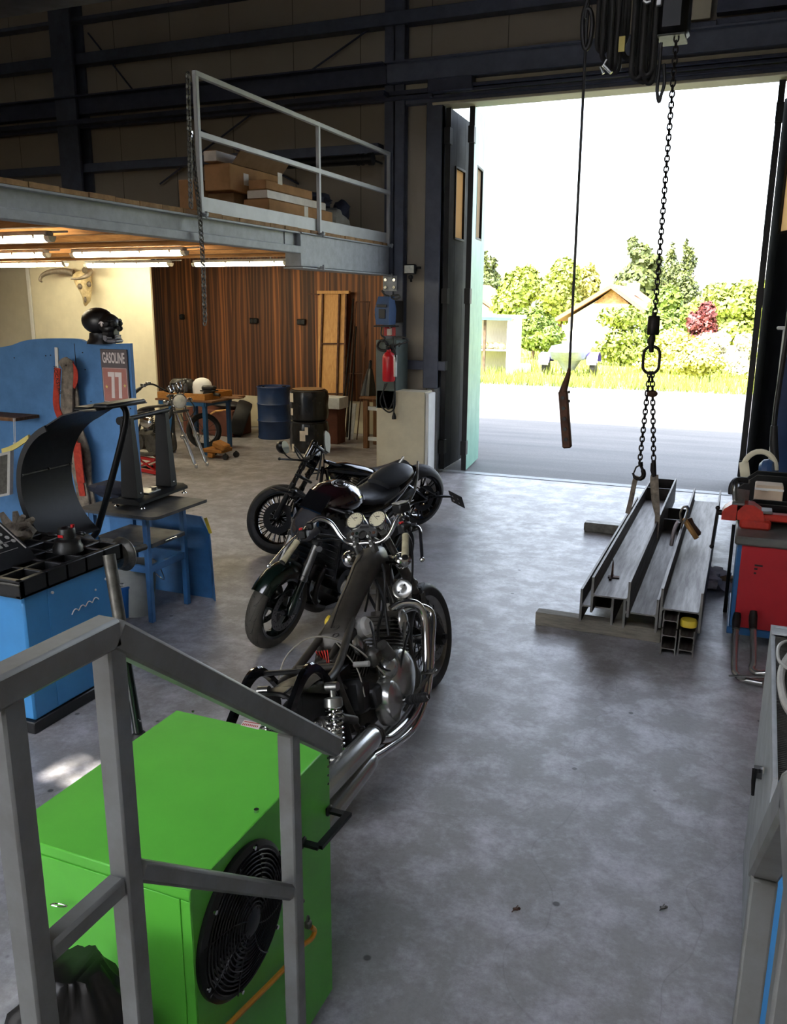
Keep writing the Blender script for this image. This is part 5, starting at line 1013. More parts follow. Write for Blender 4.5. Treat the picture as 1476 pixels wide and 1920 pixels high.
# ---- bike 1: stripped V-twin in the foreground
b1 = thing('stripped_motorcycle', 'stripped chrome and black V-twin motorcycle without tank or seat in the foreground', 'motorcycle', (-1.5532, 3.003, 0), (-.2322, 0, 1.5942))
wb, Rf, Rr = 1.53, .33, .315; rk = math.radians(32); d1_ = V3((-math.sin(rk), 0, math.cos(rk))); o1 = V3((wb, 0, Rf))-V3((math.cos(rk), 0, math.sin(rk)))*.05
SX = steer_m(o1, d1_, -.1023); Cf = (wb, 0, Rf)
fw = tyre(b1, 'front_tyre', Cf, Rf, .1, .245, SX, grooves=26, gm='groove'); rim_part(fw, Cf, .247, .038, SX, 'alu', .02); spokes_wire(fw, Cf, .035, .232, 36, SX, 'satin', .045, .0028)
for y in (-.062, .062): discbrake(fw, 'brake_disc', Cf, y, .095, .149, SX)
mb = MB(xf=SX); mb.cyl((wb, -.05, Rf), (wb, .05, Rf), .04, n=18); mb.cyl((wb, -.085, Rf), (wb, .085, Rf), .048, n=18); mb.cyl((wb, -.13, Rf), (wb, .13, Rf), .012, n=10); mb.cyl((wb, -.145, Rf), (wb, -.12, Rf), .018, n=8); mb.build('hub', fw, 'satin')
fo = V3((math.cos(rk), 0, math.sin(rk)))*.05; ax1 = lambda h: o1+d1_*h
for y in (.105, -.105):
    mb = MB(xf=SX); p = ax1(0)+fo+V3((0, y, 0)); q = p+d1_*.42; sd = V3((0, 1, 0)); mb.loft([[c+fo.normalized()*a+sd*b for a, b in ((w, .02), (-w, .02), (-w, -.02), (w, -.02))] for c, w in ((p-d1_*.05, .026), (p, .034), (p+d1_*.2, .036), (q, .03))]); mb.build('fork_slider', b1, 'satin')
    mb = MB(xf=SX); mb.cyl(q-d1_*.02, p+d1_*.92, .0205, n=14); mb.cyl(p+d1_*.5, p+d1_*.66, .03, n=14); mb.build('fork_tube', b1, 'oldalu')
mb = MB(xf=SX); mb.box(ax1(.50)+fo*.5, (.10, .29, .045), .015, Matrix.Rotation(-rk, 3, 'Y')); mb.loft([[ax1(.34)+fo+V3((0, y, 0))+V3((a*.03+.012*math.cos(3*y*10), 0, b*.05)) for a, b in ((1, 1), (-1, 1), (-1, -1), (1, -1))] for y in (-.13, -.07, 0, .07, .13)]); mb.build('fork_brace', b1, 'oldalu')
mb = MB(xf=SX); P = []
for i in range(13): y = -.15+.3*i/12; P.append((ax1(.74)+fo*.5+V3((-.028*math.cos(y*38)*.4, y, .0)), .022+.02*math.cos(y*20)**2))
mb.tube([p for p, r in P], [r for p, r in P], 12, flat=.62); mb.lathe([(0, -.05), (.045, -.05), (.045, .0), (.03, .03), (.018, .045), (0, .045)], ax1(.74), d1_, 20); mb.build('top_clamp', b1, 'alu')
gz = ax1(.9)
for y in (.05, -.05):
    mb = MB(xf=SX); mb.box(gz+V3((0, y, -.02)), (.05, .022, .1), .006, Matrix.Rotation(-.35, 3, 'Y')); mb.box(gz+V3((-.022, y, .01)), (.012, .026, .075), .006, Matrix.Rotation(-.45, 3, 'Y'))
    for z in (-.022, .034): mb.cyl(gz+V3((-.02-.5*z*.6, y, .005+z)), gz+V3((-.038-.5*z*.6, y, .012+z)), .008, n=10)
    mb.build('bar_clamp', b1, 'alu')
bar = [(0, 0, 0), (0, .09, 0), (.012, .15, .035), (.02, .205, .115), (-.005, .255, .15), (-.055, .29, .135), (-.135, .325, .075), (-.255, .365, -.01)]
Pb = [gz+V3((x, -y, z)) for x, y, z in reversed(bar)]+[gz+V3(p) for p in bar[1:]]
mb = MB(xf=SX); mb.tube(spl(Pb, 6), .0125, 12); hb = mb.build('handlebar', b1, 'chrome')
for s_, nm in ((1, 'left'), (-1, 'right')):
    e0, e1 = gz+V3((-.15, s_*.331, .064)), gz+V3((-.265, s_*.368, -.018))
    mb = MB(xf=SX); mb.tube([e0, e0.lerp(e1, .1), e1], [.019, .0175, .018], 12); mb.build('grip', hb, 'grip')
    mb = MB(xf=SX); mb.cyl(e1, e1+(e1-e0)*.05, .017, n=12); mb.build('bar_end', hb, 'rubberdark')
    c = gz+V3((-.11, s_*.312, .095)); mb = MB(xf=SX); R = Matrix.Rotation(s_*.35, 3, 'Z'); mb.box(c, (.07, .05, .055), .01, R); mb.box(c+V3((.05, -s_*.02, .03)), (.05, .045, .045), .01, R); mb.box(c+V3((.02, s_*.035, -.01)), (.05, .04, .03), .006, R); mb.build('switch_block', hb, 'black')
    mb = MB(xf=SX); mb.box(c+V3((-.02, -s_*.005, .032)), (.022, .02, .012), .003, R); mb.build('red_switch', hb, 'red')
    mb = MB(xf=SX); L_ = [c+V3((.05, s_*.02, .0)), c+V3((.035, s_*.065, -.015)), c+V3((-.05, s_*.105, -.06)), c+V3((-.16, s_*.15, -.13))]; P = spl(L_, 5); mb.tube(P, [.011]*3+[.0085]*(len(P)-3), 8, flat=.7); mb.sph(P[-1], .013, 10, 8); mb.tube([c+V3((.03, s_*.0, .0)), c+V3((.05, s_*.045, .0))], .012, 8); mb.build('lever', hb, 'chrome')
c = gz+V3((-.06, -.285, .19)); mb = MB(xf=SX); mb.box(c, (.075, .07, .05), .008, Matrix.Rotation(-.4, 3, 'Z')); mb.build('brake_reservoir', hb, 'black')
mb = MB(xf=SX); mb.box(c+V3((0, 0, .028)), (.07, .065, .006), .002, Matrix.Rotation(-.4, 3, 'Z')); mb.build('reservoir_cap', hb, 'lampgrey')
gd = V3((-.72, .0, .70)).normalized()
for y in (.07, -.07):
    g0 = gz+V3((.06, y, .108)); mb = MB(xf=SX); mb.lathe([(0, -.085), (.03, -.083), (.046, -.07), (.052, -.03), (.053, .005), (.055, .006), (.055, .012), (.048, .013), (.047, .008)], g0, gd, 30, cap=False); g_ = mb.build('gauge_housing', b1, 'chrome')
    mb = MB('dial', 'ink', xf=SX); mb.lathe([(.0475, .009), (0, .0095)], g0, gd, 28, cap=False); mb.m(1); a_, b_, dd = basis(gd)
    for k in range(13): an = math.radians(-40+260*k/12); u = a_*math.cos(an)+b_*math.sin(an); mb.bar(g0+gd*.0103+u*.036, g0+gd*.0103+u*.043, .0022, .0004, up=gd)
    u = a_*math.cos(2.4)+b_*math.sin(2.4); mb.bar(g0+gd*.0105-u*.006, g0+gd*.0105+u*.036, .0022, .0006, up=gd); mb.bar(g0+gd*.0103+b_*.016-a_*.012, g0+gd*.0103+b_*.016+a_*.012, .005, .0004, up=gd); mb.build('dial', g_)
mb = MB(xf=SX); p0 = gz+V3((-.005, 0, .028)); u2 = V3((.62, 0, .78)); poly = [(-.085, .0), (-.03, .0), (-.02, .02), (.02, .02), (.03, .0), (.085, .0), (.085, .03), (.05, .075), (-.05, .075), (-.085, .03)]; n2 = V3((-.78, 0, .62)); mb.prism(poly, p0, (0, -1, 0), u2, n2*.012); ip = mb.build('indicator_panel', b1, 'alu')
mb = MB('greenglint', 'rust', 'ink', xf=SX)
for k, y in enumerate((-.065, -.04, .04, .065)): mb.m((1, 0, 2, 1)[k]); mb.lathe([(.009, .012), (.009, .015), (0, .016)], p0+V3((0, -y, 0))+u2*.022, n2, 12)
mb.m(2); mb.lathe([(.024, .012), (.024, .02), (.016, .022), (.015, .018), (0, .018)], p0+u2*.012, n2, 18); mb.prism([(-.03, .052), (.03, .052), (.025, .066), (-.025, .066)], p0+n2*.012, (0, -1, 0), u2, n2*.002); mb.build('warning_lamps', ip)
for (px_, py_, pz_), dd in (((1.06, .145, .965), (-.6, .5, .3)), ((1.02, -.2, .955), (-.6, -.5, .3))):
    mb = MB(xf=SX); mb.sph((px_, py_, pz_), .045, 18, 12); mb.lathe([(.046, 0), (.047, .02), (0, .022)], (px_+.0, py_, pz_), (1, 0, 0), 18); mb.cyl((px_, py_, pz_), (1.08, py_*.3, .93), .009, n=8); mb.build('turn_signal', b1, 'chrome')
for (x, y, z) in ((.95, .125, .835), (1.085, -.125, .765)):
    mb = MB('cover', 'ink', xf=None); D_ = V3((-.85, .15*(1 if y > 0 else -1), .5)); mb.lathe([(0, -.05), (.03, -.045), (.05, -.02), (.056, .0), (.056, .008), (.045, .012), (.02, .01), (0, .006)], (x, y, z), D_, 24); mb.m(1)
    for k in (0, 1): q = ring_pts((x, y, z), D_, .026, 8)[1+4*k]+D_.normalized()*.013; mb.sph(q, .006, 8, 6)
    mb.build('horn', b1)
# frame
mb = MB(); R_ = []
for x, z, w, h in ((1.17, .80, .05, .09), (1.10, .93, .075, .085), (1.0, .955, .075, .075), (.9, .925, .07, .07), (.74, .855, .062, .06), (.6, .80, .062, .055), (.5, .752, .075, .05), (.43, .725, .085, .04)):
    R_.append([(x+math.sin(a)*h*.35, w*(math.cos(a)*abs(math.cos(a))**-.4 if abs(math.cos(a)) > .05 else 0), z+math.sin(a)*h) for a in [2*PI*(i+.5)/16 for i in range(16)]])
mb.loft(R_); bbn = mb.build('backbone_frame', b1, 'gun', sharp=50)
mb = MB(); mb.tube([V3((1.04, .012, 1.02)), V3((.86, .012, .985)), V3((.72, .012, .915)), V3((.58, .012, .852)), V3((.46, .014, .78))], .004, 5); mb.build('weld_seam', bbn, 'ink')
mb = MB()
for s_ in (1, -1):
    mb.tube(spl([V3((.56, s_*.055, .78)), V3((.45, s_*.075, .74)), V3((.3, s_*.10, .69)), V3((.18, s_*.115, .66)), V3((.06, s_*.13, .66))]), .02, 10)
    mb.tube(spl([V3((1.12, s_*.03, .78)), V3((1.08, s_*.09, .5)), V3((1.0, s_*.12, .22)), V3((.6, s_*.13, .19)), V3((.3, s_*.13, .26)), V3((.2, s_*.125, .5)), V3((.18, s_*.115, .66))]), .015, 10)
mb.box((.50, 0, .72), (.12, .15, .05), .012); mb.tube([V3((.22, -.12, .67)), V3((.22, .12, .67))], .016, 10); mb.build('rear_frame', b1, 'gun')
mb = MB(xf=None)
for k, (x, z) in enumerate(((.55, .79), (.47, .765), (.41, .745))):
    for p in (ring_pts((x, .01-.02*k, z+.012), (-.3, 0, 1), .015, 12),): mb.tube(p, .004, 6, closed=True)
mb.build('frame_bushes', b1, 'oldalu')
for s_ in (1, -1):
    mb = MB(); P = spl([V3((.10, s_*.13, .60)), V3((.06, s_*.135, .68)), V3((.0, s_*.135, .752)), V3((-.06, s_*.135, .778)), V3((-.14, s_*.135, .768)), V3((-.24, s_*.135, .715)), V3((-.34, s_*.135, .655))], 5)
    mb.loft([[p+V3((0, dy, dz)) for dy, dz in ((-.014, -.026), (.014, -.026), (.014, .012), (.007, .02), (-.007, .02), (-.014, .012))] for p in P]); mb.build('tail_rail', b1, 'gloss')
mb = MB(); mb.tube([V3((-.02, -.135, .75)), V3((-.02, .135, .75))], .012, 8); mb.tube(spl([V3((-.2, .1, .71)), V3((-.22, .03, .74)), V3((-.2, -.06, .72)), V3((-.22, -.12, .70))]), .01, 6); mb.box((-.1, .03, .69), (.1, .1, .012), .003); mb.box((-.2, .06, .66), (.06, .05, .05), .01); mb.build('tail_bracket', b1, 'satin')
mb = MB(); mb.cyl((-.2, -.02, .68), (-.2, .05, .68), .045, n=18); mb.lathe([(.03, 0), (.03, .02), (.02, .035), (0, .04)], (-.2, .05, .68), (0, 1, 0), 14); mb.build('tail_light', b1, 'satin')
mb = MB(); mb.sph((-.2, .085, .68), (.022, .02, .022), 12, 8); mb.build('clear_bulb', b1, 'lensclear')
# rear wheel, fender, shocks, swing arm
rw = tyre(b1, 'rear_tyre', (0, 0, Rr), Rr, .145, .19, None, grooves=22); rim_part(rw, (0, 0, Rr), .192, .055, None, 'chrome'); spokes_wire(rw, (0, 0, Rr), .06, .18, 36, None, 'chrome', .05, .0025)
mb = MB(); mb.cyl((0, -.08, Rr), (0, .08, Rr), .065, n=20); mb.cyl((0, -.17, Rr), (0, .17, Rr), .012, n=10); mb.build('hub', rw, 'oldalu')
mb = MB(); A, B = [], []
for i in range(9): a = math.radians(35+62*i/8); A.append([V3((math.cos(a)*r, y, Rr+math.sin(a)*r)) for r, y in ((Rr+.05, -.095), (Rr+.065, -.05), (Rr+.07, 0), (Rr+.065, .05), (Rr+.05, .095), (Rr+.045, .09), (Rr+.06, .045), (Rr+.064, 0), (Rr+.06, -.045), (Rr+.045, -.09))])
mb.loft(A); mb.box((.09, 0, .625), (.14, .22, .05), .02, Matrix.Rotation(.5, 3, 'Y')); mb.build('inner_fender', b1, 'oldalu')
for s_ in (1, -1):
    tp, bt = V3((.02, s_*.175, .655)), V3((-.075, s_*.175, .36)); dd = (bt-tp); ln = dd.length; dn = dd.normalized()
    mb = MB(); mb.cyl(tp+V3((0, -.028, 0)), tp+V3((0, .028, 0)), .02, n=14); mb.cyl(tp, tp+dn*.05, .013, n=10); mb.tube([tp+dn*.045, tp+dn*.05, tp+dn*.085, tp+dn*.09], [.02, .04, .042, .036], 18); mb.cyl(tp+dn*.08, bt-dn*.02, .009, n=8); mb.tube([bt-dn*.13, bt-dn*.125, bt-dn*.03], [.022, .026, .026], 16); mb.cyl(bt+V3((0, -.028, 0)), bt+V3((0, .028, 0)), .02, n=14); sk_ = mb.build('shock_absorber', b1, 'alu')
    mb = MB(); a_, b_, _ = basis(dn); P = []
    for i in range(121): u = i/120; an = 2*PI*8*u; P.append(tp+dn*(.088+(ln-.13)*u)+(a_*math.cos(an)+b_*math.sin(an))*.034)
    mb.tube(P, .0066, 8); mb.build('coil_spring', sk_, 'chrome')
    mb = MB(); mb.bar((.36, s_*.13, .3), (-.05, s_*.14, .31), .04, .05, bev=.01); mb.build('swing_arm', b1, 'satin')
mb = MB(); mb.bar(V3((.02, -.155, .5)), V3((-.02, -.155, .38)), .05, .03, bev=.008); mb.cyl((.16, -.17, .43), (.04, -.17, .5), .02, n=10); mb.build('brake_caliper', b1, 'oldalu')
# engine
mb = MB(); mb.loft([[(x, math.cos(a)*w, z+math.sin(a)*h) for a in [2*PI*i/18 for i in range(18)]] for x, w, z, h in ((.38, .08, .36, .1), (.44, .125, .36, .14), (.7, .14, .36, .15), (.92, .135, .36, .13), (1.0, .09, .36, .09))]); mb.build('crankcase', b1, 'engine')
cyF, cyR = V3((.84, -.05, .43)), V3((.64, .02, .46)); dF, dR = V3((.45, -.05, 1)).normalized(), V3((-.55, .06, 1)).normalized()
for nm, c, d, y in (('front', cyF, dF, 0), ('rear', cyR, dR, 0)):
    mb = MB(); finned(mb, c, d, .17, 9, .19, .20, .006, .62); cy_ = mb.build('cylinder', b1, 'oldalu' if nm == 'front' else 'engine')
    mb = MB(); finned(mb, c+d*.17, d, .085, 4, .19, .2, .007, .7); mb.cyl(c+d*.25, c+d*.275, .085, n=18); mb.build('cylinder_head', b1, 'engine')
    mb = MB(); a_, b_, _ = basis(d, (0, 1, 0)); q = c+d*.215+V3((.01, -.09, 0)); mb.sph(q, (.052, .028, .068), 18, 12, Matrix.Rotation(.5 if d.x > 0 else -.5, 3, 'Y')); mb.build('rocker_cover', b1, 'cover')
    mb = MB(); q = c+d*.02+V3((-.02, -.115, 0)); mb.cyl(q, q+d*.2, .008, n=8); mb.build('pushrod_tube', b1, 'oldalu')
mb = MB(); mb.cyl((.60, -.2, .56), (.55, -.19, .64), .032, n=14); mb.box((.5, -.16, .6), (.1, .06, .09), .02); mb.build('carburettor', b1, 'oldalu')
mb = MB(); mb.lathe([(0, 0), (.05, 0), (.055, .02), (.055, .075), (.04, .09), (0, .09)], (.62, -.03, .7), (-.1, -1, .25), 20); mb.build('air_canister', b1, 'lampgrey')
mb = MB(); mb.loft([[V3((x, y, z))+V3((math.cos(a)*r*1.2, 0, math.sin(a)*r)) for a in [2*PI*i/26 for i in range(26)]] for x, y, z, r in ((.72, -.13, .40, .15), (.72, -.17, .40, .148), (.715, -.195, .40, .13), (.71, -.208, .40, .10), (.71, -.213, .4, .04))]); mb.sph((.60, -.17, .50), (.075, .05, .06), 18, 12); mb.build('clutch_cover', b1, 'cover')
mb = MB(); mb.loft([[V3((x, y, z))+V3((math.cos(a)*r*.95, 0, math.sin(a)*r*1.1)) for a in [2*PI*i/26 for i in range(26)]] for x, y, z, r in ((.53, -.14, .35, .108), (.53, -.19, .35, .106), (.525, -.212, .35, .09), (.525, -.222, .35, .05))]); mb.build('gear_cover', b1, 'cover')
mb = MB(); mb.loft([[V3((x, y, z))+V3((math.cos(a)*r*1.2, 0, math.sin(a)*r)) for a in [2*PI*i/26 for i in range(26)]] for x, y, z, r in ((.68, .13, .38, .15), (.68, .18, .38, .145), (.68, .205, .38, .11), (.68, .21, .38, .04))]); mb.build('alternator_cover', b1, 'alu')
mb = MB(); mb.box((.34, -.1, .47), (.12, .12, .16), .02, Matrix.Rotation(.25, 3, 'Y')); mb.box((.42, -.15, .43), (.1, .07, .1), .012); mb.build('starter_box', b1, 'black')
mb = MB(); mb.box((.33, .02, .56), (.2, .17, .12), .015); mb.box((.2, 0, .57), (.1, .2, .1), .02); mb.box((.35, .11, .42), (.16, .06, .2), .02); mb.build('battery_box', b1, 'satin')
mb = MB(); mb.box((.36, 0, .655), (.13, .11, .05), .012); mb.cyl((.30, .03, .67), (.38, .05, .7), .02, n=10); mb.cyl((.3, -.03, .67), (.42, -.02, .70), .018, n=10); mb.box((.26, 0, .655), (.05, .12, .03), .01); mb.build('electrics', b1, 'engine')
mb = MB()
for k in range(5): P = [V3((.27+.02*k, -.04+.02*k, .66)), V3((.3, -.03+.015*k, .715)), V3((.34, .0+.012*k, .705)), V3((.36+.01*k, .05, .66))]; mb.tube(spl(P), .0028, 5)
mb.build('red_wires', b1, 'redwire')
mb = MB(); mb.tube(spl([V3((.05, .14, .62)), V3((.14, .1, .76)), V3((.28, .02, .80)), V3((.4, -.08, .72)), V3((.46, -.16, .60)), V3((.5, -.2, .5))], 6), .0045, 6); mb.tube(spl([V3((.35, -.06, .74)), V3((.36, -.13, .6)), V3((.3, -.17, .48))]), .0035, 5); mb.build('pale_cable', b1, 'palecable')
mb = MB()
for P, r in (([(1.0, -.25, 1.1), (1.12, -.22, 1.0), (1.14, -.17, .8), (1.0, -.14, .66), (.9, -.2, .6), (.74, -.22, .55), (.66, -.2, .45)], .007), ([(1.05, -.02, .98), (.98, -.09, .9), (.88, -.1, .75), (.8, -.12, .6)], .008), ([(1.1, .12, 1.0), (.98, .11, .9), (.8, .09, .84), (.62, .08, .74), (.5, .09, .66)], .007), ([(.98, .3, 1.12), (1.1, .2, 1.08), (1.14, .1, .98), (1.1, .08, .8), (.95, .06, .7)], .007), ([(1.0, -.27, 1.1), (1.12, -.2, 1.06), (1.12, -.1, .96), (1.1, -.06, .8), (1.08, -.1, .62)], .006), ([(.98, .28, 1.14), (1.08, .16, 1.1), (1.14, .08, 1.0), (1.2, .09, .8)], .006), ([(1.0, .26, 1.15), (1.12, .14, 1.07), (1.12, .05, .95), (.95, .06, .86), (.7, .07, .8)], .006), ([(.9, -.07, .88), (.78, -.14, .78), (.62, -.15, .68), (.6, -.17, .56)], .008), ([(.66, -.1, .74), (.55, -.16, .7), (.5, -.19, .55), (.6, -.21, .48)], .006), ([(.98, -.08, .9), (.96, -.1, .72), (.93, -.12, .52)], .009)):
    mb.tube(spl([V3(p) for p in P], 5), r, 6)
mb.build('cables', b1, 'cable')
mb = MB(); mb.lathe([(0, 0), (.03, 0), (.034, .02), (.02, .03), (0, .03)], (.63, .1, .755), (-.1, 1, .3), 16); mb.build('yellow_cap', b1, 'yellow')
mb = MB(); mb.lathe([(0, 0), (.02, 0), (.02, .03), (0, .035)], (.6, -.09, .69), (-.5, -.6, .5), 14); mb.cyl((.36, -.12, .62), (.36, -.2, .62), .014, n=10); mb.build('clear_connector', b1, 'lampgrey')
# exhaust
ex = [[(.93, -.1, .70), (.98, -.15, .715), (1.02, -.215, .69), (1.025, -.24, .62), (.97, -.245, .5), (.89, -.25, .38), (.78, -.25, .29), (.6, -.25, .24), (.3, -.25, .27), (.16, -.25, .34)], [(1.0, -.11, .66), (1.06, -.17, .665), (1.11, -.23, .63), (1.10, -.255, .58), (1.0, -.262, .48), (.89, -.265, .36), (.76, -.26, .25), (.55, -.25, .19), (.25, -.25, .24), (.08, -.25, .28)]]
for k, P in enumerate(ex):
    mb = MB(); mb.tube(spl([V3(p) for p in P], 7), .0225, 14); hp = mb.build('exhaust_header', b1, 'chrome')
mb = MB(); m0, m1_ = V3((.19, -.25, .352)), V3((-.52, -.265, .405)); mb.tube([m0, m0.lerp(m1_, .03), m0.lerp(m1_, .12), m0.lerp(m1_, .95), m1_], [.028, .042, .05, .05, .035], 22); mb.build('silencer', b1, 'cover')
mb = MB(); m0, m1_ = V3((.09, -.25, .275)), V3((-.56, -.265, .285)); mb.tube([m0, m0.lerp(m1_, .03), m0.lerp(m1_, .12), m0.lerp(m1_, .95), m1_], [.028, .036, .042, .042, .03], 22); mb.build('silencer', b1, 'cover')
mb = MB()
for f in (.0, .02): mb.tube(ring_pts(V3((.17-f, -.25, .353)), (1, 0, -.07), .046, 20), .005, 6, closed=True)
mb.bar((.15, -.2, .4), (.17, -.2, .28), .03, .02, bev=.005); mb.build('silencer_clamp', b1, 'darksteel')
# pegs and pedals
for s_ in (-1, 1):
    mb = MB('rubber', 'chrome'); a, b = V3((.65, s_*.21, .30)), V3((.65, s_*.33, .315)); mb.tube([a, a.lerp(b, .05), a.lerp(b, .95), b], [.014, .021, .023, .02], 14)
    for k in range(9): q = a.lerp(b, .1+.1*k); mb.tube(ring_pts(q, b-a, .0225, 14), .0035, 5, closed=True)
    mb.m(1); mb.cyl(b, b+(b-a)*.06, .014, n=12); mb.cyl(V3((.65, s_*.14, .29)), a, .012, n=8); mb.build('footpeg', b1)
mb = MB(); mb.tube(spl([V3((.62, -.2, .26)), V3((.72, -.23, .3)), V3((.82, -.26, .33)), V3((.86, -.27, .35))]), .01, 8); mb.tube(spl([V3((.72, -.14, .25)), V3((.78, -.2, .25)), V3((.9, -.25, .3))]), .014, 8); mb.build('brake_lever', b1, 'oldalu')
mb = MB(); mb.box((.86, -.275, .362), (.045, .085, .012), .004)
for k in range(6): mb.box((.86, -.306+.013*k, .37), (.045, .005, .006))
mb.build('brake_pedal', b1, 'oldalu')
mb = MB(); mb.tube([V3((.5, .17, .28)), V3((.42, .26, .03)), ], .012, 8); mb.box((.41, .27, .015), (.06, .04, .01), .003); mb.build('side_stand', b1, 'satin')

# ---- bike 2: black naked bike behind it
b2 = thing('naked_motorcycle', 'black naked motorcycle with dusty front tyre and pillion seat facing the camera', 'motorcycle', (-2.62, 6.126, 0), (-.188, 0, -1.7294))
wb, Rf, Rr = 1.44, .30, .31; rk = math.radians(25); d2_ = V3((-math.sin(rk), 0, math.cos(rk))); o2 = V3((wb, 0, Rf))-V3((math.cos(rk), 0, math.sin(rk)))*.03; fo = V3((math.cos(rk), 0, math.sin(rk)))*.03
SX = steer_m(o2, d2_, .033); Cf = (wb, 0, Rf); ax2 = lambda h: o2+d2_*h
fw = tyre(b2, 'front_tyre', Cf, Rf, .12, .215, SX, 'dusty', grooves=18, tilt=1.1); rim_part(fw, Cf, .217, .05, SX, 'greenglint', .03)
mb = MB(xf=SX)
for k in range(3):
    a = 2*PI*k/3+.4; u = V3((math.cos(a), 0, math.sin(a))); v = V3((-math.sin(a), 0, math.cos(a))); C_ = V3(Cf)
    mb.loft([[C_+u*r+v*s1*w+V3((0, s2*t_, 0)) for s1, s2 in ((1, 1), (-1, 1), (-1, -1), (1, -1))] for r, w, t_ in ((.02, .03, .03), (.1, .022, .016), (.2, .03, .02))])
mb.cyl((wb, -.06, Rf), (wb, .06, Rf), .045, n=18); mb.build('cast_spokes', fw, 'greenglint')
for y in (-.07, .07): discbrake(fw, 'brake_disc', Cf, y, .1, .15, SX, 'disc')
for y in (.105, -.105):
    p = ax2(0)+fo+V3((0, y, 0)); mb = MB(xf=SX); mb.tube([p+V3((.0, 0, -.02)), p+d2_*.03, p+d2_*.08, p+d2_*.24], [.02, .03, .026, .024], 14); mb.box(p+V3((-.05, 0, .03)), (.07, .05, .12), .015, Matrix.Rotation(-.4, 3, 'Y')); mb.build('fork_bottom', b2, 'greenglint')
    mb = MB(xf=SX); mb.tube([p+d2_*.225, p+d2_*.23, p+d2_*.26, p+d2_*.265, p+d2_*.5], [.026, .031, .031, .027, .027], 16); mb.build('fork_tube', b2, 'alu')
    mb = MB(xf=SX); mb.cyl(p+d2_*.5, p+d2_*.72, .022, n=12); mb.box(p+d2_*.5, (.06, .06, .05), .012, Matrix.Rotation(-rk, 3, 'Y')); mb.build('fork_top', b2, 'satin')
mb = MB(xf=SX); q = ax2(.5)+fo; mb.cyl(q+V3((.0, .12, -.02)), q+V3((.03, .145, -.02)), .022, n=14); mb.build('reflector', b2, 'chrome')
mb = MB(xf=SX); R_ = []
for i in range(13):
    a = math.radians(38+112*i/12); rr_ = Rf+.022+.012*math.sin(PI*i/12); R_.append([V3((wb, 0, Rf))+V3((math.cos(a)*(rr_-q[0]), q[1], math.sin(a)*(rr_-q[0]))) for q in ((.055, -.078), (.02, -.06), (0, -.03), (0, .03), (.02, .06), (.055, .078), (.06, .07), (.026, .052), (.006, 0), (.026, -.052), (.06, -.07))])
mb.loft(R_); mb.build('front_mudguard', b2, 'greenglint')
mb = MB(xf=SX); R_ = []
for x, z, wy, hz_ in ((1.10, .86, .02, .02), (1.12, .87, .10, .10), (1.18, .87, .125, .125), (1.25, .86, .11, .12), (1.29, .85, .075, .085), (1.305, .845, .02, .02)): R_.append([(x-.05*math.sin(a), math.cos(a)*wy, z+math.sin(a)*hz_) for a in [2*PI*i/20 for i in range(20)]])
mb.loft(R_); mb.build('headlight_cowl', b2, 'cowl', sharp=60)
mb = MB(xf=SX); mb.sph((1.285, 0, .80), (.04, .06, .05), 16, 10); mb.build('headlight_glass', b2, 'lensclear')
mb = MB(xf=SX); mb.loft([[(1.22-.1*u, -.09+.18*v, .965+.1*u) for v in (0, .33, .66, 1)]+[(1.22-.1*u, .09-.18*v, .955+.1*u) for v in (0, .33, .66, 1)] for u in (0, .5, 1)]); mb.build('instrument_cowl', b2, 'gloss')
mb = MB(xf=SX); P = [(1.06, -.40, .955), (1.08, -.3, .975), (1.12, -.12, .985), (1.13, 0, .98), (1.12, .12, .985), (1.08, .3, .975), (1.06, .4, .955)]; mb.tube(spl([V3(p) for p in P]), .012, 10); hb = mb.build('handlebar', b2, 'satin')
for s_ in (1, -1):
    mb = MB(xf=SX); mb.tube([V3((1.085, s_*.28, .972)), V3((1.055, s_*.41, .952))], .018, 10); mb.build('grip', hb, 'rubber')
    mb = MB(xf=SX); mb.box((1.1, s_*.24, .98), (.05, .05, .05), .01); mb.tube(spl([V3((1.13, s_*.23, .985)), V3((1.15, s_*.3, .98)), V3((1.11, s_*.42, .955))]), .008, 6); mb.build('lever', hb, 'satin')
mb = MB(); R_ = []
for x, z, w, h in ((1.16, .97, .03, .03), (1.12, .98, .11, .08), (1.02, .99, .16, .115), (.9, .985, .17, .125), (.78, .97, .145, .11), (.68, .94, .10, .07), (.63, .925, .05, .035)): R_.append([(x, math.cos(a)*w, z+math.sin(a)*h*(1 if math.sin(a) > 0 else .8)) for a in [2*PI*i/24 for i in range(24)]])
mb.loft(R_); tk = mb.build('fuel_tank', b2, 'maroon', sharp=60)
mb = MB()
for r in (.055, .047, .03):
    P = []
    for i in range(24): a = 2*PI*i/24; x = .93+math.cos(a)*r*1.5; y = .03+math.sin(a)*r; P.append(V3((x, y, .985+.127*math.sqrt(max(.05, 1-((x-.93)/.33)**2))*math.sqrt(max(.1, 1-(y/.17)**2)))))
    mb.tube(P, .0022, 5, closed=True)
mb.tube(spl([V3((.97, .05, 1.108)), V3((.94, .02, 1.113)), V3((.95, .0, 1.113)), V3((.91, .04, 1.112)), V3((.9, .01, 1.112)), V3((.885, .03, 1.11))]), .003, 5); mb.build('tank_emblem', tk, 'alu')
mb = MB()
for s_ in (1, -1): mb.loft([[(x, s_*(w+.012*math.cos(a)), z+h*math.sin(a)) for a in [2*PI*i/14 for i in range(14)]] for x, w, z, h in ((1.26, .11, .90, .02), (1.2, .15, .89, .075), (1.08, .19, .88, .10), (.95, .2, .87, .06), (.86, .18, .87, .02))])
mb.build('tank_shroud', b2, 'gloss')
mb = MB(); R_ = []
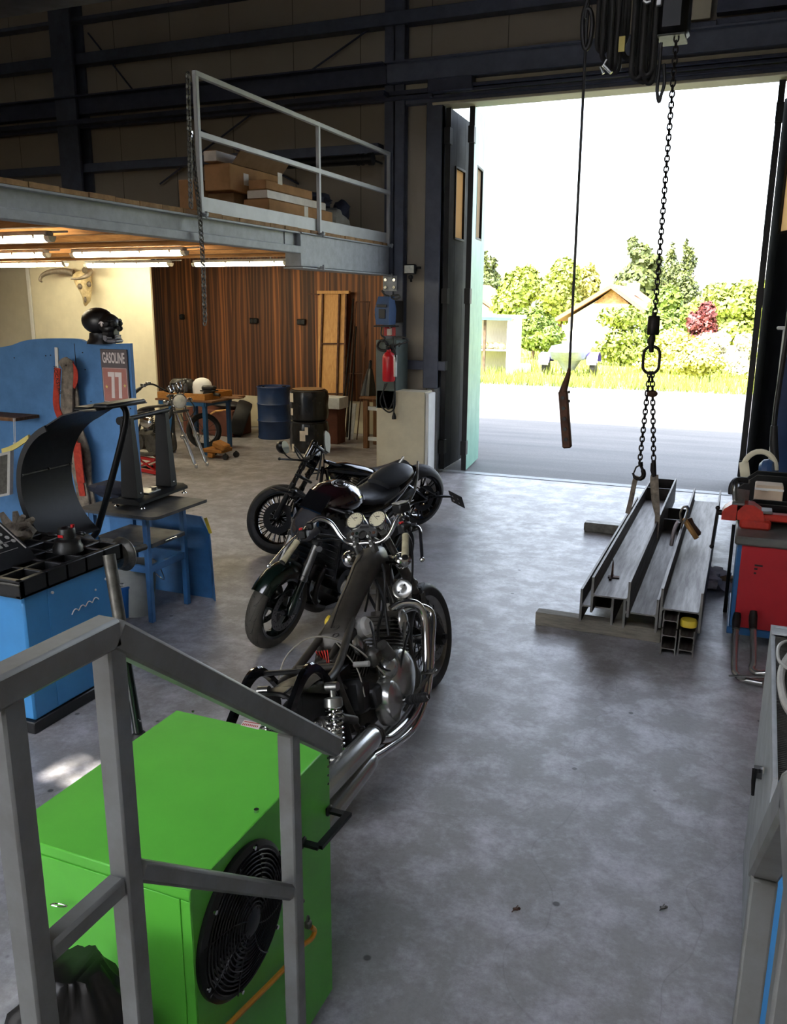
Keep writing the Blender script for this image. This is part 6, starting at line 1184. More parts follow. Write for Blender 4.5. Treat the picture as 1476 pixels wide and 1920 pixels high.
for x, w, z, h in ((.70, .08, .93, .04), (.6, .13, .915, .045), (.48, .15, .91, .05), (.34, .15, .93, .055), (.26, .14, .965, .05)): R_.append([(x, math.cos(a)*w, z+math.sin(a)*h) for a in [2*PI*i/20 for i in range(20)]])
mb.loft(R_); mb.build('rider_seat', b2, 'seat', sharp=60)
mb = MB(); R_ = []
for x, w, z, h in ((.36, .1, .985, .03), (.28, .13, 1.0, .04), (.15, .13, 1.03, .042), (.04, .11, 1.055, .04), (-.02, .06, 1.065, .02)): R_.append([(x, math.cos(a)*w, z+math.sin(a)*h) for a in [2*PI*i/20 for i in range(20)]])
mb.loft(R_); mb.build('pillion_seat', b2, 'seat', sharp=60)
mb = MB(); R_ = []
for x, w, z, h in ((.74, .13, .86, .05), (.6, .165, .85, .08), (.4, .165, .87, .085), (.2, .14, .93, .07), (.02, .10, .99, .06), (-.07, .07, 1.03, .04)): R_.append([(x, math.cos(a)*w, z+math.sin(a)*h) for a in [2*PI*i/20 for i in range(20)]])
mb.loft(R_); mb.build('tail_cowl', b2, 'gloss', sharp=60)
for s_ in (1, -1):
    mb = MB(); mb.loft([[(x, s_*(y+.012*math.cos(a)), z+h*math.sin(a)) for a in [2*PI*i/12 for i in range(12)]] for x, y, z, h in ((.05, .12, .80, .01), (-.02, .115, .9, .03), (-.05, .10, 1.0, .04), (-.07, .075, 1.09, .02), (-.075, .07, 1.115, .005))]); mb.build('tail_fin', b2, 'alu')
    mb = MB(); mb.tube(spl([V3((.5, s_*.16, .9)), V3((.3, s_*.165, .96)), V3((.1, s_*.14, 1.01))]), .006, 6); mb.build('seat_trim', b2, 'oldalu')
mb = MB(); mb.box((.85, 0, .56), (.42, .34, .34), .06); mb.cyl((.72, -.21, .45), (.72, .21, .45), .11, n=20); mb.cyl((.95, -.2, .42), (.95, .2, .42), .09, n=20); mb.box((1.0, 0, .68), (.16, .38, .2), .04); mb.build('engine', b2, 'satin')
mb = MB()
for k in range(7): mb.box((1.11, 0, .50+.045*k), (.025, .40, .012), .002)
mb.box((1.095, 0, .63), (.02, .42, .32), .006); mb.build('radiator', b2, 'satin')
mb = MB()
for y in (-.12, -.04, .04, .12): mb.tube(spl([V3((1.08, y, .56)), V3((1.16, y, .45)), V3((1.16, y*.9, .33)), V3((1.05, y*.6, .23)), V3((.8, y*.4, .2))]), .021, 10)
mb.tube(spl([V3((.8, 0, .2)), V3((.5, -.12, .2)), V3((.3, -.2, .28)), V3((-.05, -.23, .42))]), .05, 14); mb.build('exhaust', b2, 'darksteel')
mb = MB(); mb.loft([[(x, math.cos(a)*w, z+math.sin(a)*h) for a in [PI+PI*i/12 for i in range(13)]]+[(x, w*.2, z), (x, -w*.2, z)] for x, w, z, h in ((1.13, .06, .26, .03), (1.08, .16, .25, .1), (.9, .17, .24, .13), (.66, .15, .24, .12), (.5, .1, .26, .06))]); mb.build('belly_pan', b2, 'gloss')
mb = MB()
for s_ in (1, -1): mb.bar((1.12, s_*.13, .93), (.55, s_*.19, .62), .05, .04, bev=.01); mb.bar((.55, s_*.19, .62), (.42, s_*.17, .38), .05, .05, bev=.01); mb.bar((.42, s_*.12, .4), (0, s_*.12, .31), .05, .06, bev=.012); mb.bar((.5, s_*.12, .72), (.0, s_*.11, .9), .03, .03)
mb.build('frame', b2, 'satin')
mb = MB()
for x, y, z in ((.98, .205, .66), (.92, .205, .44), (.98, .21, .3), (.8, .2, .32), (.7, .22, .5)): mb.cyl((x, y-.02, z), (x, y+.012, z), .014, n=10)
mb.build('bolt', b2, 'oldalu')
rw = tyre(b2, 'rear_tyre', (0, 0, Rr), Rr, .18, .215, None, grooves=18); rim_part(rw, (0, 0, Rr), .217, .07, None, 'greenglint', .03)
mb = MB()
for k in range(3): a = 2*PI*k/3; mb.bar((0, 0, Rr), (math.cos(a)*.2, 0, Rr+math.sin(a)*.2), .03, .05, up=(0, 1, 0), bev=.006)
mb.cyl((0, -.08, Rr), (0, .08, Rr), .05, n=16); mb.build('cast_spokes', rw, 'greenglint')
for s_ in (1, -1): mb = MB(); mb.tube([V3((.52, s_*.2, .36)), V3((.52, s_*.3, .36))], .016, 8); mb.build('footpeg', b2, 'satin')
mb = MB(); mb.tube([V3((.6, .17, .25)), V3((.5, .27, .04))], .013, 8); mb.box((.49, .28, .02), (.06, .04, .01), .003); mb.build('side_stand', b2, 'satin')

# ---- bike 3: low black custom with fat spoke wheels
b3 = thing('custom_motorcycle', 'low black custom motorcycle with fat-spoked front wheel turned towards the camera', 'motorcycle', (-3.128, 8.15, 0), (-.121, 0, -2.059))
wb, Rf, Rr = 1.6857, .335, .335; rk = math.radians(30); d3_ = V3((-math.sin(rk), 0, math.cos(rk))); o3 = V3((wb, 0, Rf))-V3((math.cos(rk), 0, math.sin(rk)))*.04; fo = V3((math.cos(rk), 0, math.sin(rk)))*.04
SX = steer_m(o3, d3_, -1.066); Cf = (wb, 0, Rf); ax3 = lambda h: o3+d3_*h
fw = tyre(b3, 'front_tyre', Cf, Rf, .135, .238, SX, grooves=14, tilt=.8); rim_part(fw, Cf, .24, .055, SX, 'gloss', .016)
mb = MB(xf=SX); C_ = V3(Cf)
for k in range(44):
    a = 2*PI*k/44; s_ = 1 if k % 2 else -1; u = V3((math.cos(a), 0, math.sin(a))); mb.tube([C_+u*.05+V3((0, s_*.035, 0)), C_+u*.226+V3((0, s_*.012, 0))], [.0048, .0062], 6)
mb.cyl((wb, -.05, Rf), (wb, .05, Rf), .05, n=20); mb.build('spokes', fw, 'gloss')
for y in (-.062, .062): discbrake(fw, 'brake_disc', Cf, y, .085, .148, SX, 'satin', holes=False)
mb = MB('alu', xf=SX)
for k in range(10): a = 2*PI*k/10; mb.bar((wb+math.cos(a)*.05, .066, Rf+math.sin(a)*.05), (wb+math.cos(a)*.083, .066, Rf+math.sin(a)*.083), .004, .012, up=(0, 1, 0))
mb.cyl((wb, .1, Rf), (wb, .135, Rf), .018, n=10); mb.build('disc_bobbin', fw)
for y in (.115, -.115):
    p = ax3(0)+fo+V3((0, y, 0)); mb = MB(xf=SX); mb.tube([p-d3_*.02, p+d3_*.02, p+d3_*.08, p+d3_*.36], [.02, .03, .026, .028], 14); mb.build('fork_slider', b3, 'satin')
    mb = MB(xf=SX); mb.tube([p+d3_*.36, p+d3_*.5, p+d3_*.505, p+d3_*.78, p+d3_*.8], [.024, .024, .03, .03, .024], 14); mb.build('fork_tube', b3, 'gloss')
mb = MB(xf=SX)
for h in (.44, .76): mb.box(ax3(h)+fo*.5, (.08, .29, .03), .01, Matrix.Rotation(-rk, 3, 'Y'))
mb.build('triple_clamp', b3, 'satin')
mb = MB(xf=SX); c = ax3(.67)+fo*.6; mb.box(c, (.03, .17, .19), .01, Matrix.Rotation(-rk, 3, 'Y')); mb.build('fork_cover', b3, 'glassdark')
mb = MB(xf=SX); P = [(-.14, -.40, .0), (-.05, -.3, .02), (.02, -.12, .02), (.02, .12, .02), (-.05, .3, .02), (-.14, .4, .0)]; mb.tube(spl([ax3(.56)+V3(p) for p in P]), .014, 10); hb = mb.build('handlebar', b3, 'satin')
for s_ in (1, -1):
    e0, e1 = ax3(.56)+V3((-.06, s_*.29, .018)), ax3(.56)+V3((-.15, s_*.42, .0)); mb = MB(xf=SX); mb.tube([e0, e1], .02, 10); mb.build('grip', hb, 'rubber')
    mb = MB(xf=SX); mb.box(e0+V3((.02, -s_*.03, 0)), (.05, .05, .05), .01); mb.tube(spl([e0+V3((.04, -s_*.02, 0)), e0+V3((.12, s_*.02, 0)), e0+V3((.24, s_*.06, .01))]), .009, 6); mb.sph(e0+V3((.24, s_*.06, .01)), .015, 8, 6); mb.build('lever', hb, 'satin')
q = ax3(.56)+V3((.16, .32, .14)); mb = MB(xf=SX); R_ = [[q+V3((x, math.cos(a)*w, math.sin(a)*h)) for a in [2*PI*i/16 for i in range(16)]] for x, w, h in ((-.03, .095, .055), (.0, .1, .06), (.03, .08, .05), (.05, .04, .025))]; mb.loft(R_); mb.tube(spl([q+V3((0, .0, -.04)), q+V3((-.06, -.05, -.1)), ax3(.56)+V3((-.02, .2, .02))]), .007, 6); mb.build('mirror', b3, 'satin')
mb = MB(xf=SX); mb.tube(spl([ax3(.56)+V3((-.02, .26, .03)), ax3(.56)+V3((.04, .28, .12)), ax3(.56)+V3((.1, .18, .17)), ax3(.56)+V3((.1, .06, .1)), ax3(.6)+V3((.06, .03, 0))]), .007, 6); mb.tube(spl([ax3(.56)+V3((-.04, -.25, .02)), ax3(.8)+V3((.08, -.2, 0)), ax3(.5)+V3((.05, -.05, 0))]), .007, 6); mb.tube(spl([ax3(.56)+V3((-.06, .24, .02)), ax3(.7)+V3((-.08, .14, 0)), ax3(.4)+V3((-.16, .08, 0))]), .009, 6); mb.build('cables', b3, 'cable')
mb = MB(xf=SX); q = ax3(.74)+V3((-.1, .1, .06)); mb.loft([[q+V3((x, y0*w, z)) for y0, x in ((-1, .0), (-.5, .015), (.5, .015), (1, 0), (1, -.01), (-1, -.01))] for z, w in ((-.1, .05), (-.03, .08), (.06, .08), (.09, .05))]); mb.build('number_shield', b3, 'benchtop')
mb = MB(); R_ = []
for x, z, w, h in ((1.2, .76, .03, .02), (1.12, .765, .07, .05), (.95, .735, .10, .07), (.75, .69, .09, .06), (.62, .66, .06, .03)): R_.append([(x, math.cos(a)*w, z+math.sin(a)*h) for a in [2*PI*i/20 for i in range(20)]])
mb.loft(R_); mb.build('fuel_tank', b3, 'gloss', sharp=60)
mb = MB(); R_ = []
for x, w, z, h in ((.64, .08, .68, .03), (.5, .14, .65, .04), (.34, .15, .66, .045), (.22, .1, .71, .04)): R_.append([(x, math.cos(a)*w, z+math.sin(a)*h) for a in [2*PI*i/18 for i in range(18)]])
mb.loft(R_); mb.build('seat', b3, 'seat', sharp=60)
mb = MB(); mb.box((.85, 0, .4), (.5, .26, .26), .06); mb.cyl((.8, -.19, .36), (.8, .19, .36), .13, n=22); mb.cyl((1.05, -.15, .36), (1.05, .15, .36), .1, n=20); mb.build('crankcase', b3, 'satin')
for sx in (.55, -.55): mb = MB(); finned(mb, (.9+sx*.12, 0, .5), (sx, 0, 1), .24, 10, .16, .18); mb.build('cylinder', b3, 'satin')
mb = MB()
for s_ in (1, -1): mb.tube(spl([V3((1.22, s_*.03, .78)), V3((1.18, s_*.1, .5)), V3((1.1, s_*.13, .2)), V3((.6, s_*.14, .17)), V3((.32, s_*.14, .3)), V3((0, s_*.16, Rr))]), .018, 8); mb.tube(spl([V3((1.2, s_*.03, .84)), V3((.7, s_*.06, .66)), V3((.4, s_*.12, .6)), V3((.0, s_*.16, Rr))]), .018, 8); mb.bar((.12, s_*.17, .5), (-.18, s_*.17, .33), .02, .012)
mb.build('frame', b3, 'gloss')
mb = MB(); mb.tube(spl([V3((1.0, -.12, .66)), V3((1.1, -.17, .5)), V3((1.0, -.2, .26)), V3((.5, -.2, .2)), V3((-.1, -.22, .24))]), .035, 12); mb.tube(spl([V3((.8, -.12, .66)), V3((.82, -.19, .45)), V3((.7, -.2, .3)), V3((.4, -.21, .3)), V3((0, -.22, .32))]), .03, 12); mb.build('exhaust', b3, 'satin')
rw = tyre(b3, 'rear_tyre', (0, 0, Rr), Rr, .24, .225, None, grooves=14, tilt=.8); rim_part(rw, (0, 0, Rr), .228, .1, None, 'gloss', .03)
mb = MB()
for k in range(8):
    a = 2*PI*k/8
    for da in (-.12, .12): mb.bar((math.cos(a)*.05, .05, Rr+math.sin(a)*.05), (math.cos(a+da)*.215, .08, Rr+math.sin(a+da)*.215), .02, .014, up=(0, 1, 0), bev=.003)
mb.cyl((0, -.1, Rr), (0, .12, Rr), .055, n=18); mb.build('spokes', rw, 'gloss')
discbrake(rw, 'brake_disc', (0, 0, Rr), .115, .08, .14, None, 'satin', holes=False)
mb = MB(); R_ = []
for i in range(9): a = math.radians(20+50*i/8); R_.append([V3((math.cos(a)*(r), y, Rr+math.sin(a)*(r))) for r, y in ((Rr+.025, -.12), (Rr+.04, -.06), (Rr+.04, .06), (Rr+.025, .12), (Rr+.02, .11), (Rr+.03, 0), (Rr+.02, -.11))])
mb.loft(R_); mb.build('rear_fender', b3, 'gloss')
mb = MB(); mb.tube(spl([V3((.0, .15, Rr)), V3((-.15, .19, .36)), V3((-.3, .2, .34))]), .01, 6); mb.bar((-.05, .17, .36), (-.32, .2, .33), .03, .008, up=(0, 0, 1)); pb = mb.build('plate_arm', b3, 'satin')
mb = MB(); R = Matrix.Rotation(.55, 3, 'Y') @ Matrix.Rotation(-.1, 3, 'X'); mb.box((-.40, .2, .29), (.012, .2, .17), .004, R); mb.build('plate_holder', pb, 'satin')
mb = MB()
for dy, dz in ((-.04, .03), (.04, .03), (-.04, -.03), (.04, -.03)): q = V3((-.395, .2, .29))+R @ V3((.008, dy, dz)); mb.box(q, (.004, .014, .02), .001, R)
mb.build('plate_slot', pb, 'lampgrey')
mb = MB(); mb.tube([V3((.6, .17, .22)), V3((.5, .28, .03))], .014, 8); mb.build('side_stand', b3, 'satin')
for s_ in (1, -1): mb = MB(); mb.tube([V3((1.1, s_*.15, .28)), V3((1.1, s_*.29, .3))], .02, 10); mb.build('footpeg', b3, 'satin')
# ------------------------------------------------------------------ steel beams on the floor
def hsec(mb, xc, zc, w, h, y0, y1, tf, tw, r=.012):
    """H section lying on its side: flanges upright, web level"""
    hw, hh = w/2, h/2; q = [(-hw, -hh), (-hw+tf, -hh), (-hw+tf, -tw/2-r), (-hw+tf+r*.3, -tw/2-r*.3), (-hw+tf+r, -tw/2)]
    poly = q+[(-x, z) for x, z in reversed(q)]+[(-x, -z) for x, z in q]+[(x, -z) for x, z in reversed(q)]
    return mb.prism(poly, (xc, y0, zc), (1, 0, 0), (0, 0, 1), (0, y1-y0, 0))
def beam(name, label, xc, zc, w, h, y0, y1, tf=.016, tw=.011, stiff=(), group=None):
    t = thing(name, label, 'steel beam', (xc, (y0+y1)/2, zc-h/2), group=group); O = off(t)
    mb = MB(xf=O); hsec(mb, xc, zc, w, h, y0, y1, tf, tw); mb.build('profile', t, 'mill', sharp=30)
    mb = MB(xf=O); hsec(mb, xc, zc, w-.001, h-.001, y0-.0015, y0-.0005, tf, tw); mb.build('sawn_end', t, 'millend', sharp=30)
    for y in stiff: mb = MB(xf=O); span(mb, xc-w/2+tf, xc+w/2-tf, y-.006, y+.006, zc+tw/2, zc+h/2-.004); mb.build('stiffener', t, 'darksteel')
    return t, O
beam('steel_beam', 'leftmost steel beam of the floor stack, partly under the top beam', -.815, .225, .235, .24, 5.74, 8.95)
tB, OB = beam('steel_beam', 'top steel beam of the left stack, slung on the hoist straps', -.71, .352, .262, .255, 5.62, 9.42, stiff=(8.85, 9.36))
mb = MB(xf=OB); span(mb, -.775, -.755, 5.98, 6.1, .358, .368); mb.loft([[(-.77, 6.03, .36), (-.755, 6.03, .36), (-.755, 6.07, .36), (-.77, 6.07, .36)], [(-.765, 6.05, .49), (-.758, 6.05, .46), (-.758, 6.075, .46), (-.765, 6.075, .49)]]); mb.bar((-.79, 6.05, .362), (-.71, 6.06, .362), .05, .006); mb.build('welded_lug', tB, 'rust')
beam('steel_beam', 'lower steel beam right of the top beam, next to the ratchet straps', -.512, .225, .235, .24, 5.72, 8.62, stiff=(8.1, 8.58))
beam('steel_beam', 'wide steel beam at the right, resting on the small beams', -.25, .30, .27, .285, 5.68, 9.18)
for lab, x, z in (('small steel beam, bottom left of the stack under the wide beam', -.306, .047), ('small steel beam, bottom right of the stack under the wide beam', -.194, .047), ('small steel beam, middle left of the stack under the wide beam', -.306, .141), ('small steel beam, middle right of the stack under the wide beam', -.194, .141), ('small steel beam, topmost left of the stack under the wide beam', -.306, .238)):
    beam('small_steel_beam', lab, x, z, .1, .092 if z < .2 else .098, 5.6+.04*random.random(), 8.7, .007, .006, group='small beams under the wide steel beam')
mb = MB(); mb.lathe([(0, 0), (.055, 0), (.058, .03), (.05, .045), (0, .045)], (-.194, 5.72, .19), n=22); tag(mb.build('yellow_pad', mat_='yellow'), 'yellow round plastic pad between the small beams and the wide beam', 'pad')
a = at(1012, 1180, Z=0); mb = MB(); span(mb, -1.26, -.37, 5.80, 5.90, .0, .1, .005); tag(mb.build('support_block', mat_='timber'), 'long grey timber under the near ends of the beams', 'timber'); bpy.data.objects['support_block'].data.materials[0] = mat('grey_timber', (136, 130, 118), .75, var=.2, scale=8, stretch=(1, 8, 8))
mb = MB(); span(mb, -1.40, -.37, 8.6, 8.72, .0, .1, .005); mb.box((-1.402, 8.66, .05), (.01, .09, .07)); tag(mb.build('support_block', mat_='oldalu'), 'square steel tube under the far ends of the beams', 'steel tube')
# ratchet straps on the beams
q = at(1288, 985, Y=7.55); t = thing('ratchet', 'bundle of ratchet strap, buckle and wooden wedge lying over the wide beam edge', 'ratchet', q); O = off(t)
mb = MB(xf=O); P = [at(*p, Y=7.5) for p in ((1291, 975), (1308, 1000), (1311, 1008), (1300, 1012))]; mb.bar(at(1282, 972, Y=7.45), at(1307, 1010, Y=7.4), .05, .03, bev=.006); mb.build('wooden_wedge', t, 'pine')
mb = MB(xf=O); mb.bar(at(1293, 978, Y=7.5), at(1312, 1003, Y=7.5), .06, .045, bev=.01); mb.bar(at(1291, 972, Y=7.5), at(1296, 985, Y=7.5), .03, .06, bev=.006); mb.build('ratchet_buckle', t, 'rust')
mb = MB(xf=O); mb.tube(spl([at(*p, Y=7.42) for p in ((1278, 978), (1276, 962), (1283, 950), (1290, 955), (1286, 972), (1279, 985), (1276, 1010), (1279, 1022))]), .03, 6, flat=.3); mb.build('strap', t, 'rag')
mb = MB(xf=O); mb.tube(spl([at(*p, Y=7.5) for p in ((1281, 952), (1288, 949), (1292, 957), (1287, 970))]), .034, 6, flat=.25); mb.build('teal_strap', t, 'compblue')
mb = MB(); mb.tube(spl([at(*p, Y=7.3) for p in ((1272, 978), (1266, 990), (1262, 1005), (1259, 1022))]), .035, 8, flat=.5); tag(mb.build('webbing', mat_='cloth'), 'pale webbing hanging between the two beam stacks', 'webbing')
q = at(1340, 1105, Z=0); t = thing('packing_cloth', 'heap of pale mauve packing film and paper beside the bench castor', 'packaging', q)
mb = MB(); mb.sph((-.02, .06, .07), (.13, .16, .08), 20, 12, jit=.7, seed=4); mb.loft([[(-.1+.3*u, -.06+.06*math.sin(9*u), .1-.08*u+.03*math.sin(7*u)), (-.12+.3*u, .06+.04*math.sin(6*u), .13-.08*u)] for u in [i/10 for i in range(11)]], closed=False, cap=False); mb.build('film', t, 'cloth')
mb = MB(); mb.sph((.05, .12, .05), (.1, .12, .06), 16, 10, jit=.6, seed=8); mb.build('paper', t, 'cartonin')

# ------------------------------------------------------------------ hoist
YH = 7.4
def hp(px, py, y=YH): return at(px, py, Y=y)
cg = struct((lambda mb: (span(mb, -13.9, 3.6, 7.25, 7.75, 5.28, 5.62), mb)[1].build('crane_girder', mat_='steel'))(MB()), 'crane girder across the hall above the picture')
b0 = hp(1232, 78, 7.5); b1_ = hp(1290, 78, 7.5); bcx = (b0.x+b1_.x)/2; t = thing('chain_hoist', 'dark electric chain hoist at the top of the picture with black cable loops', 'hoist', (bcx, 7.5, b0.z)); O = off(t); w = b1_.x-b0.x
mb = MB(xf=O); z0 = b0.z; mb.box((bcx, 7.5, z0+.27), (w, .36, .54), .05); mb.build('motor_housing', t, 'satin')
mb = MB(xf=O); mb.box((bcx, 7.5, z0+.004), (w*.9, .3, .016), .006); mb.build('bottom_light_edge', t, 'benchtop')  # paler slab imitates light thrown up from the ground
mb = MB(xf=O); span(mb, bcx-.5, bcx+.25, 7.35, 7.65, 4.98, 5.2, .02); mb.cyl((bcx, 7.5, z0+.5), (bcx, 7.5, 5.28), .05, n=12); 
for dx in (-.4, .15): mb.cyl((bcx+dx, 7.3, 5.23), (bcx+dx, 7.7, 5.23), .06, n=14)
mb.build('trolley', t, 'satin')
zt = z0+.45
for k, (px, pb, wpx, y) in enumerate(((1129, 95, 9, 7.4), (1137, 112, 8, 7.35), (1152, 134, 7, 7.45), (1147, 131, 5, 7.3), (1160, 85, 13, 7.5), (1178, 108, 10, 7.45), (1193, 146, 9, 7.4), (1206, 152, 12, 7.5), (1217, 154, 7, 7.42), (1212, 140, 9, 7.36))):
    pb_ = hp(px, pb, y); r = wpx/205*.95; P = [V3((pb_.x-r, y, 5.0))]+[V3((pb_.x-r*math.cos(a), y+.03*math.sin(a), pb_.z+r*1.3-r*1.3*math.sin(a))) for a in [PI*i/10 for i in range(11)]]+[V3((pb_.x+r, y, 5.0))]
    mb = MB(xf=O); mb.tube(P, .015, 8, flat=1.4); mb.build('cable_loop', t, 'cable')
mb = MB(xf=O); q = hp(1142, 132, 7.25); mb.cyl(q+V3((-.04, 0, .04)), q+V3((.02, 0, -.02)), .014, n=8); mb.cyl(q+V3((-.07, 0, .03)), q+V3((-.04, 0, -.02)), .012, n=8); mb.tube(spl([q+V3((-.05, 0, .03)), q+V3((-.02, 0, .08))]), .009, 6); mb.build('cable_clamp', t, 'alu')
mb = MB(xf=O); a_, b_ = hp(1158, 98, 7.3), hp(1173, 67, 7.3); span(mb, a_.x, b_.x, 7.295, 7.305, a_.z, b_.z, .003); mb.build('paper_tag', t, 'paleyellow')
mb = MB(xf=O); P = [hp(*p, y=7.4) for p in ((1240, 80), (1237, 120), (1233, 160), (1233, 178), (1236, 191), (1240, 178), (1246, 155), (1245, 120))]; mb.tube(spl(P), .013, 6); mb.build('chain_stop_loop', t, 'cable')
mb = MB(xf=O); mb.box(hp(1236, 3, 7.3), (.05, .03, .07), .01); mb.tube(spl([hp(1207, 1, 7.3), hp(1213, 5, 7.3), hp(1221, 2, 7.3)]), .012, 6); mb.build('bright_fitting', t, 'alu')
# load chain, swivel, ring, two legs
t = thing('load_chain', 'hoist load chain with swivel block and ring hanging in the gateway', 'chain', hp(1225, 590)); O = off(t)
top = hp(1228, 592); mb = MB(xf=O); mb.chain([V3((top.x, YH, z0-.0)), top], .052, .034, .0065, n=6, k=4); mb.build('chain', t, 'darksteel')
a, b = hp(1227, 592), hp(1224, 628); mb = MB(xf=O); mb.tube([V3((a.x, YH, a.z)), V3((a.x, YH, a.z-.01)), V3((a.x, YH, b.z+.01)), V3((a.x, YH, b.z))], [.04, .048, .05, .044], 16); mb.cyl(V3((a.x, YH, a.z)), V3((a.x, YH, a.z+.03)), .02, n=10); mb.build('swivel_block', t, 'darksteel')
c = hp(1223, 645); mb = MB(xf=O); mb.tube([V3((a.x, YH, b.z)), V3((a.x-.004, YH, b.z-.03)), V3((a.x-.008, YH, c.z)), V3((c.x, YH, hp(1223, 661).z))], [.022, .03, .026, .018], 12); mb.box(V3((a.x-.03, YH, b.z-.05)), (.02, .03, .04), .006); mb.build('hook_shank', t, 'darksteel')
c = hp(1221.5, 675); mb = MB(xf=O); mb.link(c, (0, 0, 1), (0, 1, 0), .225, .13, .0125, n=10, k=10); mb.build('master_ring', t, 'darksteel')
t2 = thing('chain_sling', 'two-leg chain sling with hooks hanging from the hoist ring', 'chain sling', hp(1222, 735)); O = off(t2)
for pts in (((1219, 698), (1214, 738), (1199, 872)), ((1223, 698), (1224, 738), (1226, 866))): mb = MB(xf=O); mb.chain([hp(*p) for p in pts], .052, .033, .0065, n=6, k=4); mb.build('chain_leg', t2, 'darksteel')
mb = MB(xf=O); q = hp(1221, 738); mb.sph(q+V3((.01, 0, 0)), (.045, .03, .03), 12, 8); mb.box(q, (.07, .03, .03), .01); mb.build('shortening_clutch', t2, 'rust')
mb = MB(xf=O); P = [hp(*p) for p in ((1201, 871), (1204, 878), (1207, 886), (1206, 894), (1198, 898), (1190, 894), (1187, 886))]; mb.tube(spl(P, 4), [.013]*6+[.02]*10+[.016]*5+[.01]*4, 10); mb.tube([hp(1200, 872), hp(1193, 876), hp(1189, 886)], .007, 6); mb.cyl(hp(1201, 866), hp(1202, 874), .02, n=10); mb.build('sling_hook', t2, 'darksteel')
mb = MB(xf=O); P = [hp(1226, 862), hp(1226, 872), hp(1227, 884), hp(1229, 893)]; mb.tube(P, [.018, .02, .018, .01], 10); mb.tube([hp(1223, 868), hp(1222, 882), hp(1226, 894)], .012, 8); mb.build('sling_hook', t2, 'darksteel')
for lab, runs in (('left flat lifting strap from the chain hook to the beams', (((1194, 892), (1190, 905), (1184, 935), (1177, 963)),)), ('right flat lifting strap looped round the top beam', (((1227, 888), (1224, 900), (1227, 940), (1234, 968)), ((1230, 890), (1231, 920), (1233, 968), (1229, 1010))))):
    mb = MB()
    for pts in runs: mb.tube(spl([hp(px, py) for px, py in pts], 5), .024, 6, flat=.22, up=(0, 1, 0))
    tag(mb.build('lifting_strap', mat_='rag'), lab, 'strap')
# pendant control
YPn = 7.0
t = thing('pendant_control', 'hoist pendant control box hanging on a long black cable', 'control', at(1062, 790, Y=YPn)); O = off(t); p_ = lambda px, py: at(px, py, Y=YPn)
x0 = p_(1068, 690).x; ztop = 4.98
mb = MB(xf=O); mb.tube([V3((p_(1105, 0).x, YPn, ztop+.1)), V3((p_(1098, 93).x, YPn, p_(1098, 93).z)), V3((x0, YPn, p_(1068, 690).z))], .011, 8); mb.build('cable', t, 'cable')
mb = MB(xf=O); mb.tube(spl([p_(*q) for q in ((1103, 0), (1094, 30), (1093, 70), (1098, 92), (1106, 80), (1111, 45), (1108, 22), (1101, 18), (1098, 35))]), .018, 8); mb.build('cable_clip', t, 'cable')
mb = MB(xf=O); mb.tube([p_(1068, 690), p_(1066, 702), p_(1058, 728), p_(1056, 735)], [.012, .02, .03, .034], 10); mb.tube(spl([p_(1066, 702), p_(1066, 715), p_(1060, 727)]), .008, 6); mb.build('strain_relief', t, 'rust')
mb = MB(xf=O); mb.bar(p_(1056, 732), p_(1064, 840), .075, .06, up=(0, 1, 0), bev=.012); mb.build('button_box', t, 'rust')
mb = MB(xf=O)
for f in (.12, .3, .48, .66, .84): q = p_(1056, 732).lerp(p_(1064, 840), f); mb.cyl(q-V3((0, .0, 0)), q-V3((0, .045, 0)), .016, n=10)
for py in (735, 752): mb.cyl(p_(1066, py), p_(1069, py), .012, n=8)
mb.build('push_button', t, 'satin')
# pieces on the wall behind the hoist
a, b = at(1287, 36, Y=10.9), at(1337, -30, Y=10.9)
mb = MB(); span(mb, a.x, b.x, 10.95, 11.0, a.z, b.z, .004); struct(mb.build('window_2', mat_='cream'), 'lit pane high on the gate wall, painted as a cream panel')  # opaque cream stands in for light coming through the pane
mb = MB(); c, d = at(1283, 62, Y=10.86), at(1345, 40, Y=10.86); span(mb, c.x, d.x, 10.8, 11.0, c.z, d.z, .006); c = at(1342, 46, Y=10.84); d = at(1476, 14, Y=10.84); span(mb, c.x, 3.0, 10.85, 11.0, c.z, c.z+.06); span(mb, c.x, 3.0, 10.85, 11.0, c.z+.12, c.z+.4); struct(mb.build('trim_13', mat_='track'), 'dark gate drive rails high on the wall')

# ------------------------------------------------------------------ red bench with vise and bins
q = at(1361, 1212, Z=.10); bx, by = .06, 5.93
t = thing('workshop_bench', 'red-panelled blue workshop bench on castors at the right edge', 'bench', (bx+.5, by+.4, 0)); O = off(t)
zt = .80
mb = MB(xf=O); span(mb, bx+.0, bx+1.1, by+.012, by+.75, .13, zt-.06, .006); span(mb, bx-.012, bx+1.1, by-.006, by+.75, .1, .15, .004); mb.build('cabinet', t, 'bblue')
mb = MB(xf=O); span(mb, bx+.03, bx+1.1, by-.004, by+.012, .155, zt-.065, .002); rp = mb.build('red_panel', t, 'benchred')
mb = MB(xf=O)
for z, w_ in ((.60, .05), (.575, .02), (.545, .015)): span(mb, bx+.12, bx+.12+w_, by-.0055, by-.004, z, z+.012)
mb.build('panel_slot', rp, 'ink')
mb = MB(xf=O); span(mb, bx-.02, bx+1.15, by-.03, by+.8, zt-.06, zt, .012); mb.build('bench_top', t, 'benchtop')
for x, y in ((bx+.06, by+.06), (bx-.03, by+.72), (bx+1.0, by+.06)): mb = MB(xf=O); mb.cyl((x-.015, y, .05), (x+.015, y, .05), .05, n=18); mb.cyl((x, y, .07), (x, y, .12), .015, n=8); mb.build('castor', t, 'rubberdark')
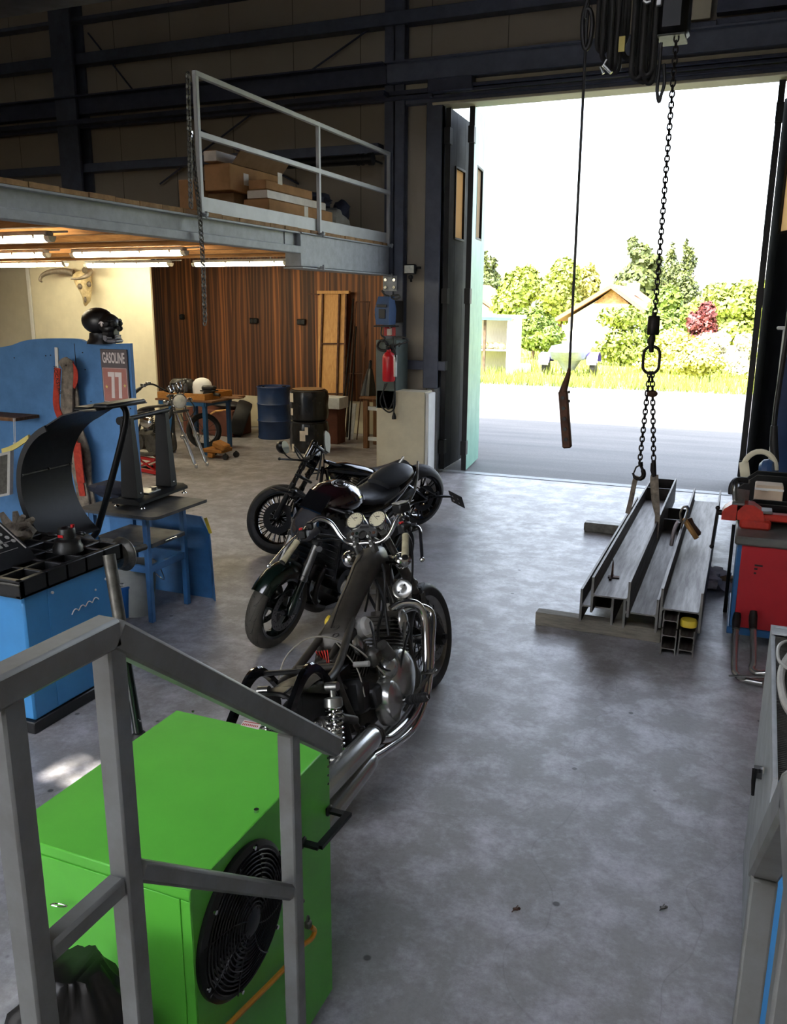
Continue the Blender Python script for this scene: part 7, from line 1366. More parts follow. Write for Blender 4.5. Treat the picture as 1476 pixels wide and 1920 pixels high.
mb = MB(xf=O); span(mb, bx-.045, bx-.02, by+.62, by+.66, .1, .72, .004); mb.build('push_handle', t, 'satin')
# vise
v0 = V3((.12, 6.2, zt)); t = thing('bench_vise', 'red bench vise on the bench corner', 'vise', v0); O = off(t); vz = lambda px, py: at(px, py, Y=6.15)
mb = MB(xf=O); s0, s1 = vz(1352, 970), vz(1414, 985); mb.box((v0.x+.04, 6.2, zt+.035), (.2, .16, .07), .015); mb.loft([[(x, y, z) for x, z in ((.04, zt+.06), (.22, zt+.06), (.20, zt+.13), (.14, zt+.17), (.08, zt+.17), (.04, zt+.12))] for y in (6.13, 6.27)]); mb.build('fixed_jaw', t, 'vise')
mb = MB(xf=O); mb.loft([[(x, y, z) for x, z in ((-.06, zt+.05), (.035, zt+.05), (.035, zt+.165), (0, zt+.165), (-.045, zt+.13), (-.06, zt+.1))] for y in (6.13, 6.27)]); mb.build('moving_jaw', t, 'vise')
mb = MB(xf=O); mb.box((.30, 6.2, zt+.085), (.24, .09, .05), .01); mb.build('slide_bar', t, 'vise')
mb = MB(xf=O); mb.box((.04, 6.2, zt+.172), (.08, .15, .018), .003); mb.build('jaw_plate', t, 'alu'); mb = MB(xf=O); mb.box((.22, 6.2, zt+.125), (.08, .12, .02), .003); mb.build('anvil_plate', t, 'alu')
mb = MB(xf=O); mb.cyl((-.06, 6.2, zt+.085), (-.10, 6.2, zt+.085), .02, n=12); a, b = V3((-.09, 6.18, zt+.12)), V3((-.105, 6.17, zt-.16)); mb.cyl(a, b, .009, n=8); mb.sph(a, .016, 10, 8); mb.sph(b, .016, 10, 8); mb.build('clamp_handle', t, 'darksteel')
t = thing('bent_pipe', 'bent chrome sheet pipe clamped upright in the vise', 'pipe', (.09, 6.2, zt+.17)); O = off(t)
mb = MB(xf=O); A_ = at(1378, 958, Y=6.2); B_ = at(1378, 912, Y=6.2); mb.tube(spl([A_, A_.lerp(B_, .5), B_+V3((0, 0, -.01)), B_+V3((.01, .06, .03)), B_+V3((.09, .1, .02))]), [.014]*13+[.02]*4+[.03]*4+[.03]*99 if 0 else .016, 10); mb.loft([[B_+V3((.0+.01*i, .04, -.02)), B_+V3((.10, .06, -.03-.0*i)), B_+V3((.10, .08, -.16+.02*i)), B_+V3((.0, .06, -.2+.03*i))] for i in range(2)]); mb.build('bent_sheet', t, 'alu')
mb = MB(xf=O); mb.tube(spl([B_+V3((-.02, .02, -.06)), B_+V3((-.02, .02, 0)), B_+V3((.01, .06, .035)), B_+V3((.08, .08, .035))]), .02, 8); mb.build('rubber_cap', t, 'rubberdark')
def bin_(label, y0, y1, x0, zb, zt_):
    t = thing('parts_bin', label, 'bin', (x0+.4, (y0+y1)/2, zb), group=None); O = off(t); h = zt_-zb; mb = MB(xf=O)
    for y in (y0, y1-.012): mb.prism([(x0-.03, zb+.0), (x0+.9, zb), (x0+.9, zt_), (x0+.10, zt_), (x0-.03, zb+h*.45)], (0, y, 0), (1, 0, 0), (0, 0, 1), (0, .012, 0))
    span(mb, x0-.03, x0+.9, y0+.012, y1-.012, zb, zb+.012); span(mb, x0-.03, x0-.018, y0+.012, y1-.012, zb, zb+h*.45); span(mb, x0+.888, x0+.9, y0+.012, y1-.012, zb, zt_); mb.build('bin_shell', t, 'satin')
    mb = MB(xf=O)
    for y in (y0, y1-.012): mb.tube([V3((x0-.03, y+.006, zb+h*.45)), V3((x0+.10, y+.006, zt_)), V3((x0+.4, y+.006, zt_))], .004, 6)
    mb.build('rim', t, 'oldalu'); return t
zl1 = at(1395, 942, Y=6.38).z; zl2 = at(1400, 890, Y=6.85).z
bin_('front black parts bin on the bench holding a cream carton', 6.36, 6.52, at(1385, 960, Y=6.36).x, zt+.0, zl1)
bin_('rear black parts bin standing higher behind the cream carton', 6.86, 7.05, at(1392, 910, Y=6.86).x, zl2-.2, zl2)
mb = MB(); span(mb, .24, 1.1, 6.84, 7.1, 0, zl2-.2, .006); tag(mb.build('cupboard', mat_='bblue'), 'low blue cupboard behind the workshop bench', 'cupboard')
a, b = at(1413, 944, Y=6.56), at(1470, 912, Y=6.56)
carton('parts_carton', 'cream cardboard carton behind the front parts bin', (a.x, 6.54, zt+.001), (b.x, 6.7, b.z), 'carton', cat='carton'); bpy.data.objects['parts_carton'].children[0].data.materials[0] = mat('cream_carton', (206, 184, 158), .8, var=.05)
o = bpy.data.objects['parts_carton']; mb = MB(xf=off(o)); span(mb, a.x-.003, b.x+.003, 6.532, 6.54, b.z-.035, b.z-.02); mb.box(((a.x+b.x)/2-.03, 6.53, b.z-.03), (.05, .008, .014)); mb.build('lid_edge', o, 'white')
q = at(1420, 868, Y=7.0); t = thing('ear_defenders', 'cream and blue-grey curved ear defenders above the rear parts bin', 'ear defenders', (q.x, 7.2, zl2-.2)); O = off(t)
mb = MB(xf=O); c = at(1424, 880, Y=7.2); mb.tube([c+V3((math.cos(a)*.12, .02, math.sin(a)*.14)) for a in [PI*i/12 for i in range(13)]], .022, 8); mb.build('headband', t, 'cream')
mb = MB(xf=O); mb.lathe([(0, -.05), (.06, -.05), (.085, -.02), (.085, .02), (.06, .05), (0, .05)], c+V3((.06, 0, .0)), (1, -.3, .2), 20); mb.build('ear_cup', t, 'compblue'); mb = MB(xf=O); mb.lathe([(0, -.04), (.07, -.04), (.08, .0), (.07, .03), (0, .03)], c+V3((-.1, 0, -.02)), (1, 0, .2), 18); mb.build('ear_cup', t, 'cream')
mb = MB(); span(mb, .24, 1.1, 7.12, 7.4, 0, zl2-.2, .006); tag(mb.build('shelf_unit', mat_='bblue'), 'low blue shelf unit under the ear defenders', 'shelf')
t = thing('suction_lance', 'black suction lance with grey nozzle hanging beside the pillar', 'hose', at(1450, 800, Y=8.3)); O = off(t); s_ = lambda px, py: at(px, py, Y=8.3)
mb = MB(xf=O); mb.tube(spl([s_(1484, 560), s_(1474, 640), s_(1465, 700), s_(1456, 760), s_(1452, 800)]), .022, 10); mb.tube([s_(1452, 798), s_(1451, 830), s_(1454, 866)], [.03, .038, .034], 12); mb.build('lance', t, 'cable')
mb = MB(xf=O); mb.tube([s_(1453, 864), s_(1454, 882), s_(1455, 886)], [.03, .03, .022], 12); mb.build('nozzle', t, 'oldalu')
a = at(1467, 690, Y=8.6); b = at(1476, 890, Y=8.6); mb = MB(); span(mb, a.x, a.x+.6, 8.6, 9.1, 0, a.z+.1, .01); tag(mb.build('locker', mat_='dblue'), 'tall blue locker behind the suction lance', 'locker')
mb = MB(); a = at(1466, 642, Y=9.6); b = at(1474, 780, Y=9.6); span(mb, a.x+.02, a.x+.5, 9.6, 9.64, 0, a.z, .004); tag(mb.build('wood_panel', mat_='pine'), 'light wooden panel behind the tall blue locker', 'panel')
mb = MB(); q = at(1467, 615, Y=9.4); mb.box(q+V3((.05, 0, 0)), (.2, .04, .035), .01); mb.cyl(q+V3((.02, 0, -.02)), q+V3((.02, .02, -2.3)), .012, n=8); tag(mb.build('hanging_bracket', mat_='white'), 'small white bracket on a thin rod right of the gate', 'bracket')
# exhaust manifold leaning on the bench
t = thing('exhaust_manifold', 'two chromed exhaust header pipes leaning against the red bench panel', 'exhaust', at(1395, 1275, Z=0)); O = off(t); e_ = lambda px, py, y=5.82: at(px, py, Y=y)
for pts in (((1383, 1150, 5.88), (1381, 1165, 5.84), (1379, 1200, 5.68), (1377, 1250, 5.44), (1381, 1264, 5.38), (1395, 1274, 5.34), (1430, 1282, 5.32)), ((1413, 1146, 5.88), (1412, 1165, 5.84), (1413, 1200, 5.70), (1413, 1240, 5.52), (1410, 1254, 5.46), (1420, 1262, 5.42), (1440, 1262, 5.42))):
    mb = MB(xf=O); mb.tube(spl([at(a, b, Y=y) for a, b, y in pts]), .021, 12); mb.build('header_pipe', t, 'cover')
    mb = MB(xf=O); P = [at(a, b, Y=y-.003) for a, b, y in pts[:3]]; mb.tube([P[0], P[0].lerp(P[1], .5), P[1], P[1].lerp(P[2], .45)], [.022, .028, .028, .024], 12); mb.build('pipe_sleeve', t, 'darksteel')
mb = MB(xf=O); mb.tube([e_(1367, 1267, 5.33), e_(1482, 1271, 5.2)], .006, 6); mb.box(e_(1390, 1269, 5.32), (.05, .03, .03), .005); mb.build('linkage_rod', t, 'alu')

# ------------------------------------------------------------------ machine with finned grille at the right edge
mx = .187; p0, p1 = V3((mx, 2.45, .965)), V3((mx, 3.42, 1.085)); mw = .62
t = thing('cooler_unit', 'pale grey cooler unit with finned grille on top at the right edge', 'machine', (mx+mw/2, 2.95, 0)); O = off(t)
mb = MB(xf=O); mb.prism([(p0.y, .06), (p1.y, .06), (p1.y, p1.z), (p0.y, p0.z)], (mx, 0, 0), (0, 1, 0), (0, 0, 1), (.014, 0, 0)); mb.prism([(p0.y, .06), (p1.y, .06), (p1.y, p1.z), (p0.y, p0.z)], (mx+mw, 0, 0), (0, 1, 0), (0, 0, 1), (.014, 0, 0)); span(mb, mx, mx+mw, p1.y, p1.y+.014, .06, p1.z); mb.build('side_panel', t, 'beamgrey')
mb = MB(xf=O); span(mb, mx+.016, mx+mw, p0.y, p0.y+.012, .06, p0.z-.01); mb.build('front_panel', t, 'mblue')
mb = MB(xf=O); mb.prism([(p0.y+.02, p0.z-.06), (p1.y-.01, p1.z-.06), (p1.y-.01, p1.z-.05), (p0.y+.02, p0.z-.05)], (mx+.014, 0, 0), (0, 1, 0), (0, 0, 1), (mw-.02, 0, 0)); mb.build('core', t, 'satin')
fins = []
mb = MB(xf=O)
for k in range(92): u = (k+.5)/92; y = p0.y+.03+(p1.y-p0.y-.12)*u; z = p0.z+(p1.z-p0.z)*u; mb.box((mx+mw/2, y, z-.03), (mw-.03, .003, .05))
mb.build('fins', t, 'oldalu')
mb = MB(xf=O); mb.bar(p0+V3((.004, 0, .002)), p1+V3((.004, 0, .002)), .01, .006); mb.bar(p1+V3((0, -.04, -.004)), p1+V3((mw, -.04, -.004)), .1, .006, up=(0, .12, 1)); mb.build('top_frame', t, 'beamgrey')
mb = MB(xf=O); l_ = lambda px, py: at(px, py, X=mx-.012); mb.bar(l_(1423, 1436), l_(1421, 1460), .012, .03, up=(1, 0, 0)); mb.tube([l_(1423, 1443)+V3((-.012, 0, 0)), l_(1421, 1468)+V3((-.014, 0, 0)), l_(1420, 1492)+V3((-.014, 0, 0))], [.01, .008, .006], 6); mb.build('latch', t, 'satin')
mb = MB(xf=O); mb.bar(l_(1414, 1442), l_(1432, 1445), .02, .005, up=(1, 0, 0)); mb.build('latch_plate', t, 'chrome')
for x, y in ((mx+.05, p0.y+.06), (mx+.05, p1.y-.06), (mx+mw-.05, p0.y+.06), (mx+mw-.05, p1.y-.06)): mb = MB(xf=O); mb.cyl((x, y, 0), (x, y, .06), .025, n=10); mb.build('foot', t, 'rubberdark')
g_ = lambda px, py: (lambda q: V3((q.x, q.y, 1.05)))(at(px, py, Z=1.05))
mb = MB(); mb.tube(spl([g_(1490, 1214)+V3((0, 0, .03)), g_(1470, 1217)+V3((0, 0, .03)), g_(1458, 1228)+V3((0, 0, .03)), g_(1459, 1246)+V3((0, 0, .02)), g_(1474, 1262)+V3((0, 0, .02)), g_(1495, 1270)+V3((0, 0, .02))]), .006, 6); mb.tube(spl([g_(1490, 1225)+V3((0, 0, .02)), g_(1470, 1250)+V3((0, 0, .01)), g_(1464, 1275)+V3((0, 0, .0)), g_(1472, 1310)+V3((0, 0, -.01)), g_(1490, 1335)+V3((0, 0, -.02))]), .013, 8); tag(mb.build('grey_hose', mat_='lampgrey'), 'grey hose lying in loops on the finned grille', 'hose')

# ------------------------------------------------------------------ stair with its two rails
TB = .04
def rail_set(name, label, X, posts, top, low):
    t = thing(name, label, 'stair rail', (X, posts[0][0], 0)); O = off(t)
    for (y, zb, zt_) in posts: mb = MB(xf=O); span(mb, X-TB/2, X+TB/2, y-TB/2, y+TB/2, zb, zt_, .004); mb.build('post', t, 'stair')
    for nm, segs, w, h in (('handrail', top, .046, .05), ('middle_rail', low, .036, .036)):
        for a, b in segs: mb = MB(xf=O); mb.bar((X, *a), (X, *b), w, h, bev=.006); mb.build(nm, t, 'stair')
    return t
XL = -.89; ym = .975; zc = 1.795; ye, ze = 1.757, 1.19; sl = (ze-zc)/(ye-ym)
yr = 1.53; yl = at(28, 1500, X=XL).y; lz1 = at(66, 1800, X=XL); lz2 = at(190, 1690, X=XL); sz1 = at(235, 1662, X=XL); sz2 = at(520, 1698, X=XL)
rail_set('stair_rail', 'grey square-tube stair rail in the left foreground', XL, [(ym, .8, zc-.02), (yr, .2, zc+sl*(yr-ym)-.02), (yl, .8, zc-.02)], [((ym-.0, zc), (ye, ze)), ((-.3, zc), (ym+.01, zc))], [((yl+.02, lz1.z), (ym-.02, lz1.z)), ((ym+.02, lz1.z+.0), (yr-.02, sz2.z))])
XR = .108; yr2 = 1.34; zr2 = 1.395; ztop2 = zr2+.39
rail_set('stair_rail', 'grey square-tube stair rail in the right foreground', XR, [(yr2, .4, zr2+.0), (yr2-.5, .8, ztop2-.02)], [((yr2+.035, zr2-.01), (yr2-.36, zr2+.36)), ((yr2-.35, zr2+.355), (-.3, zr2+.355))], [((yr2-.4, 1.3), (-.3, 1.3))])
mb = MB(); span(mb, -.93, .16, -1.0, .98, .74, .8, .004)
for k, (y, z) in enumerate(((.98, .6), (1.24, .4), (1.5, .2))): span(mb, -.86, .09, y, y+.27, z-.04, z, .004)
for x in (-.89, .118): mb.bar((x, .98, .72), (x, 1.76, .03), .04, .16); span(mb, x-.03, x+.03, .9, .96, 0, .74); span(mb, x-.03, x+.03, -.96, -.9, 0, .74)
struct(mb.build('stair_landing', mat_='stair'), 'stair landing below the camera')

# ------------------------------------------------------------------ green heater cabinet
gx0, gx1, gy0, gy1, gz0, gz1 = -1.655, -1.083, 1.385, 2.11, .06, .97
t = thing('green_machine', 'bright green sheet-metal machine cabinet with round black fan grille', 'machine', ((gx0+gx1)/2, (gy0+gy1)/2, 0)); O = off(t)
mb = MB(xf=O); span(mb, gx0, gx1, gy0+.004, gy1, gz0, gz1-.004, .003); mb.build('cabinet', t, 'green')
mb = MB(xf=O); span(mb, gx0-.003, gx1+.003, gy0-.002, gy1+.003, gz1-.03, gz1, .003); mb.build('lid', t, 'green')
mb = MB(xf=O); span(mb, gx0+.004, gx1-.03, gy0, gy0+.004, gz0+.02, gz1-.036, .001); span(mb, gx1-.026, gx1+.0, gy0, gy0+.004, gz0+.02, gz1-.036, .001); mb.build('front_panel', t, 'green')
fy, fz, fr_ = 1.592, .735, .2
mb = MB(xf=O); X_ = V3((gx1, fy, fz)); mb.ring([(fr_-.02, .0), (fr_, .0), (fr_, .012), (fr_-.012, .022), (fr_-.02, .02)], X_, (1, 0, 0), 48); mb.lathe([(fr_-.018, .002), (0, .002)], X_, (1, 0, 0), 32, cap=False); fg = mb.build('fan_ring', t, 'satin')
mb = MB(xf=O)
for k in range(13): r = .04+.0115*k; mb.tube(ring_pts(X_+V3((.018+.02*(1-(r/fr_)**2), 0, 0)), (1, 0, 0), r, 40), .0024, 5, closed=True)
for k in range(8): a = 2*PI*k/8; mb.tube([X_+V3((.038-.02*(u*fr_/fr_)**2, math.cos(a+.5*u)*fr_*u, math.sin(a+.5*u)*fr_*u)) for u in [.15+.83*i/8 for i in range(9)]], .0026, 5)
mb.lathe([(.045, .034), (.03, .04), (0, .041)], X_, (1, 0, 0), 20, cap=False); mb.build('wire_grille', fg, 'satin')
mb = MB(xf=O)
for k in range(7): a = 2*PI*k/7; mb.loft([[X_+V3((.004+.004*i+dx, math.cos(a+da)*r, math.sin(a+da)*r)) for dx, da in ((0, -.2), (.008, .2), (.006, .2), (-.002, -.2))] for i, r in enumerate((.04, .1, .17))])
mb.build('fan_blade', fg, 'gloss')
for k in range(6): a = 2*PI*k/6+.3; q = X_+V3((.02, math.cos(a)*(fr_-.008), math.sin(a)*(fr_-.008))); mb = MB(xf=O); mb.cyl(q, q+V3((.006, 0, 0)), .006, n=8); mb.build('screw', fg, 'chrome')
h_ = lambda px, py, dx: at(px, py, X=gx1+dx); mb = MB(xf=O); h0, h1 = h_(621, 1506, 0), h_(597, 1587, 0); z_ = (h_(652, 1517, .06).z+h_(605, 1578, .05).z)/2; A_ = V3((gx1, gy1-.02, z_+.005)); B_ = V3((gx1, gy1-.19, z_-.0)); o_ = V3((.07, 0, 0))
mb.bar(A_, A_+o_, .022, .01); mb.bar(A_+o_+V3((0, .01, 0)), B_+o_*.85, .022, .012); mb.bar(B_+o_*.85, B_, .022, .01); mb.build('carry_handle', t, 'satin')
mb = MB(xf=O); mb.box(B_+V3((.006, 0, 0)), (.012, .03, .03), .004); mb.box(A_+V3((.006, 0, 0)), (.012, .03, .03), .004); mb.build('handle_mount', t, 'satin')
s0_ = [at(*p, Z=gz1+.0015) for p in ((458, 1350), (491, 1356), (485, 1368), (451, 1360))]; mb = MB('signwhite', 'red', xf=O); mb.add(s0_, [(0, 1, 2, 3)]); mb.m(1); u_, v_ = s0_[1]-s0_[0], s0_[3]-s0_[0]
for k in range(9): mb.add([s0_[0]+u_*(.06+.1*k)+v_*.55+V3((0, 0, .0005)), s0_[0]+u_*(.06+.1*k+.06)+v_*.55+V3((0, 0, .0005)), s0_[0]+u_*(.06+.1*k+.06)+v_*.88+V3((0, 0, .0005)), s0_[0]+u_*(.06+.1*k)+v_*.88+V3((0, 0, .0005))], [(0, 1, 2, 3)])
mb.add([s0_[0]+u_*.06+v_*.15+V3((0, 0, .0005)), s0_[0]+u_*.94+v_*.15+V3((0, 0, .0005)), s0_[0]+u_*.94+v_*.3+V3((0, 0, .0005)), s0_[0]+u_*.06+v_*.3+V3((0, 0, .0005))], [(0, 1, 2, 3)]); mb.build('maker_sticker', t)
mb = MB(xf=O); q = at(481, 1522, Z=gz1); mb.cyl(q, q+V3((0, 0, .008)), .007, n=8); q = at(362, 1335, Z=gz1); mb.cyl(q, q+V3((0, 0, .004)), .005, n=8); mb.build('lid_screw', t, 'chrome')
mb = MB(xf=O)
for k in range(4): mb.cyl((gx1-.002, gy1-.012, .93-.03*k), (gx1+.002, gy1-.012, .93-.03*k), .004, n=8)
mb.build('vent_hole', t, 'ink')
k_ = lambda px, py, dx=.02: at(px, py, X=gx1+dx); mb = MB(xf=O); q = k_(578, 1733); mb.box(q, (.02, .022, .026), .005); mb.tube(spl([q+V3((0, -.008, .012)), q+V3((0, 0, .03)), q+V3((0, .008, .012))]), .003, 6); mb.box(k_(564, 1690, .012), (.02, .02, .012), .003); mb.build('padlock', t, 'oldalu')
mb = MB(); P = [k_(583, 1738), k_(590, 1745), k_(584, 1760), k_(566, 1774), k_(556, 1790), k_(520, 1830), k_(470, 1880), k_(420, 1930), k_(380, 1968)]; mb.tube(spl(P), [.004]*12+[.009]*99 if 0 else .008, 8); tag(mb.build('power_cable', mat_='orange'), 'orange-yellow cable running down the side of the green machine', 'cable')
for x, y in ((gx0+.06, gy0+.06), (gx1-.06, gy0+.06), (gx0+.06, gy1-.06), (gx1-.06, gy1-.06)): mb = MB(xf=O); mb.cyl((x, y, 0), (x, y, gz0), .025, n=12); mb.build('foot', t, 'rubberdark')
w_ = lambda px, py: at(px, py, Y=gy0-.02); mb = MB(); mb.tube(spl([w_(62, 1712), w_(78, 1718), w_(84, 1728), w_(76, 1716), w_(60, 1708)]), .002, 5); tag(mb.build('wire_clip', mat_='chrome'), 'left bright wire clip hanging on the front of the green machine', 'wire'); mb = MB(); mb.tube(spl([w_(95, 1696), w_(108, 1694), w_(126, 1699), w_(110, 1700), w_(97, 1697)]), .002, 5); tag(mb.build('wire_clip', mat_='chrome'), 'right bright wire clip hanging on the front of the green machine', 'wire')
q = V3((-1.265, 1.2, 0)); t_ = thing('rubbish_sack', 'crumpled black plastic sack in front of the green machine', 'sack', (q.x, 1.19, 0)); mb = MB(); R_ = []
for j in range(31):
    u = j/30; r = .15*(1-.1*u) if u < .85 else .15*(.915-.5*(u-.85)/.15); zz_ = .86*u; R_.append([(math.cos(a)*r*(1+.2*noise.noise(V3((math.cos(a)*2.2, math.sin(a)*2.2, u*6)))+.16*noise.noise(V3((math.cos(a)*6, math.sin(a)*6, u*14)))+.12*noise.noise(V3((math.cos(a)*14, math.sin(a)*14, u*34)))), math.sin(a)*r*(1+.2*noise.noise(V3((math.cos(a)*2.2, math.sin(a)*2.2, u*6)))+.16*noise.noise(V3((math.cos(a)*6, math.sin(a)*6, u*14)))+.12*noise.noise(V3((math.cos(a)*14, math.sin(a)*14, u*34)))), zz_) for a in [2*PI*i/60 for i in range(60)]])
mb.loft(R_); mb.build('sack_body', t_, 'bagblack', sharp=75)
# scraps on the floor
for nm, lab, p, m_, cat in (('leaf_scrap', 'small dry leaf scrap on the floor in the foreground', (967, 1706), 'rust', 'leaf'), ('metal_scrap', 'small dark and silver metal scrap on the floor at the right', (1243, 1703), 'oldalu', 'scrap')):
    q = at(*p, Z=0); mb = MB(); mb.box(q+V3((0, 0, .004)), (.022, .014, .008), .003, Matrix.Rotation(.4, 3, 'Z')); mb.tube([q+V3((-.01, -.02, .002)), q+V3((.004, .02, .006))], .002, 5); mb.box(q+V3((.012, .006, .006)), (.012, .01, .01), .003); tag(mb.build(nm, mat_=m_), lab, cat)
# ------------------------------------------------------------------ outdoors
def g0(px, y): p = at(px, 640, Y=y); return p.x
def crown(mb, blobs, n, size, seed, flat=.6):
    rnd = random.Random(seed); tot = sum(b[1][0]*b[1][2] for b in blobs)
    for c, r in blobs:
        k = int(n*r[0]*r[2]/tot)
        for _ in range(k):
            v = V3((rnd.gauss(0, 1), rnd.gauss(0, 1), rnd.gauss(0, 1))); v.normalize(); q = .55+.5*rnd.random()**.6
            p = V3(c)+V3((v.x*r[0]*q, v.y*r[1]*q, v.z*r[2]*q)); s_ = size*(.6+.8*rnd.random())
            a = V3((rnd.gauss(0, 1), rnd.gauss(0, 1), rnd.gauss(0, 1))).normalized(); b = a.cross(v+V3((.01, 0, .3))).normalized()
            mb.add([p-a*s_-b*s_*flat, p+a*s_-b*s_*flat, p+a*s_+b*s_*flat, p-a*s_+b*s_*flat], [(0, 1, 2, 3)])
def tree(name, label, cat, x, y, h, blobs, leaf, n, size, seed, trunk=.2, group=None):
    t = thing(name, label, cat, (x, y, 0), group=group); rnd = random.Random(seed+50)
    mb = MB(); mb.tube([V3((0, 0, -.02)), V3((.02*h, 0, h*.3)), V3((0, 0, h*.7))], [trunk, trunk*.7, trunk*.25], 8)
    for k in range(6): a = rnd.random()*6.28; z = h*(.25+.08*k); mb.tube([V3((0, 0, z)), V3((math.cos(a)*h*.12, math.sin(a)*h*.12, z+h*.12))], [trunk*.35, trunk*.12], 6)
    mb.build('trunk', t, 'bark')
    mb = MB(); crown(mb, blobs, n, size, seed); mb.build('crown', t, leaf, smooth=False); return t
def conifer(label, px, pbase, ptop, wpx, y, seed, n=5200):
    x = g0(px, y); zt = at(px, ptop, Y=y).z; w = wpx/F*y*1.45; rnd = random.Random(seed); blobs = []
    for k in range(11): u = k/10; blobs.append(((rnd.uniform(-.1, .1)*w, rnd.uniform(-.1, .1)*w, zt*(.16+.82*u)), (w*.5*(1-u)**.8+.06*w, w*.5*(1-u)**.8+.06*w, zt*.075)))
    return tree('spruce', label, 'tree', x, y, zt, blobs, 'leaf_spruce', n, w*.03, seed, .2)
def broad(name, label, cat, px, ptop, wpx, y, leaf, seed, n=2600, z0=.2, size=.16, trunk=.18):
    x = g0(px, y); zt = at(px, ptop, Y=y).z; w = wpx/F*y*1.1; rnd = random.Random(seed); blobs = []
    for k in range(9): a = rnd.random()*6.28; u = rnd.random(); blobs.append(((math.cos(a)*w*.28*rnd.random(), math.sin(a)*w*.25*rnd.random(), zt*(z0+(.86-z0)*u)), (w*(.36-.16*u), w*(.34-.14*u), zt*.19)))
    blobs.append(((0, 0, zt*.82), (w*.2, w*.2, zt*.18)))
    return tree(name, label, cat, x, y, zt, blobs, leaf, int(n*2.2), size*.62, seed, trunk)
conifer('dark spruce at the far left edge of the gateway view', 912, 600, 478, 62, 62, 1)
conifer('big spruce left of the hoist chain', 1190, 600, 455, 92, 62, 2, 7000)
conifer('slim spruce just right of the hoist chain', 1245, 600, 463, 44, 60, 3)
conifer('slim spruce furthest right of the conifers', 1274, 600, 459, 48, 60, 4)
broad('birch', 'pale birch left of the house', 'tree', 968, 502, 88, 46, 'leaf_light', 11, 3000, size=.2)
broad('birch', 'tall pale birch behind the pendant cable', 'tree', 1046, 486, 92, 56, 'leaf_light', 12, 3000, size=.2)
broad('birch', 'thin pale birch behind the house ridge', 'tree', 1098, 492, 62, 58, 'leaf_pale', 13, 1500, size=.2)
broad('shrub', 'green shrub between the shed and the tarpaulin', 'shrub', 1000, 575, 90, 36, 'leaf_mid', 14, 2600, size=.12, trunk=.08)
broad('shrub', 'thin young tree in front of the white house', 'tree', 1165, 578, 105, 34, 'leaf_light', 15, 1500, size=.11, trunk=.06)
broad('bush', 'tall green bush right of the hoist chain', 'bush', 1245, 535, 104, 40, 'leaf_mid', 16, 3600, size=.15, trunk=.1)
broad('bush', 'dark red bush in front of the hedge', 'bush', 1322, 572, 60, 36, 'leaf_red', 17, 1800, z0=.1, size=.13, trunk=.06)
for k, (px, pt, w) in enumerate(((1335, 530, 90), (1385, 526, 100), (1440, 528, 100), (1490, 530, 100))):
    broad('hedge_tree', ('leafy hedge tree behind the dark red bush', 'second hedge tree right of the dark red bush', 'hedge tree beside the right gate leaf', 'hedge tree hidden mostly by the right gate leaf')[k], 'tree', px, pt, w, 56, 'leaf_light', 20+k, 2600, z0=.1, size=.2)
for k, (px, pt, w, y, lf) in enumerate(((1350, 622, 80, 32, 'leaf_white'), (1395, 628, 70, 30, 'leaf_white'), (1260, 618, 120, 31, 'leaf_pale'), (1320, 650, 90, 28, 'leaf_pale'))):
    broad('flowering_shrub', ('white-blossomed shrub left in the flower bed', 'white-blossomed shrub beside the right gate leaf', 'wide pale shrub behind the hoist ring', 'low pale shrub in front of the white blossom')[k], 'shrub', px, pt, w, y, lf, 30+k, 1800, z0=.12, size=.08, trunk=.03)
# meadow grass
mb = MB(); rnd = random.Random(5)
for _ in range(9000):
    y = YG+.3+rnd.random()**1.6*22; x = rnd.uniform(g0(860, y), g0(1470, y)); h = .12+.25*rnd.random(); a = rnd.random()*6.28; w = .012+.012*rnd.random(); u = V3((math.cos(a)*w, math.sin(a)*w, 0)); l = V3((rnd.gauss(0, .06), rnd.gauss(0, .06), h)); p = V3((x, y, 0)); mb.add([p-u, p+u, p+l], [(0, 1, 2)])
tag(mb.build('meadow_grass', mat_='leaf_light', smooth=False), 'long bright grass beyond the yard', 'grass', kind='stuff')
# house
YHs = 46; hx0, hx1 = g0(1046, YHs), g0(1216, YHs); hr = at(1148, 541, Y=YHs); hz = at(1046, 603, Y=YHs).z
t = thing('house', 'white gabled house with brown roof behind the tarpaulin', 'house', ((hx0+hx1)/2, YHs, 0)); O = off(t)
mb = MB(xf=O); mb.prism([(hx0+.5, 0), (hx1-.2, 0), (hx1-.2, hz+.2), (hr.x, hr.z-.15), (hx0+.5, hz+.2)], (0, YHs, 0), (1, 0, 0), (0, 0, 1), (0, 9, 0)); mb.build('walls', t, 'housewall')
mb = MB(xf=O)
for xe in (hx0-.1, hx1+.4):
    e = V3((xe, YHs-.5, hz)); r = V3((hr.x, YHs-.5, hr.z)); mb.loft([[e, r, r+V3((0, 0, .22)), e+V3((0, 0, .22))], [p+V3((0, 10, 0)) for p in (e, r, r+V3((0, 0, .22)), e+V3((0, 0, .22)))]])
mb.build('roof', t, 'rooftile')
mb = MB(xf=O); mb.prism([(hr.x-.9, hr.z-.75), (hr.x+.9, hr.z-.75), (hr.x, hr.z-.05)], (0, YHs-.06, 0), (1, 0, 0), (0, 0, 1), (0, .06, 0)); mb.build('gable_cladding', t, 'deckedge')
mb = MB(xf=O); span(mb, hr.x+.35, hr.x+.95, YHs+3, YHs+3.7, hr.z-.3, hr.z+.35); mb.build('chimney', t, 'housewall')
xs, ys = g0(897, 52), 52; zt = at(905, 540, Y=ys).z
t = thing('cottage', 'brown-roofed cottage gable at the far left of the gateway view', 'house', (xs, ys, 0)); O = off(t)
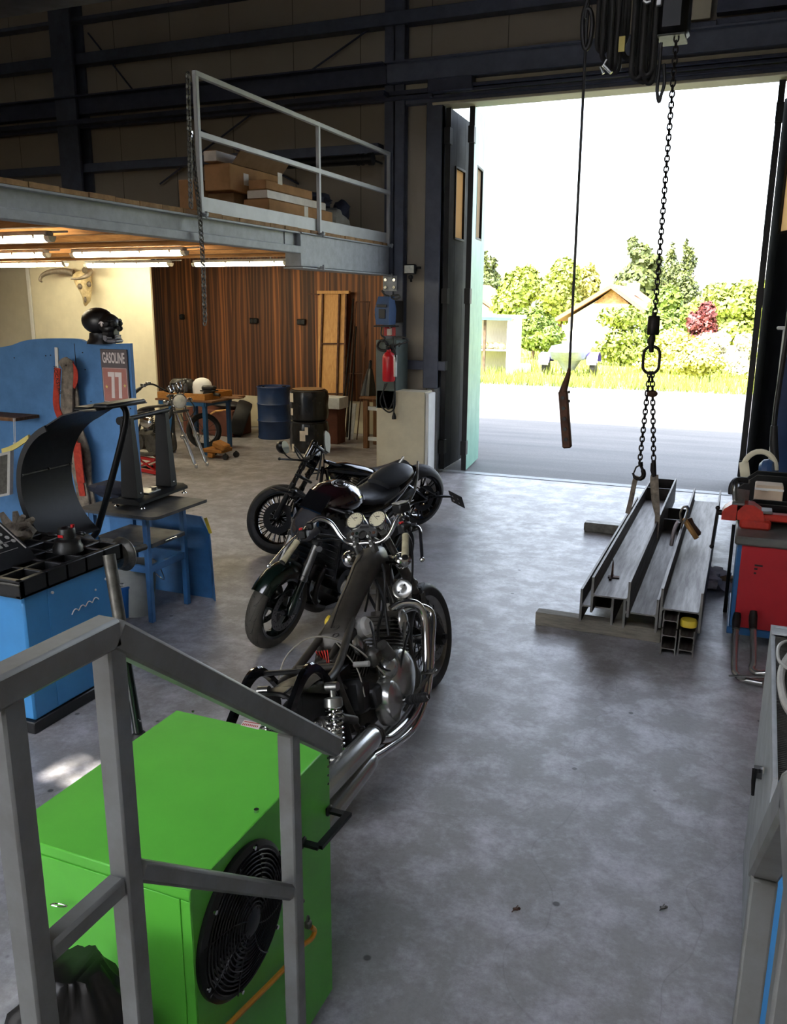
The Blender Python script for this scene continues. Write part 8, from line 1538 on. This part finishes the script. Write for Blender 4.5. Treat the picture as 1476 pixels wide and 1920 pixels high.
mb = MB(xf=O); mb.prism([(xs-4, 0), (xs+.6, 0), (xs+.6, zt-1.2), (xs-1.2, zt), (xs-4, zt-1.6)], (0, ys, 0), (1, 0, 0), (0, 0, 1), (0, 6, 0)); mb.build('walls', t, 'housewall')
mb = MB(xf=O); e, r = V3((xs+.9, ys-.3, zt-1.25)), V3((xs-1.2, ys-.3, zt+.1)); mb.loft([[e, r, r+V3((0, 0, .2)), e+V3((0, 0, .2))], [p+V3((0, 6.6, 0)) for p in (e, r, r+V3((0, 0, .2)), e+V3((0, 0, .2)))]]); mb.build('roof', t, 'rooftile')
# open shed with sacks
YS_ = 27.5; sx0, sx1 = g0(880, YS_), at(957, 640, Y=YS_).x; sz0, sz1 = 0, at(930, 598, Y=YS_).z
t = thing('open_shed', 'open white storage shed with blue roof edge and one shelf', 'shed', ((sx0+sx1)/2, YS_+.6, 0)); O = off(t)
mb = MB(xf=O); span(mb, sx0-.5, sx1-.05, YS_+1.1, YS_+1.15, 0, sz1); mb.build('back_wall', t, 'shedwall')
mb = MB(xf=O); span(mb, sx1-.02, sx1+.08, YS_, YS_+1.15, 0, sz1, .01); span(mb, sx1-.12, sx1-.02, YS_, YS_+.08, 0, sz1); mb.build('side_wall', t, 'planter')
mb = MB(xf=O); span(mb, sx0-.5, sx1+.2, YS_-.15, YS_+1.3, sz1, sz1+.12, .01); mb.build('roof', t, 'planter')
mb = MB(xf=O); span(mb, sx0-.5, sx1+.05, YS_-.18, YS_-.14, sz1-.03, sz1+.06); mb.build('roof_edge', t, 'shedblue')
zs = at(930, 656, Y=YS_).z; mb = MB(xf=O); span(mb, sx0-.5, sx1-.05, YS_+.1, YS_+1.1, zs-.04, zs); mb.build('shelf', t, 'planter')
xp = at(908, 620, Y=YS_).x; mb = MB(xf=O); span(mb, xp-.04, xp+.04, YS_+.05, YS_+.12, 0, sz1); mb.build('centre_post', t, 'bark')
for k, px in enumerate((899, 909, 920, 931, 941)):
    x = at(px, 648, Y=YS_+.4).x; mb = MB(); mb.sph((x, YS_+.45, zs+.1+.03*(k % 2)), (.13, .2, .11), 12, 8, jit=.3, seed=k+60); tag(mb.build('feed_sack', mat_='sack'), 'beige sack lying in a row on the shelf of the open shed', 'sack', 'sacks on the shed shelf')
p0, p1 = at(880, 688, Z=.15), at(1003, 688, Z=.15); mb = MB(); span(mb, p0.x, p1.x, p0.y, p0.y+.5, .0, .3, .02); tag(mb.build('white_planks', mat_='wrap'), 'low stack of white planks in the grass before the shed', 'planks')
# covered trailer
YT = 24.6; a = at(1056, 708, Z=0); t = thing('covered_trailer', 'small trailer under white tarpaulin with violet mudguards', 'trailer', (a.x, a.y+1, 0)); tx, ty = a.x, a.y+.6; O = off(t); zt = at(1056, 646, Y=ty).z; w = (at(1096, 670, Y=ty).x-at(1022, 670, Y=ty).x)/2
mb = MB(xf=O); R_ = []
for (z, s_, f) in ((.18, .25, 0), (.5, .55, .3), (zt*.55, .9, .6), (zt*.8, 1.0, 1), (zt*.96, .86, .8), (zt, .5, .6)):
    R_.append([(tx+math.cos(q)*w*s_*(1+.05*math.cos(5*q)), ty+.3+math.sin(q)*(.5+.7*f)*(1+.05*math.sin(7*q)), z) for q in [2*PI*i/30 for i in range(30)]])
mb.loft(R_); mb.build('tarpaulin', t, 'tarpwhite', sharp=50)
for px, s_ in ((1021, -1), (1111, 1)):
    x = at(px, 670, Y=ty).x; z = at(px, 661, Y=ty).z; mb = MB(xf=O); mb.loft([[(x-.18, ty+.3+math.cos(q)*.38, z-.32+math.sin(q)*.32), (x+.18, ty+.3+math.cos(q)*.38, z-.32+math.sin(q)*.32), (x+.18, ty+.3+math.cos(q)*.36, z-.32+math.sin(q)*.30), (x-.18, ty+.3+math.cos(q)*.36, z-.32+math.sin(q)*.30)] for q in [PI*i/10 for i in range(11)]]); mb.build('mudguard', t, 'purple')
    mb = MB(xf=O); mb.box((x, ty-.06, z-.34), (.3, .02, .12), .005); mb.build('tail_lamp_bar', t, 'lampgrey')
    mb = MB(xf=O); mb.lathe([(0, -.09), (.27, -.09), (.3, -.06), (.3, .06), (.27, .09), (0, .09)], (x, ty+.3, .3), (1, 0, 0), 22); mb.build('wheel', t, 'rubber')

# ------------------------------------------------------------------ picture settings
SC.view_settings.view_transform = 'Standard'; SC.view_settings.look = 'None'; SC.view_settings.exposure = EXPO = 2.15; SC.view_settings.gamma = 1; SC.view_settings.use_curve_mapping = False
SC.cycles.max_bounces = 10; SC.cycles.diffuse_bounces = 6; SC.cycles.glossy_bounces = 5; SC.cycles.caustics_reflective = False; SC.cycles.caustics_refractive = False; SC.cycles.sample_clamp_indirect = 8
